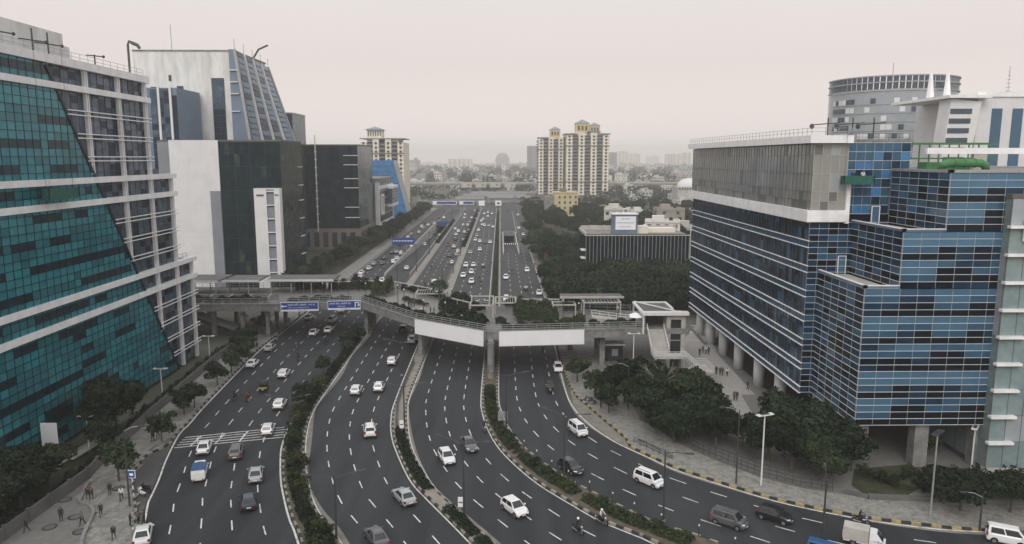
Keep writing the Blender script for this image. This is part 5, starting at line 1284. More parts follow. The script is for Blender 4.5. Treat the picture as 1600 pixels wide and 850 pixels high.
# railing in the wide medians beyond the bridge
fence('median_railing', 'dark railing along the pale strip between the ramp road and the outbound lanes', [(-30.6, 200), (-30.6, 340)], 1.2, 2.5, 'metal_dark', .5)
fence('median_railing', 'dark railing on the pale strip between the outbound and inbound lanes', [(-17.5, 200), (-17.5, 330)], 1.1, 2.5, 'metal_dark', .4)
prs = [(a, b) for a, b in MED['m23'] if a[1] > 104 and a[1] < 143]
fence('median_railing', 'low rail on the bare part of the median under the footbridge', [((a[0] + b[0]) / 2 - .5, (a[1] + b[1]) / 2) for a, b in prs[::3]], .8, 2.0, 'metal_dark', .4)
prs = [(a, b) for a, b in MED['m34'] if a[1] < 97 and a[1] > 66]
for i, (a, b) in enumerate(prs[::2]):
    MB_ = MB().tube([(0, 0, 0), (0, 0, 1.5)], .06, 6)
    o = MB_.build('post', 'metal_dark'); o.location = (b[0] - .5, b[1] + .1, .22); tag(o, 'thin dark post standing in the hedge median by the inbound side road', 'post', 'hedge median posts')
    MB().tube([(0, 0, 1.2), (0, 0, 1.42)], .075, 6).build('reflector', 'sign_white', o)
# ================================================================ lamps
def lamp_double(h, arm=2.6):
    t = thing('street_lamp', 'x', 'street lamp'); MB().tube([(0, 0, 0), (0, 0, h)], [.14, .08], 8).build('pole', 'metal_dark', t); MB().box(-.22, .22, -.22, .22, 0, .35).build('base', 'concrete', t)
    for s in (-1, 1):
        a = MB().tube([(0, 0, h - .3), (s * arm * .5, 0, h + .12), (s * arm, 0, h + .35)], .045, 6).build('arm', 'metal_dark', t)
        MB().add([(s * arm - s * .1, -.17, h + .3), (s * arm + s * .75, -.13, h + .42), (s * arm + s * .75, .13, h + .42), (s * arm - s * .1, .17, h + .3), (s * arm - s * .1, -.14, h + .42), (s * arm + s * .7, -.1, h + .54), (s * arm + s * .7, .1, h + .54), (s * arm - s * .1, .14, h + .42)],
                 [(3, 2, 1, 0), (4, 5, 6, 7), (0, 1, 5, 4), (1, 2, 6, 5), (2, 3, 7, 6), (3, 0, 4, 7)]).build('lamp_head', 'metal_dark', a)
    return t
def lamp_tee(h, white=True):
    t = thing('garden_lamp', 'x', 'street lamp'); MB().tube([(0, 0, 0), (0, 0, h)], [.11, .08], 8).build('pole', 'metal_white' if white else 'metal_grey', t)
    MB().box(-1.15, 1.15, -.33, .33, h, h + .1).build('top_panel', 'metal_white' if white else 'metal_dark', t); MB().box(-1.0, 1.0, -.22, .22, h - .08, h).build('lamp_strip', 'lamp_glass', t); MB().box(-.6, .6, -.2, .2, h + .12, h + .16).build('solar_cell', 'solar_dark', t)
    return t
def lamp_single(h, s=1):
    t = thing('street_lamp', 'x', 'street lamp'); MB().tube([(0, 0, 0), (0, 0, h)], [.12, .07], 8).build('pole', 'metal_dark', t); a = MB().tube([(0, 0, h - .2), (s * 1.0, 0, h + .3), (s * 1.8, 0, h + .4)], .045, 6).build('arm', 'metal_grey', t)
    MB().box(min(s * 1.7, s * 2.5), max(s * 1.7, s * 2.5), -.14, .14, h + .36, h + .48).build('lamp_head', 'metal_dark', a); return t
def put_lamp(fn, base, top, label, rz=0, **k):
    g0 = G(*base); h = max(4, HT(*top, g0)); t = fn(h, **k); t['label'] = label; t.location = (g0.x, g0.y, .1); t.rotation_euler = (0, 0, rz); return t
put_lamp(lamp_double, (526, 848), (523, 745), 'double-armed street lamp at the thick shrubs of the first hedge median', R(10))
put_lamp(lamp_double, (453, 679), (451, 622), 'double-armed street lamp in the hedge median by the white stop lines')
put_lamp(lamp_double, (632, 668), (630, 603), 'double-armed street lamp at the hedge end of the bare median strip')
put_lamp(lamp_double, (628, 588), (627, 534), 'double-armed street lamp on the bare median strip near the footbridge')
put_lamp(lamp_double, (725, 812), (723, 692), 'double-armed street lamp beside a small signal box in the second hedge median', R(-20))
put_lamp(lamp_double, (791, 678), (790, 586), 'double-armed street lamp beside the square panel sign in the third median')
put_lamp(lamp_double, (881, 760), (880, 648), 'double-armed street lamp in the third median next to the dark hatchback', R(-25))
put_lamp(lamp_double, (1036, 818), (1036, 705), 'tall street lamp at the bare earth end of the third median', R(-40))
put_lamp(lamp_double, (1284, 860), (1284, 750), 'tall street lamp post next to the white pickup truck', R(70))
put_lamp(lamp_single, (203, 793), (197, 672), 'thin street lamp on the left pavement beside the blue bus stop sign', 0, s=1)
put_lamp(lamp_tee, (140, 707), (136, 651), 'white T-shaped garden lamp by the white ramp edge on the left lawn')
put_lamp(lamp_tee, (254, 620), (251, 577), 'white T-shaped garden lamp on the left lawn beside the conifer-like tree')
put_lamp(lamp_tee, (328, 564), (326, 526), 'white T-shaped garden lamp at the far corner of the left lawn')
put_lamp(lamp_tee, (381, 522), (380, 494), 'white T-shaped garden lamp in front of the footbridge escalator')
put_lamp(lamp_tee, (1189, 760), (1189, 649), 'white T-shaped lamp between the big right hand tree crowns', R(20))
put_lamp(lamp_tee, (1517, 737), (1517, 668), 'white T-shaped lamp on the office lawn before the dark car entrance', R(50))
put_lamp(lamp_tee, (1453, 810), (1453, 676), 'grey T-shaped lamp on the right pavement in front of the office lawn', R(40), white=False)
put_lamp(lamp_single, (1150, 757), (1150, 642), 'thin grey lamp with side arm at the kerb below the big right hand trees', R(180))
put_lamp(lamp_single, (1530, 830), (1560, 782), 'bent grey lamp beside the small trees on the right pavement', R(180))
put_lamp(lamp_single, (981, 640), (981, 572), 'single-armed lamp by the grove at the foot of the staircase', R(180))
put_lamp(lamp_tee, (989, 585), (989, 522), 'white T-shaped lamp in front of the lift tower')
for i, (x, y0) in enumerate(((-29.8, 210), (-16.5, 205), (-1.8, 214))):
    base_lamp = None
    for k in range(6):
        lab = ['double-armed lamp in the pale strip left of the outbound lanes beyond the footbridge', 'double-armed lamp in the strip between outbound and inbound lanes beyond the footbridge', 'double-armed lamp in the grass median beyond the footbridge'][i]
        y = y0 + k * 48
        if base_lamp is None: base_lamp = lamp_double(9.5); base_lamp['label'] = lab; base_lamp['group'] = lab.replace('double-armed lamp', 'lamps'); base_lamp.location = (x, y, .2)
        else: dup(base_lamp, (x, y, .2))
# signs on posts
t = thing('bus_stop_sign', 'small blue and white bus stop sign on the left pavement', 'sign', G(209, 777)); t.location.z = .15
m = MB()
for k in range(6): m.box(-.05, .05, -.05, .05, k * .45, (k + 1) * .45, k % 2)
m.build('post', ['sign_white', 'kerb_black'], t); MB().box(-.45, .45, -.09, -.05, 2.3, 3.3).build('panel', 'sign_white', t); MB().box(-.37, .37, -.12, -.095, 2.38, 3.22).build('blue_field', 'sign_blue', t); MB().box(-.22, .22, -.14, -.125, 2.62, 2.95).build('bus_pictogram', 'sign_white', t)
t = thing('panel_sign', 'square grey panel sign on two legs in the third hedge median', 'sign', G(786, 672))
for x in (-.5, .5): MB().box(x - .04, x + .04, -.04, .04, 0, 2.6).build('post', 'metal_dark', t)
m = MB()
for i in range(3):
    for j in range(3): m.box(-.75 + i * .5, -.3 + i * .5, -.08, -.05, 1.5 + j * .5, 1.94 + j * .5)
m.build('panel', 'metal_grey', t)
for (px, py), lb in (((720, 806), 'white marker board on a post in the second hedge median'), ((628, 680), 'white marker board at the hedge end of the bare median strip')):
    t = thing('marker_board', lb, 'sign', G(px, py)); MB().box(-.05, .05, -.05, .05, 0, 2.2).build('post', 'metal_grey', t); MB().box(-.3, .3, -.1, -.06, 1.1, 2.3).build('board', 'sign_white', t); MB().box(-.2, .2, -.12, -.105, 1.6, 1.75).build('mark', 'print_dark', t)
t = thing('rust_column', 'tall rust red steel column pair at the kerb by the tree grove', 'column', G(853, 432))
h = HT(852, 396, G(853, 432))
MB().box(-.5, -.2, -.2, .2, 0, h).build('leg', 'rust_pole', t); MB().box(.2, .5, -.2, .2, 0, h * .96).build('leg', 'rust_pole', t)
for z in np.arange(1, h - 1, 1.6): MB().bar((-.2, 0, z), (.2, 0, z + .6), .08, .08).build('brace', 'rust_pole', t)
t = wthing('white_ramp', 'broken white ramp edging on the lawn before the teal office', 'ramp', G(115, 715))
for a, b, w in (((80, 740), (172, 682), .35), ((108, 723), (150, 700), 1.3), ((120, 708), (158, 690), .3)):
    p, q = G(*a), G(*b); MB().bar((p.x, p.y, .5), (q.x, q.y, .7), w, .16).build('edge_slab', 'concrete_pale', t)
# ================================================================ plants
def np_mesh(name, V, mats, mi=None, nv=4):
    """quads (or triangles) straight from an array of shape (n, nv, 3)"""
    n = len(V); me = bpy.data.meshes.new(name)
    me.vertices.add(n * nv); me.vertices.foreach_set('co', np.ascontiguousarray(V.reshape(-1)).astype(np.float32))
    me.loops.add(n * nv); me.loops.foreach_set('vertex_index', np.arange(n * nv, dtype=np.int32))
    me.polygons.add(n); me.polygons.foreach_set('loop_start', np.arange(0, n * nv, nv, dtype=np.int32))
    for m in mats: me.materials.append(MAT[m])
    if mi is not None: me.polygons.foreach_set('material_index', mi.astype(np.int32))
    me.update(calc_edges=True); me.validate(); return me
def leaf_quads(P, Nrm, s, rg, droop=.3):
    """one folded-looking leaf spray per point: a quad around P, roughly facing Nrm"""
    n = len(P); N = Nrm + rg.normal(size=(n, 3)) * .55; N /= np.linalg.norm(N, axis=1)[:, None]
    a = np.cross(N, rg.normal(size=(n, 3))); a /= np.linalg.norm(a, axis=1)[:, None] + 1e-9; b = np.cross(N, a)
    sz = s * rg.uniform(.6, 1.3, size=(n, 1)); a = a * sz; b = b * sz * rg.uniform(.45, .9, size=(n, 1))
    b[:, 2] -= droop * sz[:, 0] * .3
    return np.stack([P - a, P - b * .8, P + a, P + b], axis=1)
def crown_points(lobes, n, rg, fill=.25):
    """points on and a little inside a set of ellipsoid lobes, outer surface only"""
    L = np.array(lobes); w = (L[:, 3] * L[:, 4]) ** 1.0; k = rg.choice(len(L), size=int(n * 1.6), p=w / w.sum())
    d = rg.normal(size=(len(k), 3)); d /= np.linalg.norm(d, axis=1)[:, None]
    rad = 1 - fill * rg.random(len(k)) ** 1.5
    lump = 1 + .2 * np.sin(d[:, 0] * 7 + k) * np.cos(d[:, 1] * 6 + k * 2) + .16 * np.sin(d[:, 2] * 9 + k)
    R3 = L[k][:, [3, 3, 4]]
    P = L[k, :3] + d * R3 * (rad * lump)[:, None]
    keep = np.ones(len(P), bool)
    for i in range(len(L)):
        q = np.linalg.norm((P - L[i, :3]) / L[i][[3, 3, 4]], axis=1); keep &= (q > .68) | (k == i)
    keep &= d[:, 2] > -.75
    P, d = P[keep][:n], d[keep][:n]
    return P, d
def make_tree(name, label, h, rc, nl, leaf, seed, mat, bark='bark', nlobes=9, trunk=.35, flat=.75, group=None, far=False):
    rg = np.random.default_rng(seed); zc = h - rc * flat
    lobes = [(0, 0, zc, rc * .62, rc * flat * .75)]
    for i in range(nlobes):
        a = 2 * math.pi * i / nlobes + rg.uniform(-.4, .4); rr = rc * rg.uniform(.45, .85); z = zc + rc * flat * rg.uniform(-.5, .62)
        s = rc * rg.uniform(.3, .5); lobes.append((rr * math.cos(a), rr * math.sin(a), z, s, s * rg.uniform(.6, .85)))
    P, d = crown_points(lobes, nl, rg)
    V = leaf_quads(P, d, leaf, rg)
    t = thing(name, label, 'tree', group=group)
    m = MB(); th = zc
    bend = rg.uniform(-.25, .25, 2)
    m.tube([(0, 0, -.1), (bend[0] * .5, bend[1] * .5, th * .45), (bend[0], bend[1], th)], [trunk, trunk * .75, trunk * .45], 8)
    if not far:
        for i in range(1, min(6, len(lobes))):
            q = lobes[i]; m.tube([(bend[0] * .6, bend[1] * .6, th * .55), (q[0] * .5, q[1] * .5, (th * .6 + q[2]) / 2), q[:3]], [trunk * .45, trunk * .28, trunk * .1], 5)
    m.build('trunk', bark, t)
    obj('crown', np_mesh('crown', V, [mat]), t)
    return t
def make_palm(name, label, h, nf, lf, seed, group=None):
    rg = np.random.default_rng(seed); t = thing(name, label, 'palm tree', group=group)
    MB().tube([(0, 0, -.1), (.1, 0, h * .5), (.05, .05, h)], [.22, .16, .14], 8).build('trunk', 'bark', t)
    qs = []
    for i in range(nf):
        a = 2 * math.pi * i / nf + rg.uniform(-.2, .2); up = rg.uniform(.15, .9); c, s = math.cos(a), math.sin(a)
        pts = [np.array((c * lf * u, s * lf * u, h + lf * (up * u - 1.05 * u * u))) for u in np.linspace(0.05, 1, 9)]
        side = np.array((-s, c, 0))
        for p, q in zip(pts, pts[1:]):
            for sg in (-1, 1):
                w = lf * .2; mid = (p + q) / 2
                qs.append([p, q, q + side * sg * w * .8 - np.array((0, 0, w * .5)), mid + side * sg * w - np.array((0, 0, w * .35))])
    obj('fronds', np_mesh('fronds', np.array(qs), ['leaf_dark']), t)
    return t
PROTO = {}
def park(o): o.location = (0, 0, 0); return o
def tree_kind(key, make, n):
    PROTO[key] = [make(i) for i in range(n)]
tree_kind('broad', lambda i: make_tree('broadleaf_tree', 'x', 8.5, 4.3, 4800, .32, 10 + i, ('leaf_dark', 'leaf_dark', 'leaf_mid')[i], nlobes=11, trunk=.3), 3)
tree_kind('street', lambda i: make_tree('street_tree', 'x', 4.8, 2.1, 1900, .21, 30 + i, 'leaf_mid', nlobes=7, trunk=.13, flat=.85), 2)
tree_kind('grove', lambda i: make_tree('grove_tree', 'x', 9.5, 4.8, 2600, .46, 50 + i, ('leaf_dark', 'leaf_mid', 'leaf_far', 'leaf_dark')[i], nlobes=9, trunk=.3, far=True), 4)
tree_kind('low', lambda i: make_tree('small_tree', 'x', 4.9, 3.4, 4200, .2, 70 + i, 'leaf_dark', nlobes=9, trunk=.14, flat=.5), 1)
tree_kind('palm', lambda i: make_palm('palm_tree', 'x', 5.5, 14, 2.6, 80 + i), 1)
tree_kind('shrub', lambda i: make_tree('shrub', 'x', 2.0, 1.15, 800, .14, 90 + i, ('leaf_mid', 'leaf_olive', 'leaf_dark')[i], nlobes=5, trunk=.05, flat=.8), 3)
USED = set()
def plant(key, x, y, z, label, group=None, h=None, rz=None, var=None, cat=None):
    P = PROTO[key]; i = random.randrange(len(P)) if var is None else var
    s = (h / {'broad': 8.5, 'street': 4.8, 'grove': 9.5, 'low': 4.9, 'palm': 6.5, 'shrub': 2.0}[key]) if h else random.uniform(.88, 1.12)
    o = dup(P[i], (x, y, z), rz if rz is not None else random.uniform(0, 6.28), label, group, s)
    if cat: o['category'] = cat
    return o
# --- left side
for x, y, h in ((-56.5, 76, 6.4), (-55.6, 81, 6.2), (-58.6, 83.5, 6.4), (-55.4, 86, 5.4), (-59.5, 78, 6.6), (-55.2, 72, 6)):
    plant('broad', x, y, .1, 'dense dark tree behind the boundary wall at the corner of the teal office', 'trees behind the left boundary wall', h)
plant('broad', -55.6, 101.5, .1, 'tall layered dark tree on the lawn edge between two white T-shaped lamps', h=9.2, var=0)
plant('street', -54.4, 97.0, .1, 'dark tree leaning over the boundary wall below the tall layered tree', h=5.6, var=1)
for i, p in enumerate(((186, 753), (253, 691), (288, 649), (304, 638), (340, 603), (362, 584), (379, 571))):
    g0 = G(*p); plant('street', g0.x, g0.y, .15, 'young street tree with a round dark crown on the left pavement', 'young trees along the left pavement', 4.4 if i else 5.6)
for p, h in (((385, 548), 4.6), ((403, 540), 4.8), ((420, 522), 4.6), ((400, 556), 4.2)):
    g0 = G(*p); plant('street', g0.x - 1.5, g0.y, .1, 'small leafy tree along the hedge side of the left pavement', 'small trees along the left hedge', h)
# --- medians
for p, h, lab in (((478, 640), 4.6, 'round topped small tree in the first hedge median next to the stop lines'), ((505, 585), 3.4, 'thin small tree in the first median towards the footbridge'), ((556, 538), 4.2, 'dark small tree next to the first pier of the footbridge'), ((541, 545), 3.6, 'small tree leaning from the first median next to a lamp')):
    g0 = G(*p); plant('street', g0.x, g0.y, .2, lab, None, h)
# --- right side
for p in ((902, 598), (931, 622), (951, 646)):
    g0 = G(*p); plant('street', g0.x, g0.y, .15, 'round clipped street tree on the right pavement by the parking bay', 'street trees by the parking bay', 5.0, cat='tree')
for x, y, h in ((20.4, 116.5, 7), (23.5, 111, 8), (27.5, 107.5, 8.4), (23.2, 104, 7.2), (30.2, 102, 7), (27, 99.5, 7.4), (24.5, 99, 6.2), (25, 117, 6), (28.6, 112.5, 6.5), (29.8, 96.8, 6.4)):
    plant('broad', x, y, .13, 'dense dark tree in the clump between the staircase and the right pavement', 'tree clump beside the plaza', h)
for x, y, h in ((35.6, 92.5, 7.6), (39.4, 92, 8.8), (42.8, 89.5, 7.6), (37.2, 88.8, 6.8), (40, 86.6, 6.2)):
    plant('broad', x, y, .13, 'big spreading dark tree in front of the blue office corner', 'big trees at the blue office corner', h)
for p, h in (((1500, 800), 5.2), ((1578, 802), 5.0)):
    g0 = G(*p); plant('low', g0.x, g0.y, .15, 'low wide-crowned tree on the right pavement before the office lawn', 'low trees on the right pavement', h)
for p, h in (((1175, 720), 5.0), ((1160, 700), 4.6), ((1135, 690), 5)):
    g0 = G(*p); plant('palm', g0.x, g0.y, .13, 'feathery palm between the two big tree clumps on the right', 'palms between the tree clumps', h)
t = plant('street', G(1443, 718).x, G(1443, 718).y, .15, 'small round tree in a bed before the dark car entrance', None, 4.2)
for p in ((1375, 755), (1395, 762), (1420, 748), (1440, 772), (1350, 748), (1560, 755), (1590, 762)):
    g0 = G(*p); plant('shrub', g0.x, g0.y, .17, 'small round shrub on the lawn before the blue office', 'shrubs on the office lawn', 1.7, cat='shrub')
# bare pale branches over the clump
t = wthing('bare_tree', 'leafless pale branches sticking out of the dark tree clump', 'tree', (24, 107, 0))
m = MB(); m.tube([(24, 107, 0), (24.2, 107, 6.5)], [.2, .12], 6); m.build('trunk', 'bark_pale', t)
rg = np.random.default_rng(3)
for k in range(7):
    a = rg.uniform(0, 6.28); p = Vector((24.2, 107, 5.5 + k * .15)); q = p + Vector((math.cos(a) * 2, math.sin(a) * 2, 1.8)); r_ = q + Vector((math.cos(a + .5) * 1.5, math.sin(a + .5) * 1.5, 1.2))
    MB().tube([p, q, r_], [.09, .06, .02], 5).tube([q, q + Vector((math.cos(a - .8), math.sin(a - .8), .9))], [.05, .02], 4).build('branch', 'bark_pale', t)
# --- groves beyond the bridge
def clear(x, y):
    if 25.5 < x < 64 and 233 < y < 262: return False
    if 34 < x < 56 and 494 < y < 522: return False
    return True
pts = []; tries = 0
random.seed(11)
while len(pts) < 190:
    y = random.uniform(186, 600) if len(pts) > 55 else random.uniform(182, 236); x = random.uniform(14.6, 60 + (y - 180) * .22)
    if y < 235 and x > 78: continue
    if clear(x, y) and all((x - a) ** 2 + (y - b) ** 2 > (3.6 if y < 237 else 5.0 + y * .004) ** 2 for a, b in pts): pts.append((x, y))
    tries += 1
    if tries > 40000: break
for i, (x, y) in enumerate(pts):
    near = y < 236
    plant('grove', x, y, 0, 'dark leafy tree in the grove before the dark glass clinic block' if near else 'leafy tree in the wood behind the clinic block and along the inbound road', 'grove before the clinic' if near else 'wood behind the clinic', random.uniform(7.6, 9.6) if near else random.uniform(7, 11))
pts = []
while len(pts) < 52:
    y = random.uniform(200, 560); x = random.uniform(-64, -57.5)
    if 322 < y < 366: x = random.uniform(-58.6, -57.4)
    elif 225 < y < 264: x = random.uniform(-64, -58)
    elif y > 364: x = random.uniform(-57, -54.5)
    if all((x - a) ** 2 + (y - b) ** 2 > 4.6 ** 2 for a, b in pts): pts.append((x, y))
for x, y in pts:
    if y < 330 and random.random() < .3: plant('palm', x, y, 0, 'shaggy palm among the trees along the outbound service road', 'palms along the service road', random.uniform(6, 8.5), cat='palm tree')
    else: plant('grove', x, y, 0, 'leafy tree in the row along the outbound service road', 'trees along the service road', random.uniform(5.5, 8) if y < 360 else random.uniform(7, 9))
# --- hedges along the medians: leaf mass over a strip
def hedge(name, label, line, w, h, dens, leaf, mat, seed, gaps=(), cat='hedge', z0=.22, parent=None, cone=.5):
    rg = np.random.default_rng(seed); P = np.array(resample([tuple(p[:2]) for p in line], .5)); n = int(len(P) * .5 * dens)
    k = rg.integers(0, len(P) - 1, n); f = rg.random((n, 1)); base = P[k] * (1 - f) + P[np.minimum(k + 1, len(P) - 1)] * f
    s = k * .5
    lump = .72 + .28 * np.sin(s * .9 + seed) * np.cos(s * .37 + seed * 2) + .18 * np.sin(s * 2.3)
    keep = rg.random(n) < 1
    for a, b in gaps: keep &= ~((s > a) & (s < b))
    keep &= lump > .34
    T = np.diff(P, axis=0); T = np.vstack([T, T[-1]]); T /= np.linalg.norm(T, axis=1)[:, None]; Nn = np.stack([T[:, 1], -T[:, 0]], 1)
    u = rg.uniform(-1, 1, n); top = np.sqrt(np.clip(1 - np.abs(u) ** 3, 0, 1)) * lump * h; v = rg.random(n) ** .5
    pos = np.column_stack([base + Nn[k] * (u * w / 2 * (.75 + .3 * lump))[:, None], z0 + top * v]); nr = np.column_stack([Nn[k] * u[:, None], .3 + v])
    pos, nr = pos[keep], nr[keep]
    t = parent or wthing(name, label, cat, (P[len(P) // 2][0], P[len(P) // 2][1], 0))
    obj('foliage', np_mesh('foliage', leaf_quads(pos, nr, leaf, rg), [mat]), t); return t
mid = lambda prs, f=.5: [(a[0] + (b[0] - a[0]) * f, a[1] + (b[1] - a[1]) * f) for a, b in prs]
ok = lambda prs, y0, y1: [(a, b) for a, b in prs if y0 < (a[1] + b[1]) / 2 < y1]
hedge('hedge', 'long bushy hedge filling the first median left of the outbound lanes', mid(ok(MED['m12'], 60, 160)), 1.7, 1.5, 330, .13, 'leaf_dark', 1)
hedge('hedge', 'low trimmed hedge in the second median beside the curving lanes', mid(ok(MED['m23'], 60, 106)), 1.5, .8, 320, .11, 'leaf_dark', 2, gaps=((20, 26),))
hedge('hedge', 'bushy hedge in the third median along the inbound side road', mid(ok(MED['m34'], 71, 126)), 1.9, 1.15, 360, .12, 'leaf_mid', 4, gaps=((14, 16), (30, 31.5)))
hedge('hedge', 'rough hedge in the first median at the bottom of the curve', mid(ok(MED['m12'], 62, 76)), 2.6, 2.4, 420, .15, 'leaf_dark', 5)
hedge('hedge', 'dark hedge between outbound and inbound lanes far beyond the footbridge', [(-17.0, 330), (-17.0, 590)], 1.8, 1.8, 60, .3, 'leaf_dark', 6)
hedge('hedge', 'dark hedge along the ramp road edge far beyond the footbridge', [(-30.0, 345), (-30.0, 470)], 1.8, 1.8, 60, .3, 'leaf_dark', 7)
hedge('hedge', 'green strip of low plants in the grass median beyond the footbridge', [(-1.8, 198), (-1.8, 560)], 1.6, .7, 60, .2, 'leaf_olive', 8)
hedge('hedge', 'tall hedge along the boundary wall before the teal office', [(p.x - .9, p.y) for p in fence_L], 1.3, 1.9, 420, .14, 'leaf_dark', 9, z0=.1)
random.seed(5)
for i in range(26):
    a, b = random.choice(ok(MED['m12'], 62, 150)); f = random.uniform(.3, .7)
    plant('shrub', a[0] + (b[0] - a[0]) * f, a[1] + (b[1] - a[1]) * f, .2, 'scruffy shrub growing out of the first median hedge', 'shrubs in the first median', random.uniform(1.2, 2.6), cat='shrub')
for i in range(12):
    a, b = random.choice(ok(MED['m34'], 68, 120)); f = random.uniform(.35, .65)
    plant('shrub', a[0] + (b[0] - a[0]) * f, a[1] + (b[1] - a[1]) * f, .2, 'leafy shrub growing in the third median hedge', 'shrubs in the third median', random.uniform(.9, 1.5), cat='shrub')
# --- planters and bushes on the footbridge
def seg(a, b, f0, f1): a, b = Vector((*a, 0)), Vector((*b, 0)); return [tuple(a.lerp(b, f0)[:2]), tuple(a.lerp(b, f1)[:2])]
for i, (ln, w, h, mt, lab) in enumerate((
        (seg((-31.5, 165.9), (-16.7, 146.5), .02, 1), 1.5, 1.5, 'leaf_dark', 'low planted strip behind the slanting railing of the footbridge'),
        (seg((-16.7, 146.3), (-2.8, 135.7), 0, .98), 1.7, 1.8, 'leaf_dark', 'planted strip above the slanting blank billboard'),
        (seg((.2, 135.8), (15, 137.1), 0, .9), 1.6, 1.5, 'leaf_dark', 'planted strip above the straight blank billboard'),
        (seg((10.5, 136.8), (16.2, 137.6), 0, 1), 2.2, 1.2, 'leaf_mid', 'clipped bush at the end of the straight billboard'),
        ([(2.8, 144), (11.5, 145.2)], 5.5, 3.6, 'leaf_mid', 'big overgrown hedge on the footbridge above the inbound side road'),
        ([(2.8, 150), (11.5, 150.5)], 4, 3.0, 'leaf_olive', 'pale overgrown hedge behind the big footbridge hedge'),
        ([(-30, 172.5), (-26, 171.5)], 5, 4.0, 'leaf_olive', 'big rounded olive bush on the left bend of the footbridge'),
        ([(-42, 178), (-30, 179)], 3.2, 3.4, 'leaf_dark', 'dark hedge at the back of the left footbridge arm'),
        ([(-24, 178.5), (-13, 166.5)], 1.6, 1.6, 'leaf_dark', 'dark hedge along the back edge of the footbridge'),
        ([(-12, 159), (-4, 151)], 3.2, 2.0, 'leaf_mid', 'mixed bushes in the middle bed of the footbridge'),
        ([(-8.5, 145), (-3, 139.5)], 3.2, 2.6, 'leaf_dark', 'dark bushes at the nose of the footbridge'),
        ([(-11, 164), (-6, 160)], 1.8, 2.2, 'leaf_mid', 'leafy bush by the white box frame on the footbridge'),
        ([(-50, 178), (-43, 178.5)], 2.4, 2.2, 'leaf_dark', 'dark planted bed behind the first blue sign on the footbridge'),
        ([(-48, 163.5), (-34, 166)], 1.4, 1.1, 'leaf_dark', 'low planting above the blue signs on the footbridge'),
        ([(17, 138.3), (26, 139)], 1.4, 1.3, 'leaf_dark', 'planted strip at the lift end of the footbridge front'),
        ([(-80, 163.2), (-52, 163.2)], 1.5, 1.5, 'leaf_dark', 'planted strip along the front of the left footbridge arm'),
        ([(-12, 155), (-9, 148)], 3.0, 2.4, 'leaf_dark', 'dense bushes between the pale deck and the nose of the footbridge'),
        ([(1, 157.5), (12, 154.8)], 1.6, 2.2, 'leaf_olive', 'hedge along the back edge of the straight footbridge arm'),
        ([(-22, 165), (-16, 158)], 1.2, .8, 'leaf_mid', 'low planted bed beside the pale footbridge deck'),
        ([(12, 141), (16.5, 141.5)], 2.4, 1.4, 'leaf_mid', 'low bushes before the plain steel frame shelter'),
        ([(-1, 141), (1.5, 141)], 2.4, 1.2, 'leaf_dark', 'low bushes on the footbridge nose beside the steps'),
        ([(13, 152.5), (17, 152.5)], 2.2, 2.8, 'leaf_olive', 'olive bush behind the plain steel frame shelter'))):
    t = wthing('planter', lab, 'planter', (*ln[0], DZ))
    a, b = Vector((*ln[0], DZ + .25)), Vector((*ln[1], DZ + .25)); MB().bar(a, b, w * .8, .5).build('trough', 'concrete', t)
    hedge('x', 'x', ln, w, h, 360 * w * .6, .17, mt, 20 + i, z0=DZ + .35, parent=t)
for x, y, h, lab in ((-13.8, 163.5, 5.6, 'drooping palm standing at the back of the footbridge by the low pergola'), (-46, 177, 3.2, 'small palm on the left footbridge arm behind the blue signs'), (-27.5, 179, 2.8, 'small palm at the back corner of the left footbridge bend')):
    plant('palm', x, y, DZ, lab, None, h)
for k, lst in list(PROTO.items()):                      # the patterns themselves are not part of the place
    for o in lst:
        for c in list(o.children): bpy.data.objects.remove(c)
        bpy.data.objects.remove(o)
# ================================================================ far city
def far_wood(n, seed, x0, x1, y0, y1, size, leaf, nl):
    rg = np.random.default_rng(seed); out = []
    X = rg.uniform(x0, x1, n); Y = rg.uniform(y0, y1, n)
    for x, y in zip(X, Y):
        if 20 < x < 106 and 690 < y < 760: continue
        if -46 < x < 22 and y < 830: continue
        if abs(y - 831) < 9: continue
        if -106 < x < -55 and y < 600: continue
        r = size * rg.uniform(.7, 1.4); lob = [(x, y, r * .9, r, r * .75)] + [(x + rg.uniform(-1, 1) * r * .8, y + rg.uniform(-1, 1) * r * .8, r * rg.uniform(.7, 1.3), r * .6, r * .5) for _ in range(3)]
        P, d = crown_points(lob, nl, rg); out.append(leaf_quads(P, d, leaf, rg))
    return np.concatenate(out)
fw = np.concatenate([far_wood(520, 1, -420, 620, 600, 1000, 5.5, 1.1, 110), far_wood(900, 2, -1100, 1400, 1000, 3000, 8.5, 2.4, 60), far_wood(160, 4, 100, 320, 300, 620, 5, .7, 150), far_wood(110, 5, -330, -110, 330, 640, 5, .7, 120)])
fwo = obj('far_woodland', np_mesh('far_woodland', fw, ['leaf_far'])); stuff(tag(fwo, 'hazy green woodland between the far houses and around the viaduct', 'woodland'))
HOUSE = []
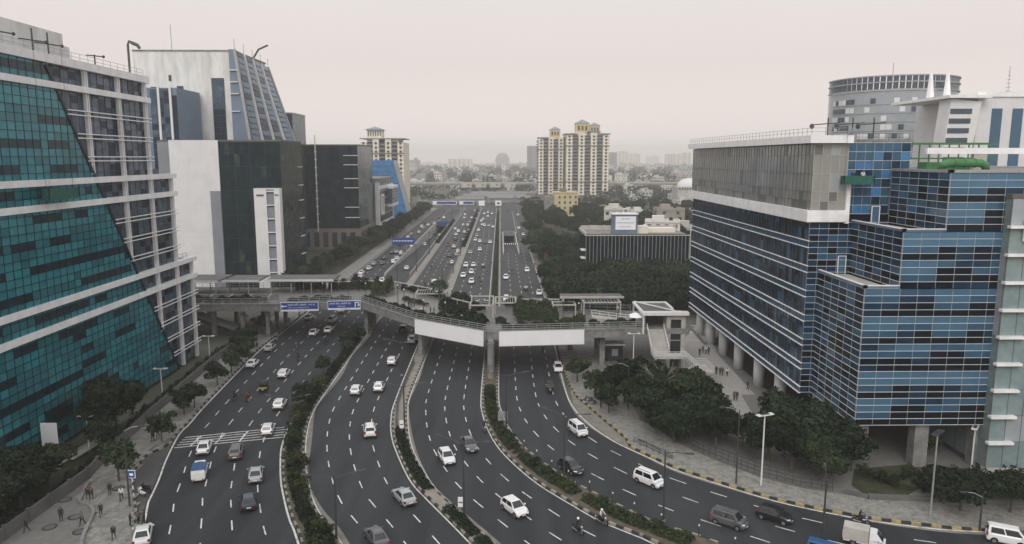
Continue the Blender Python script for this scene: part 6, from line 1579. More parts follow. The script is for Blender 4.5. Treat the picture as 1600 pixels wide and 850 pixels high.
def house_mesh(i):
    r = random.Random(100 + i); m = MB(); w, d, s = r.uniform(8, 15), r.uniform(8, 13), r.randint(2, 4); h = s * 3.1
    m.box(-w / 2, w / 2, -d / 2, d / 2, 0, h); m.box(-w / 2 - .2, w / 2 + .2, -d / 2 - .2, d / 2 + .2, h, h + .25, 1)
    for x0, x1, y0, y1 in ((-w / 2, w / 2, -d / 2, -d / 2 + .2), (-w / 2, w / 2, d / 2 - .2, d / 2), (-w / 2, -w / 2 + .2, -d / 2 + .2, d / 2 - .2), (w / 2 - .2, w / 2, -d / 2 + .2, d / 2 - .2)): m.box(x0, x1, y0, y1, h + .25, h + 1.1)
    m.box(-w * .3, w * .05, -d * .1, d * .3, h + .25, h + 2.8); m.tube([(w * .25, d * .1, h + .25), (w * .25, d * .1, h + 1.9)], .8, 8, 3)
    for k in range(s):
        n = r.randint(2, 4)
        for j in range(n):
            x = -w / 2 + w * (j + .5) / n; m.box(x - .7, x + .7, -d / 2 - .06, -d / 2, k * 3.1 + .9, k * 3.1 + 2.3, 2); m.box(x - .9, x + .9, -d / 2 - .5, -d / 2 - .01, k * 3.1 + 2.5, k * 3.1 + 2.62, 1)
        m.box(-w / 2 - .06, -w / 2, -1, 1, k * 3.1 + .9, k * 3.1 + 2.3, 2); m.box(w / 2, w / 2 + .06, -1, 1, k * 3.1 + .9, k * 3.1 + 2.3, 2)
    if i % 3 == 0: m.box(-w / 2, w * .1, -d / 2 - 1.3, -d / 2, 3.0, 3.25, 1); m.box(-w / 2, w * .1, -d / 2 - 1.3, -d / 2 - 1.15, 3.25, 4.1, 0)
    return m.mesh('house', ['house_wall', 'house_roof', 'window_dark', 'kerb_black'])
HOUSE = [house_mesh(i) for i in range(8)]
WALLS = [(.6, .585, .55), (.6, .57, .5), (.5, .5, .49), (.62, .61, .59), (.42, .36, .3), (.56, .5, .42), (.36, .37, .38)]
random.seed(21)
def houses(n, x0, x1, y0, y1, sc0, label, group):
    k = 0; P = []
    while k < n:
        x, y = random.uniform(x0, x1), random.uniform(y0, y1)
        if (20 < x < 108 and 690 < y < 760) or abs(y - 831) < 16 or (-48 < x < 26 and y < 826): k += 0; continue
        if any((x - a) ** 2 + (y - b) ** 2 < (15 * sc0) ** 2 for a, b in P[-60:]): k += .02; continue
        P.append((x, y)); o = obj('house', random.choice(HOUSE), None, (x, y, 0), random.choice((0, 0, .3, -.25, 1.57)), random.uniform(.85, 1.25) * sc0)
        o.color = (*random.choice(WALLS), 1); tag(o, label, 'house', group); k += 1
houses(95, -330, 420, 850, 1250, 1.0, 'pale flat-roofed house in the crowded quarter just beyond the metro viaduct', 'houses just beyond the viaduct')
houses(110, -900, 1200, 1300, 2700, 1.5, 'hazy flat-roofed house far behind the metro viaduct', 'hazy far houses')
houses(26, 108, 330, 600, 810, 1.0, 'pale house among trees before the viaduct beside the cream towers', 'houses before the viaduct')
houses(8, -330, -110, 640, 810, 1.0, 'pale house among trees in front of the viaduct on the service road side', 'houses left before the viaduct')
midh = [((935, 345), 330, 1.1, (.34, .33, .31), 'grey unfinished house with stairs behind the clinic roof'), ((965, 330), 380, 1.1, (.55, .53, .48), 'long pale-roofed house behind the clinic billboard'), ((1015, 340), 345, 1.0, (.62, .6, .56), 'white house right of the clinic billboard'),
        ((1035, 345), 320, 1.0, (.68, .66, .62), 'bright white low house behind the clinic roof duct'), ((1045, 322), 400, 1.0, (.30, .27, .23), 'brown tall narrow house above the white low house'), ((1075, 335), 350, 1.15, (.45, .43, .4), 'wide grey house with columns near the blue office'), ((1000, 312), 470, 1.0, (.6, .58, .52), 'pale house in the wood beyond the clinic'),
        ((958, 318), 430, .9, (.5, .45, .35), 'tan house beside the wood beyond the clinic'), ((1068, 300), 560, 1.2, (.55, .53, .5), 'pale terraced house below the white dome')]
for i, ((px, py), Y, s, c, lab) in enumerate(midh):
    p = AY(px, py, Y); o = obj('house', HOUSE[i % 8], None, (p.x, Y, 0), random.choice((0, .2, -.2)), s); o.color = (*c, 1); tag(o, lab, 'house')
dm = wthing('domed_hall', 'pale hall with a white dome beside the old glazed box', 'building', (150, 560, 0))
p = AY(1082, 290, 560); MB().box(p.x - 11, p.x + 11, 560, 580, 0, p.z - 1).build('wall', 'concrete_pale', dm); MB().ball((p.x, 570, p.z - 1), 9.5, 9.5, 6.5, 18, 10).build('dome', 'white_panel', dm, True)
m = MB()
for x in np.arange(p.x - 10, p.x + 10, 2): m.box(x, x + .9, 559.9, 560, p.z - 3.4, p.z - 1.6)
stuff(m.build('openings', 'window_dark', dm))
# far towers in the haze
def tower_obj(px0, px1, top, Y, label, seed, roof=True, dark=.5, dep=30):
    Y *= 1.9
    a, b = AY(px0, 250, Y), AY(px1, 250, Y); h = AY(px0, top, Y).z; r = random.Random(seed); W_ = b.x - a.x
    t = wthing('far_tower', label, 'building', ((a.x + b.x) / 2, Y, 0)); wl = MB().box(a.x, b.x, Y, Y + dep, 0, h)
    if roof: wl.box(a.x + W_ * .45, a.x + W_ * .75, Y + 4, Y + dep - 4, h, h + 7)
    wl.build('wall', 'cream_wall' if r.random() < dark else 'concrete', t)
    m = MB(); n = max(3, int(W_ / 5)); k = int(h / 3.4)
    for i in range(n):
        for j in range(1, k):
            if i % 3 == 1: m.box(a.x + W_ * (i + .15) / n, a.x + W_ * (i + .85) / n, Y - .1, Y, j * 3.4 + .4, j * 3.4 + 2.6)
            else: m.box(a.x + W_ * (i + .3) / n, a.x + W_ * (i + .7) / n, Y - .1, Y, j * 3.4 + .9, j * 3.4 + 2.2)
    stuff(m.build('windows', 'window_dark', t)); return t
tower_obj(700, 738, 248, 1300, 'hazy cream tower with a stepped roof beyond the viaduct', 1)
tower_obj(640, 655, 250, 1250, 'hazy tower edge beside the cream turret apartments', 2)
tower_obj(759, 775, 254, 1500, 'low hazy block before the domed hazy tower', 3, False)
DT = tower_obj(774, 796, 247, 1900, 'hazy grey tower with a rounded top far along the road axis', 4, False, 0)
p = AY(785, 247, 3610); MB().ball((p.x, 3630, p.z), 31, 18, 27, 14, 8).build('rounded_top', 'concrete', DT, True)
tower_obj(824, 840, 228, 1050, 'slim hazy white tower left of the cream apartment towers', 5, False)
tower_obj(946, 964, 238, 1250, 'hazy banded tower right of the cream apartment towers', 6, False)
tower_obj(966, 982, 236, 1900, 'faint tall tower behind the banded one', 7)
tower_obj(984, 1000, 240, 2100, 'faint pointed pair of towers in the haze', 8)
tower_obj(1041, 1049, 240, 1500, 'slim hazy slab left of the wide hazy block', 9, False)
tower_obj(1050, 1066, 240, 1500, 'wide hazy block with window bands near the blue office', 10, False, 1)
tower_obj(1067, 1080, 238, 1520, 'hazy slab touching the old glazed box', 11, False)
tower_obj(1010, 1030, 244, 2600, 'very faint block low in the haze between the towers', 12)
tower_obj(660, 680, 253, 2300, 'very faint low block left of the stepped hazy tower', 13)
tower_obj(745, 757, 256, 2400, 'very faint small block beside the domed hazy tower', 14)
tower_obj(800, 822, 255, 2500, 'very faint wide block behind the slim white tower', 15)
# ================================================================ vehicles
CARS = {   # L, W, H, shoulder z, cabin base (rear, front), cabin top (rear, front), bonnet drop, wheelbase
    'hatchback': (3.85, 1.70, 1.52, .96, (-1.80, 1.02), (-1.42, .22), .13, 2.42),
    'sedan': (4.40, 1.72, 1.48, .95, (-1.62, 1.10), (-.98, .22), .10, 2.55),
    'suv': (4.30, 1.80, 1.70, 1.08, (-2.02, 1.12), (-1.72, .42), .08, 2.6),
    'minivan': (4.05, 1.68, 1.72, 1.05, (-1.92, 1.38), (-1.74, .78), .16, 2.5),
    'van': (3.75, 1.55, 1.85, 1.08, (-1.78, 1.66), (-1.70, 1.0), .22, 2.3)}
def car_parts(kind):
    L, W, H, zs, (br, bf), (tr, tf), drop, wb = CARS[kind]; hw = W / 2; out = []
    st = [(-L / 2, hw * .82, .34, zs - .22), (-L / 2 + .1, hw * .94, .26, zs - .04), (-L / 2 + .5, hw, .22, zs), (0, hw, .2, zs - .01), (bf - .05, hw, .2, zs - .02), (bf + .35, hw * .985, .21, zs - .07), (L / 2 - .3, hw * .95, .23, zs - .1 - drop), (L / 2 - .08, hw * .86, .28, zs - .2 - drop), (L / 2, hw * .7, .36, zs - .32 - drop)]
    if kind == 'sedan': st[1] = (-L / 2 + .1, hw * .94, .26, zs - .02)
    body = MB(); rings = []
    for y, w, zb, zt in st:
        prof = [(w * .86, zb), (w * .98, zb + .14), (w, (zb + zt) / 2), (w * .985, zt - .1), (w * .92, zt - .02), (w * .6, zt + .025)]
        rings.append([(x, y, z) for x, z in prof] + [(-x, y, z) for x, z in prof[::-1]])
    n = len(rings[0]); vs = [p for r in rings for p in r]
    fs = [(i * n + j, i * n + (j + 1) % n, (i + 1) * n + (j + 1) % n, (i + 1) * n + j) for i in range(len(rings) - 1) for j in range(n)]
    body.add(vs, [f[::-1] for f in fs] + [tuple(range(n)), tuple(range(len(vs) - 1, len(vs) - n - 1, -1))])
    bw, tw = hw * .93, hw * .73; z0, z1 = zs - .04, H; zr = H - .07
    B = [(-bw, br, z0), (bw, br, z0), (bw * .97, bf, z0 - .03), (-bw * .97, bf, z0 - .03)]; T = [(-tw, tr, zr), (tw, tr, zr), (tw * .96, tf, zr), (-tw * .96, tf, zr)]
    C = [(-tw * .84, tr + .16, H), (tw * .84, tr + .16, H), (tw * .8, tf - .2, H), (-tw * .8, tf - .2, H)]
    body.add(B + T + C, [(1, 0, 4, 5), (2, 1, 5, 6), (3, 2, 6, 7), (0, 3, 7, 4), (5, 4, 8, 9), (6, 5, 9, 10), (7, 6, 10, 11), (4, 7, 11, 8), (8, 11, 10, 9)])
    out.append(('body', body, 'car_paint', None))
    def win(a, b, c, d, f0, f1, g0, g1, off):
        a, b, c, d = map(Vector, (a, b, c, d)); P = lambda f, g: a.lerp(b, f).lerp(d.lerp(c, f), g)
        nrm = (P(1, 0) - P(0, 0)).cross(P(0, 1) - P(0, 0)).normalized() * off
        return MB().quad(*[P(f, g) + nrm for f, g in ((f0, g0), (f1, g0), (f1, g1), (f0, g1))])
    out.append(('windscreen', win(B[2], B[3], T[3], T[2], .06, .94, .06, .96, .015), 'car_glass', None))
    out.append(('rear_window', win(B[0], B[1], T[1], T[0], .1, .9, .22 if kind != 'sedan' else .08, .92, .015), 'car_glass', None))
    for s in (0, 1):
        q = (B[1], B[2], T[2], T[1]) if s else (B[3], B[0], T[0], T[3])
        for f0, f1 in ((.08, .46), (.5, .92)): out.append(('side_window', win(*q, f0, f1, .14, .9, .015), 'car_glass', None))
    r = .31 if kind not in ('suv',) else .35
    for sx in (-1, 1):
        for sy in (-1, 1):
            x, y = sx * (hw - .1), sy * wb / 2
            out.append(('wheel_arch', MB().tube([(sx * (hw - .06), y, r + .03), (sx * (hw + .004), y, r + .03)], r + .055, 12), 'black_plastic', None))
            out.append(('wheel', MB().tube([(x - .09, y, r), (x + .125 * sx + (.0 if sx > 0 else 0), y, r)] if sx > 0 else [(x + .09, y, r), (x - .125, y, r)], r, 14), 'tyre', None))
            out.append(('rim', MB().tube([(x + sx * .12, y, r), (x + sx * .135, y, r)], r * .62, 10), 'rim', 'wheel'))
        zl = zs - .2 - drop; out.append(('headlight', MB().add([(sx * hw * .9, L / 2 - .26, zl + .02), (sx * hw * .52, L / 2 - .03, zl - .02), (sx * hw * .52, L / 2 - .1, zl + .13), (sx * hw * .88, L / 2 - .36, zl + .14)], [(0, 1, 2, 3), (3, 2, 1, 0)]), 'lamp_glass', None))
        out.append(('tail_light', MB().box(min(sx * hw * .97, sx * hw * .7), max(sx * hw * .97, sx * hw * .7), -L / 2 - .005, -L / 2 + .14, zs - .28, zs - .05 if kind in ('sedan', 'hatchback') else zs + .1), 'tail_red', None))
        out.append(('mirror', MB().box(min(sx * (hw + .02), sx * (hw + .19)), max(sx * (hw + .02), sx * (hw + .19)), bf - .42, bf - .28, zs, zs + .15), 'car_paint', None))
    out.append(('front_bumper', MB().box(-hw * .66, hw * .66, L / 2 - .06, L / 2 + .015, .32, .5), 'black_plastic', None)); out.append(('grille', MB().box(-hw * .4, hw * .4, L / 2 - .1, L / 2 + .0, zs - .36 - drop, zs - .27 - drop), 'black_plastic', None))
    out.append(('rear_bumper', MB().box(-hw * .8, hw * .8, -L / 2 - .02, -L / 2 + .06, .34, .5), 'black_plastic', None))
    for y, z in ((L / 2 + .02, .44), (-L / 2 - .03, .62)): out.append(('number_plate', MB().box(-.25, .25, y - .01, y + .01, z - .06, z + .06), 'plate_white', None))
    if kind in ('suv', 'minivan'):
        for s in (-1, 1): out.append(('roof_rail', MB().bar((s * tw * .82, tr + .2, H + .04), (s * tw * .78, tf - .3, H + .04), .04, .05), 'metal_dark', None))
    return out
def assemble(name, cat, parts):
    t = thing(name, 'x', cat); last = None
    for nm, m, mt, par in parts:
        o = m.build(nm, mt, last if par else t)
        if nm == 'body': m_ = o.data; o.data.polygons.foreach_set('use_smooth', [False] * len(o.data.polygons))
        if nm == 'wheel': last = o
    return t
def joined(name, parts):
    mats = []; m = MB()
    for nm, q, mt, par in parts:
        if nm in ('wheel_arch', 'mirror', 'number_plate', 'grille', 'rim'): continue
        if mt not in mats: mats.append(mt)
        m.add(q.v, q.f, 0); m.m[-len(q.f):] = [mats.index(mt) if False else mats.index(mt)] * len(q.f)
    return m.mesh(name, mats)
PARTS = {k: car_parts(k) for k in CARS}
# auto-rickshaw
ar = [('body', MB().add([(-.62, -1.25, .3), (.62, -1.25, .3), (.62, .35, .3), (-.62, .35, .3), (-.64, -1.3, .95), (.64, -1.3, .95), (.64, .35, .78), (-.64, .35, .78)], [(3, 2, 1, 0), (0, 1, 5, 4), (1, 2, 6, 5), (2, 3, 7, 6), (3, 0, 4, 7), (4, 5, 6, 7)]).add([(-.5, .35, .3), (.5, .35, .3), (.2, 1.3, .45), (-.2, 1.3, .45), (-.56, .35, 1.0), (.56, .35, 1.0), (.24, 1.22, .95), (-.24, 1.22, .95)], [(3, 2, 1, 0), (1, 2, 6, 5), (2, 3, 7, 6), (3, 0, 4, 7), (4, 5, 6, 7)]), 'auto_green', None),
      ('hood', MB().add([(-.64, -1.32, .95), (.64, -1.32, .95), (.62, -1.15, 1.6), (-.62, -1.15, 1.6), (-.6, .75, 1.66), (.6, .75, 1.66), (-.55, -.9, 1.78), (.55, -.9, 1.78), (.5, .6, 1.78), (-.5, .6, 1.78)], [(0, 1, 2, 3), (3, 2, 7, 6), (6, 7, 8, 9), (9, 8, 5, 4), (3, 6, 9, 4), (2, 5, 8, 7)]), 'black_plastic', None),
      ('yellow_band', MB().box(-.66, .66, -1.34, -1.0, .72, .98), 'auto_yellow', None), ('windscreen', MB().quad((-.52, .98, 1.0), (.52, .98, 1.0), (.56, .74, 1.62), (-.56, .74, 1.62)), 'car_glass', None),
      ('seat', MB().box(-.55, .55, -1.0, -.4, .55, .85), 'black_plastic', None), ('back_panel', MB().box(-.5, .5, -1.36, -1.33, 1.05, 1.45), 'car_glass', None), ('number_plate', MB().box(-.2, .2, -1.37, -1.345, .5, .62), 'plate_white', None), ('headlight', MB().ball((0, 1.3, .8), .12, .08, .12, 8, 5), 'lamp_glass', None)]
for x, y in ((-.58, -.95), (.58, -.95), (0, 1.12)): ar.append(('wheel', MB().tube([(x - .06, y, .23), (x + .06, y, .23)], .23, 12), 'tyre', None))
for x in (-.6, .6): ar.append(('post', MB().bar((x, .36, .8), (x * .95, .7, 1.66), .05, .05), 'auto_yellow', None))
PARTS['auto_rickshaw'] = ar
# motorcycle
def moto_parts(scooter):
    p = [('body', MB().tube([(0, -.5, .62), (0, -.1, .66), (0, .25, .78), (0, .45, .72)], [.11, .15, .17, .1], 8).tube([(0, -.25, .35), (0, .2, .38)], .17, 8), 'car_paint', None), ('seat', MB().box(-.13, .13, -.75, .05, .76, .86), 'black_plastic', None),
         ('fork', MB().bar((-.07, .72, .3), (-.09, .5, .98), .05, .05).bar((.07, .72, .3), (.09, .5, .98), .05, .05).bar((-.07, .72, .3), (.07, .72, .3), .04, .04), 'metal_grey', None), ('handlebar', MB().bar((-.36, .4, 1.03), (.36, .4, 1.03), .045, .045), 'metal_dark', None), ('headlight', MB().ball((0, .62, .88), .1, .1, .1, 8, 5), 'lamp_glass', None), ('tail_light', MB().box(-.08, .08, -.82, -.76, .68, .76), 'tail_red', None), ('exhaust', MB().tube([(.16, .1, .28), (.17, -.75, .36)], .05, 6), 'metal_grey', None)]
    if scooter: p.append(('leg_shield', MB().add([(-.26, .38, .35), (.26, .38, .35), (.22, .5, .95), (-.22, .5, .95)], [(0, 1, 2, 3), (3, 2, 1, 0)]), 'car_paint', None)); p.append(('rear_cowl', MB().ball((0, -.45, .55), .2, .42, .2, 8, 6), 'car_paint', None))
    r = .3 if not scooter else .23
    for y in (-.62, .72): p.append(('wheel', MB().tube([(-.05, y, r), (.05, y, r)], r, 14), 'tyre', None)); p.append(('rim', MB().tube([(-.06, y, r), (.06, y, r)], r * .55, 8), 'rim', 'wheel'))
    return p
PARTS['motorcycle'] = moto_parts(False); PARTS['scooter'] = moto_parts(True)
# pickup with canvas box, mini truck with blue tarp
def truck_parts(box, blue):
    p = [q for q in car_parts('van') if q[0] not in ('rear_window', 'side_window', 'rear_bumper', 'tail_light', 'body')]
    body = MB(); y0 = .35
    body.add([(-.76, y0, .3), (.76, y0, .3), (.76, 1.75, .3), (-.76, 1.75, .3), (-.78, y0, 1.05), (.78, y0, 1.05), (.76, 1.85, .82), (-.76, 1.85, .82)], [(3, 2, 1, 0), (0, 1, 5, 4), (1, 2, 6, 5), (2, 3, 7, 6), (3, 0, 4, 7), (4, 5, 6, 7)])
    body.add([(-.75, y0, 1.05), (.75, y0, 1.05), (.72, 1.62, 1.0), (-.72, 1.62, 1.0), (-.66, y0, 1.82), (.66, y0, 1.82), (.6, .98, 1.82), (-.6, .98, 1.82)], [(0, 1, 5, 4), (1, 2, 6, 5), (2, 3, 7, 6), (3, 0, 4, 7), (4, 5, 6, 7)])
    body.box(-.72, .72, -2.1, y0, .42, .6); p.append(('body', body, 'car_paint', None))
    p.append(('cargo_box', MB().box(-.8, .8, -2.15, .28, .62, 1.95 if box else 1.75), box or 'white_trim', None))
    if blue: p.append(('tarpaulin', MB().add([(-.84, -2.2, 1.5), (.84, -2.2, 1.5), (.84, .32, 1.5), (-.84, .32, 1.5), (-.83, -2.19, 1.8), (.83, -2.19, 1.8), (.83, .31, 1.8), (-.83, .31, 1.8), (0, -2.1, 1.98), (0, .2, 1.98)], [(1, 2, 6, 5), (3, 0, 4, 7), (4, 5, 8), (5, 6, 9, 8), (7, 4, 8, 9), (6, 7, 9), (2, 3, 7, 6)]), 'tarp_blue', None))
    for x in (-.55, .55): p.append(('tail_light', MB().box(x - .12, x + .12, -2.17, -2.1, .5, .62), 'tail_red', None))
    for x in (-.4, .4): p.append(('door_panel', MB().box(x - .33, x + .33, -2.19, -2.155, .75, 1.45), 'plate_white', None))
    return p
PARTS['pickup'] = truck_parts('concrete_pale', False); PARTS['mini_truck'] = truck_parts(None, True)
CATS = {'hatchback': 'car', 'sedan': 'car', 'suv': 'car', 'minivan': 'car', 'van': 'van', 'auto_rickshaw': 'auto rickshaw', 'motorcycle': 'motorcycle', 'scooter': 'scooter', 'pickup': 'pickup truck', 'mini_truck': 'truck'}
VPROTO = {}; VJOIN = {}
def heading(x, y, k):
    if y > YJ or k is None: return (0, 1)
    best = min(range(len(LANES[k]) - 1), key=lambda i: ((LANES[k][i][0][0] + LANES[k][i][1][0]) / 2 - x) ** 2 + ((LANES[k][i][0][1] + LANES[k][i][1][1]) / 2 - y) ** 2)
    i0, i1 = max(0, best - 2), min(len(LANES[k]) - 1, best + 2); c = lambda i: np.array([(LANES[k][i][0][j] + LANES[k][i][1][j]) / 2 for j in (0, 1)])
    d = c(i1) - c(i0); d /= np.linalg.norm(d); return tuple(d)
def roadz(x, y):
    for x0, x1, y0, y1 in RAMPS:
        if x0 < x < x1 and y0 < y < y1 + 30: return -RDEPTH * min(1, (y - y0) / (y1 - y0)) + .01
    return .03
def onroad(px, py):
    z = .03
    for _ in range(5): g0 = G(px, py, z); z = roadz(g0.x, g0.y)
    return g0.x, g0.y, z
COL = {'w': (.72, .72, .72), 's': (.34, .35, .36), 'g': (.09, .092, .095), 'k': (.012, .013, .014), 'b': (.018, .025, .05), 'd': (.03, .031, .034), 'r': (.2, .02, .015), 'u': (.02, .09, .22)}
def vehicle(kind, px, py, k, toward, c, label, group=None, rot=0, full=True, shift=0):
    x, y, z = onroad(px, py); d = heading(x, y, k); s = -1 if toward else 1
    rz = math.atan2(d[1] * s, d[0] * s) - math.pi / 2 + rot; f = Vector((-math.sin(rz), math.cos(rz), 0))
    cc = COL[c]; v = random.uniform(.93, 1.06); cc = (cc[0] * v, cc[1] * v, cc[2] * v, 1)
    if full:
        if kind not in VPROTO: VPROTO[kind] = assemble(kind, CATS[kind], PARTS[kind])
        o = dup(VPROTO[kind], (x, y, z), rz, label, group, 1, cc)
    else:
        if kind not in VJOIN: VJOIN[kind] = joined(kind, PARTS[kind])
        o = obj(kind, VJOIN[kind], None, (x, y, z), rz); o.color = cc; tag(o, label, CATS[kind], group)
    return o
NEAR = [
    ('sedan', 224, 842, 'c1', 0, 'w', 'white sedan beside the people waiting at the left kerb'), ('sedan', 320, 704, 'c1', 0, 'w', 'white sedan on the stop lines in front of the blue tarp truck'), ('mini_truck', 313, 745, 'c1', 0, 'w', 'small white truck with a blue tarpaulin over its load'),
    ('suv', 369, 712, 'c1', 0, 'g', 'black estate car just past the white stop lines'), ('sedan', 400, 747, 'c1', 0, 's', 'silver sedan behind the black estate car'), ('hatchback', 388, 790, 'c1', 0, 'b', 'dark blue hatchback behind the silver sedan on the left road'),
    ('hatchback', 419, 676, 'c1', 0, 'w', 'white hatchback crossing the white stop lines'), ('hatchback', 438, 636, 'c1', 0, 'w', 'white hatchback next to the round topped median tree'), ('hatchback', 444, 588, 'c1', 0, 'w', 'white hatchback ahead of the auto rickshaw on the left road'),
    ('auto_rickshaw', 414, 610, 'c1', 0, 'k', 'black and yellow auto rickshaw on the left road'), ('sedan', 395, 572, 'c1', 0, 'w', 'white sedan parked against the left kerb by young trees'), ('sedan', 422, 547, 'c1', 0, 's', 'silver sedan parked against the left kerb near the footbridge'),
    ('sedan', 491, 523, 'c1', 0, 'w', 'white sedan beside a white hatchback just before the blue signs'), ('hatchback', 514, 519, 'c1', 0, 'w', 'white hatchback beside a white sedan just before the blue signs'), ('van', 519, 504, 'c1', 0, 'w', 'small white van under the blue U-turn sign'),
    ('sedan', 483, 499, 'c1', 0, 'w', 'white sedan at the left kerb under the first blue sign'), ('sedan', 534, 488, 'c1', 0, 'w', 'white car half hidden by the blue U-turn sign'),
    ('hatchback', 557, 614, 'c2', 0, 'w', 'white hatchback on the outbound lanes left of another white hatchback'), ('hatchback', 593, 609, 'c2', 0, 'w', 'white hatchback on the outbound lanes nearer the bare median strip'), ('hatchback', 613, 568, 'c2', 0, 'w', 'white hatchback on the outbound lanes before the footbridge shadow'),
    ('suv', 644, 535, 'c2', 0, 's', 'silver car half hidden by the middle footbridge pier'), ('hatchback', 630, 517, 'c2', 0, 'k', 'black hatchback in the shadow under the footbridge'), ('suv', 578, 678, 'c2', 0, 'w', 'white crossover alone in the middle of the outbound curve'),
    ('sedan', 631, 782, 'c2', 0, 's', 'silver sedan close to the second hedge median'), ('sedan', 588, 846, 'c2', 0, 'g', 'grey sedan at the bottom of the outbound curve'),
    ('hatchback', 698, 720, 'c3', 1, 'w', 'white hatchback beside a dark grey car on the inbound curve'), ('sedan', 733, 700, 'c3', 1, 'g', 'dark grey car beside a white hatchback on the inbound curve'), ('hatchback', 804, 800, 'c3', 1, 'w', 'white hatchback ahead of two scooters on the inbound curve'),
    ('hatchback', 872, 579, 'c4', 1, 'w', 'white hatchback at the right kerb below the straight billboard'), ('auto_rickshaw', 859, 612, 'c4', 1, 'k', 'dark auto rickshaw on the inbound side road by the parking bay'), ('minivan', 903, 677, 'c4', 1, 'w', 'white minivan beside the parking bay on the side road'),
    ('hatchback', 892, 736, 'c4', 1, 'k', 'black hatchback next to the third hedge median'), ('minivan', 1014, 756, 'c4', 1, 'w', 'white minivan near the rusty guard rail'), ('minivan', 1139, 820, 'c4', 1, 'g', 'dark grey people carrier beside a black hatchback'),
    ('hatchback', 1210, 812, 'c4', 1, 'k', 'black hatchback by the striped kerb beside the people carrier'), ('pickup', 1352, 852, 'c4', 1, 'w', 'white pickup truck with a grey canvas box'), ('van', 1572, 848, 'c4', 1, 'w', 'white van at the striped kerb of the side road'), ('van', 1290, 874, 'c4', 1, 'u', 'blue van ahead of the white pickup truck')]
random.seed(31)
for kd, px, py, k, tw, c, lab in NEAR: vehicle(kd, px, py, k, tw, c, lab)
farc = {'c1': '18,655,w 28,625,w 90,588,w 130,552,s 200,548,d 322,505,w 293,535,w 355,465,w 318,452,s 280,455,d 215,500,d 445,400,w 412,325,w 438,303,s 505,290,s 525,240,w 590,268,w 580,225,w 630,210,w 560,205,d 630,232,d 670,165,d 712,165,w 340,390,d 540,250,s 200,690,w 403,588,w 552,388,w 655,355,d 675,312,w',
        'c2': '632,710,w 668,775,w 780,540,w 755,485,d 828,445,w 815,475,s 793,408,w 873,355,d 803,345,d 810,305,w 830,280,w 870,225,w 880,285,w 905,300,w 920,275,w 908,225,w 925,200,s 950,220,d 940,165,w 970,175,w 880,165,w 930,125,d 805,258,w 965,105,w 990,128,w 885,140,w 400,815,w 555,822,w',
        'c3': '893,565,w 955,562,w 938,620,w 870,650,w 938,700,w 1008,430,w 930,455,s 1093,370,w 1052,370,d 1008,362,w 970,350,w 983,315,s 998,268,w 1030,220,w 1047,230,w 1083,232,s 1117,240,w 1020,190,w 1035,175,w 1045,130,w 1075,150,w 1075,120,w 1108,130,w 1140,150,d',
        'c4': '1225,665,w 1400,605,w 1228,845,w 1500,795,w 1270,365,d 1368,305,w 1332,250,w 1325,140,w 1238,105,d 1400,210,w'}
DESC = {'w': 'white', 's': 'silver', 'd': 'dark'}
WHERE = {'c1': 'on the service road and ramp beyond the footbridge', 'c2': 'in the outbound traffic beyond the footbridge', 'c3': 'in the inbound traffic beyond the footbridge', 'c4': 'on the inbound side road beyond the footbridge'}
for k, s in farc.items():
    for q in s.split():
        a, b, c = q.split(','); px, py = float(a) / 5.313 + 560, float(b) / 5.313 + 310 + .6
        kd = random.choices(('hatchback', 'sedan', 'suv', 'minivan'), (.45, .3, .15, .1))[0]
        nm = {'hatchback': 'hatchback', 'sedan': 'sedan', 'suv': 'tall car', 'minivan': 'minivan'}[kd]
        vehicle(kd, px, py, None, k in ('c3', 'c4'), c, f'{DESC[c]} {nm} {WHERE[k]}', f'{DESC[c]} {nm}s {WHERE[k]}', full=py > 425)
for (a, b), tw, lab in (((1035, 575), 1, 'dark auto rickshaw in the inbound traffic beyond the footbridge'), ((1390, 765), 1, 'auto rickshaw beside the grove on the inbound side road'), ((743, 395), 0, 'auto rickshaw in the outbound traffic beyond the footbridge')):
    vehicle('auto_rickshaw', a / 5.313 + 560, b / 5.313 + 310, None, tw, 'k', lab)
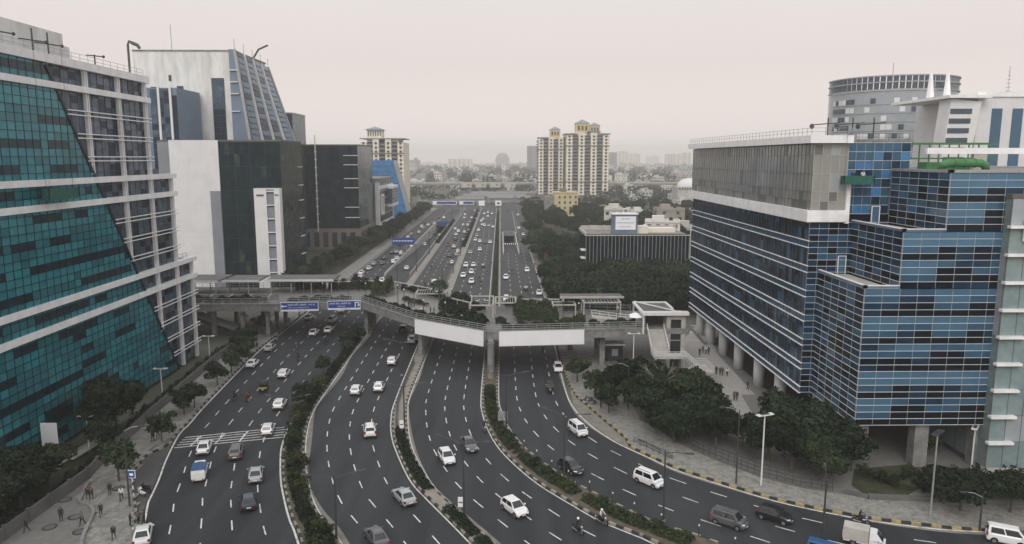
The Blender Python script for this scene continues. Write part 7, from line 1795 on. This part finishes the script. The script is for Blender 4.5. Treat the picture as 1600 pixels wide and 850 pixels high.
# ================================================================ people
def person_mesh(name, pose):
    J = {}; E_ = []; Rr = {}
    def j(n, p, r, frm=None, mt='shirt'):
        J[n] = Vector(p); Rr[n] = r
        if frm: E_.append((frm, n, mt))
    sit = pose == 'ride'; st = {'stand': 0, 'walk': .17, 'talk': .06, 'ride': 0}[pose]
    pz = .95 if not sit else .98
    j('pelvis', (0, 0, pz), .145); j('waist', (0, .01 + (.05 if sit else 0), pz + .18), .125, 'pelvis'); j('chest', (0, .02 + (.12 if sit else 0), pz + .37), .15, 'waist'); j('neck', (0, .02 + (.17 if sit else 0), pz + .53), .058, 'chest', 'skin')
    ny = .17 if sit else 0
    j('head', (0, .035 + ny, pz + .64), .09, 'neck', 'skin'); j('crown', (0, .015 + ny, pz + .74), .082, 'head', 'hair'); j('nose', (0, .125 + ny, pz + .64), .016, 'head', 'skin')
    for s, n in ((-1, 'l'), (1, 'r')):
        sw = st * s
        j('sh' + n, (s * .19, .02 + (.13 if sit else 0), pz + .46), .07, 'chest')
        if sit: el, wr = (s * .28, .28, pz + .24), (s * .32, .47, pz + .12)
        elif pose == 'talk' and s > 0: el, wr = (s * .25, -.02, pz + .19), (s * .14, .22, pz + .22)
        else: el, wr = (s * .24, -sw * .5, pz + .19), (s * .25, .06 - sw * .9, pz - .04)
        j('el' + n, el, .046, 'sh' + n); j('wr' + n, wr, .034, 'el' + n)
        d = (Vector(wr) - Vector(el)).normalized(); side = d.cross(Vector((1, 0, 0))).normalized()
        pm = Vector(wr) + d * .075; j('pa' + n, pm, .034, 'wr' + n, 'skin')
        for q, (o, l) in enumerate(((-.03, .07), (-.01, .085), (.012, .08), (.032, .062))):
            b = pm + side * o + d * .035; j(f'f{q}{n}', b, .011, 'pa' + n, 'skin'); j(f'g{q}{n}', b + d * l * .9 + Vector((-s * .02, .01, 0)), .009, f'f{q}{n}', 'skin')
        j('th' + n, Vector(wr) + d * .04 + side * .045, .012, 'wr' + n, 'skin'); j('tt' + n, Vector(wr) + d * .09 + side * .07, .009, 'th' + n, 'skin')
        j('hip' + n, (s * .1, 0, pz - .06), .105, 'pelvis', 'trousers')
        if sit: kn, an = (s * .2, .38, pz - .12), (s * .19, .2, pz - .58)
        else: kn, an = (s * .105, sw * .7 + .03, .5), (s * .11, sw * 1.3 - (.1 if sw < 0 else 0), .09 + (.07 if sw < 0 else 0))
        j('kn' + n, kn, .067, 'hip' + n, 'trousers'); j('an' + n, an, .048, 'kn' + n, 'trousers'); j('toe' + n, (an[0] * 1.1, an[1] + .17, an[2] - .045), .038, 'an' + n, 'shoe')
    names = list(J); me = bpy.data.meshes.new('skel'); me.from_pydata([tuple(J[n]) for n in names], [(names.index(a), names.index(b)) for a, b, _ in E_], [])
    o = bpy.data.objects.new('skel', me); col.objects.link(o); o.modifiers.new('s', 'SKIN'); o.modifiers.new('d', 'SUBSURF').levels = 1
    for i, n in enumerate(names):
        v = me.skin_vertices[0].data[i]; v.radius = (Rr[n] * (1.18 if n in ('chest', 'waist', 'pelvis') else 1), Rr[n] * (.86 if n in ('chest', 'waist', 'pelvis') else 1)); v.use_root = n == 'pelvis'
    out = bpy.data.meshes.new_from_object(o.evaluated_get(bpy.context.evaluated_depsgraph_get())); bpy.data.objects.remove(o)
    out.name = name; mats = ['shirt', 'trousers', 'skin', 'hair', 'shoe']; out.materials.clear()
    for m in mats: out.materials.append(MAT[m])
    A = np.array([J[a] for a, b, _ in E_]); B_ = np.array([J[b] for a, b, _ in E_]); tagm = [m for *_, m in E_]
    for p in out.polygons:
        c = np.array(p.center); ab = B_ - A; t = np.clip(((c - A) * ab).sum(1) / (ab * ab).sum(1), 0, 1); dd = np.linalg.norm(A + ab * t[:, None] - c, axis=1); m = tagm[int(dd.argmin())]
        hd = J['head']
        if c[2] > hd.z - .05 and (c[1] < hd.y - .02 or c[2] > hd.z + .09) and m in ('skin', 'hair'): m = 'hair'
        if m == 'hair' and c[1] > hd.y + .04 and c[2] < hd.z + .06: m = 'skin'
        if c[2] < pz - .02 and m == 'shirt' and abs(c[0]) < .17 and not sit: m = 'trousers'
        p.material_index = mats.index(m); p.use_smooth = True
    return out
PM = {k: person_mesh('person', k) for k in ('stand', 'walk', 'talk', 'ride')}
CLOTH = {'dark': (.02, .02, .024), 'white': (.62, .62, .6), 'grey': (.11, .11, .115), 'red': (.2, .025, .02), 'blue': (.03, .06, .14), 'brown': (.08, .05, .035)}
def person(px, py, z, pose, face, c, label, group=None, s=1.0):
    g0 = G(px, py, z); o = obj('person', PM[pose], None, (g0.x, g0.y, z), face, random.uniform(.96, 1.04) * s); o.color = (*CLOTH[c], 1); return tag(o, label, 'person', group)
LP = .166
for x, y, z, c, lab in ((TX + 1.5, 100.2, 34.7, 'dark', 'worker in dark clothes in the cradle on the teal office'), (TX + 1.5, 103.4, 34.7, 'blue', 'worker in blue in the cradle on the teal office'), (48.6, RYA - 1.35, 36.6, 'dark', 'worker in dark clothes in the cradle by the old glazed box'), (50.0, RYA - 1.35, 36.6, 'white', 'worker in white in the cradle by the old glazed box')):
    o = obj('person', PM['talk'], None, (x, y, z), random.uniform(0, 6)); o.color = (*CLOTH[c], 1); tag(o, lab, 'person')
for a in ((42, 832, 'walk', 2.6, 'dark', 'person in dark clothes walking beside the boundary wall'), (96, 815, 'stand', .4, 'dark', 'person in a long dark coat standing by a manhole cover'), (129, 821, 'walk', 2.9, 'grey', 'person in grey walking along the curved forecourt kerb'),
          (138, 781, 'walk', .3, 'dark', 'dark clothed person walking close beside a companion on the forecourt bend'), (143, 781, 'walk', .2, 'brown', 'brown clothed person walking close beside a companion on the forecourt bend'), (158, 807, 'walk', -2.6, 'dark', 'person in black carrying a bag across the left pavement'), (172, 774, 'stand', .8, 'dark', 'person in dark clothes standing below the street tree'),
          (190, 782, 'walk', -2.8, 'white', 'person with a white shirt front walking by the lamp post'), (204, 823, 'talk', -1.4, 'dark', 'person in dark jacket talking at the left kerb'), (217, 820, 'talk', 1.2, 'grey', 'person in grey jacket listening at the left kerb'), (226, 819, 'stand', 1.6, 'brown', 'person in brown jacket at the road edge by the kerb'),
          (178, 843, 'walk', -2.9, 'dark', 'person with dark top walking on the left pavement towards the sedan'), (239, 690, 'walk', .2, 'dark', 'person in dark clothes walking past the stop lines'), (247, 684, 'walk', .1, 'blue', 'person in blue walking past the stop lines'), (434, 516, 'stand', 2.5, 'dark', 'dark clothed person near the footbridge pier on the left pavement'),
          (402, 546, 'walk', 3.0, 'dark', 'dark clothed person beside the parked silver sedan'), (386, 562, 'walk', 2.8, 'dark', 'dark clothed person beside the parked white sedan'), (452, 506, 'walk', .1, 'grey', 'grey clothed person walking under the footbridge'), (468, 497, 'walk', .1, 'white', 'person in white walking away beyond the left footbridge pier')):
    person(a[0], a[1], LP, a[2], a[3], a[4], a[5])
for px, py, po, fc, c, lab in ((1093, 556, 'walk', 3.0, 'dark', 'person in dark clothes in the group at the far end of the plaza walk'), (1098, 552, 'walk', 2.9, 'grey', 'person in grey in the group at the far end of the plaza walk'), (1103, 553, 'walk', 3.1, 'white', 'person in white in the group at the far end of the plaza walk'), (1107, 554, 'walk', 3.2, 'blue', 'person in blue in the group at the far end of the plaza walk'),
                               (1119, 586, 'walk', .1, 'dark', 'person in dark clothes in the group halfway down the plaza walk'), (1125, 587, 'walk', .1, 'brown', 'person in brown in the group halfway down the plaza walk'), (1129, 587, 'walk', .2, 'grey', 'person in grey in the group halfway down the plaza walk'), (1136, 588, 'walk', .0, 'white', 'person in a white top in the group halfway down the plaza walk'),
                               (1168, 609, 'walk', .6, 'brown', 'person in brown standing beside the column kerb strip'), (1147, 626, 'walk', 3.0, 'grey', 'grey clothed one of a pair at the dark paving panel'), (1151, 626, 'walk', 3.0, 'dark', 'dark clothed one of a pair at the dark paving panel'), (1186, 633, 'walk', -.6, 'dark', 'lone person in black on the dark paving panel'),
                               (1121, 538, 'stand', 1.0, 'dark', 'dark clothed person by the second white column'), (1124, 545, 'talk', 2.0, 'grey', 'grey clothed person by the second white column'), (930, 623, 'stand', 2.6, 'dark', 'dark clothed person by the parked motorcycles in the bay'), (939, 637, 'stand', 2.0, 'brown', 'brown clothed person under the clipped street trees'), (848, 552, 'stand', 2.0, 'dark', 'dark clothed person at the kerb below the straight billboard')):
    person(px, py, .146, po, fc, c, lab)
for px, py, po, fc, c, lab in ((639, 481, 'stand', .5, 'dark', 'dark clothed person in a cluster at the footbridge palm'), (643, 481, 'talk', 2.6, 'blue', 'blue clothed person in a cluster at the footbridge palm'), (647, 479, 'stand', -2, 'grey', 'grey clothed person in a cluster at the footbridge palm'), (658, 491, 'walk', 2.9, 'white', 'person with white top walking on the pale footbridge deck'),
                               (673, 491, 'talk', 1.4, 'dark', 'dark clothed person chatting at the end of the pale footbridge deck facing a companion'), (678, 491, 'talk', -1.4, 'dark', 'dark clothed companion chatting at the end of the pale footbridge deck'), (717, 502, 'walk', 1.3, 'dark', 'dark clothed person near the bushes at the footbridge nose'), (722, 503, 'walk', 1.2, 'white', 'person in white near the bushes at the footbridge nose'), (896, 502, 'walk', -1.5, 'dark', 'dark clothed person on the straight arm of the footbridge')):
    person(px, py, DZ + .03, po, fc, c, lab)
def rider(px, py, k, tw, kind, c, shirt, lab, group=None, full=True, helmet=False, passenger=False):
    o = vehicle(kind, px, py, k, tw, c, lab, group, full=full)
    p = obj('person', PM['ride'], None, o.location + Vector((0, 0, 0)), o.rotation_euler[2]); f = Vector((-math.sin(o.rotation_euler[2]), math.cos(o.rotation_euler[2]), 0)); p.location -= f * .18; p.color = (*CLOTH[shirt], 1)
    tag(p, lab.replace('motorcycle', f'rider in {shirt} on the motorcycle').replace('scooter', f'rider in {shirt} on the scooter'), 'person', (group + ' riders') if group else None)
    if helmet: MB().ball((0, .19, 1.64), .14, .15, .15, 10, 7).build('helmet', 'sign_white', p)
for a in ((367, 624, 'c1', 0, 'motorcycle', 'k', 'dark', 'black motorcycle side by side with a red one'), (387, 626, 'c1', 0, 'motorcycle', 'r', 'red', 'red motorcycle side by side with a black one'), (463, 545, 'c1', 0, 'motorcycle', 's', 'grey', 'silver motorcycle on the left road before the footbridge'), (466, 562, 'c1', 0, 'motorcycle', 'k', 'dark', 'black motorcycle behind the silver one'),
          (510, 537, 'c1', 0, 'motorcycle', 'k', 'dark', 'black motorcycle near the first median before the footbridge'), (433, 532, 'c1', 0, 'scooter', 's', 'grey', 'silver scooter riding along the left kerb')): rider(*a)
rider(903, 832, 'c3', 1, 'scooter', 'd', 'dark', 'dark scooter with a white helmet rider', helmet=True); rider(940, 818, 'c3', 1, 'motorcycle', 'k', 'white', 'black motorcycle with a white shirted rider by the third hedge', helmet=True); rider(757, 674, 'c3', 1, 'motorcycle', 'k', 'dark', 'black motorcycle hugging the third median kerb'); rider(1344, 818, 'c4', 1, 'motorcycle', 'k', 'dark', 'black motorcycle at the striped kerb behind the pickup')
for tw, s, where in ((0, '603,585 553,735 710,395', 'outbound'), (1, '1075,635 1095,560 1005,685 1017,725 1092,465', 'inbound'), (1, '1275,630 1408,370 1500,505 1463,570', 'side road')):
    for q in s.split(): a, b = map(float, q.split(',')); rider(a / 5.313 + 560, b / 5.313 + 310, None, tw, 'motorcycle', 'k', 'dark', f'black motorcycle in the {where} traffic beyond the footbridge', f'motorcycles in the {where} traffic', full=b > 600)
for px, py, r_, lab in ((222, 774, .6, 'white and black scooter parked beside the bus stop sign'), (228, 768, .9, 'dark scooter parked beside the bus stop sign'), (919, 628, 1.1, 'dark scooter parked in the bay by the clipped trees'), (924, 633, 1.2, 'second dark scooter parked in the bay by the clipped trees')):
    vehicle('scooter', px, py, 'c1' if px < 500 else 'c4', 0, 'w' if 'white' in lab else 'k', lab, rot=r_)
for k, o in VPROTO.items():
    for c in list(o.children_recursive): bpy.data.objects.remove(c)
    bpy.data.objects.remove(o)
# ================================================================ haze
hz = MB().box(-XMAX - 20, XMAX + 20, -140, YMAX + 20, -9, 118).build('haze', 'soil'); stuff(tag(hz, 'pale pinkish haze over the city', 'haze'))
hz.data.materials.clear(); hm = bpy.data.materials.new('haze'); hm.use_nodes = True; hm.node_tree.nodes.clear()
hv = hm.node_tree.nodes.new('ShaderNodeVolumePrincipled'); ho = hm.node_tree.nodes.new('ShaderNodeOutputMaterial')
hv.inputs['Color'].default_value = (1.0, .98, .965, 1); hv.inputs['Density'].default_value = .00031; hv.inputs['Anisotropy'].default_value = .25
hm.node_tree.links.new(hv.outputs[0], ho.inputs['Volume']); hz.data.materials.append(hm)
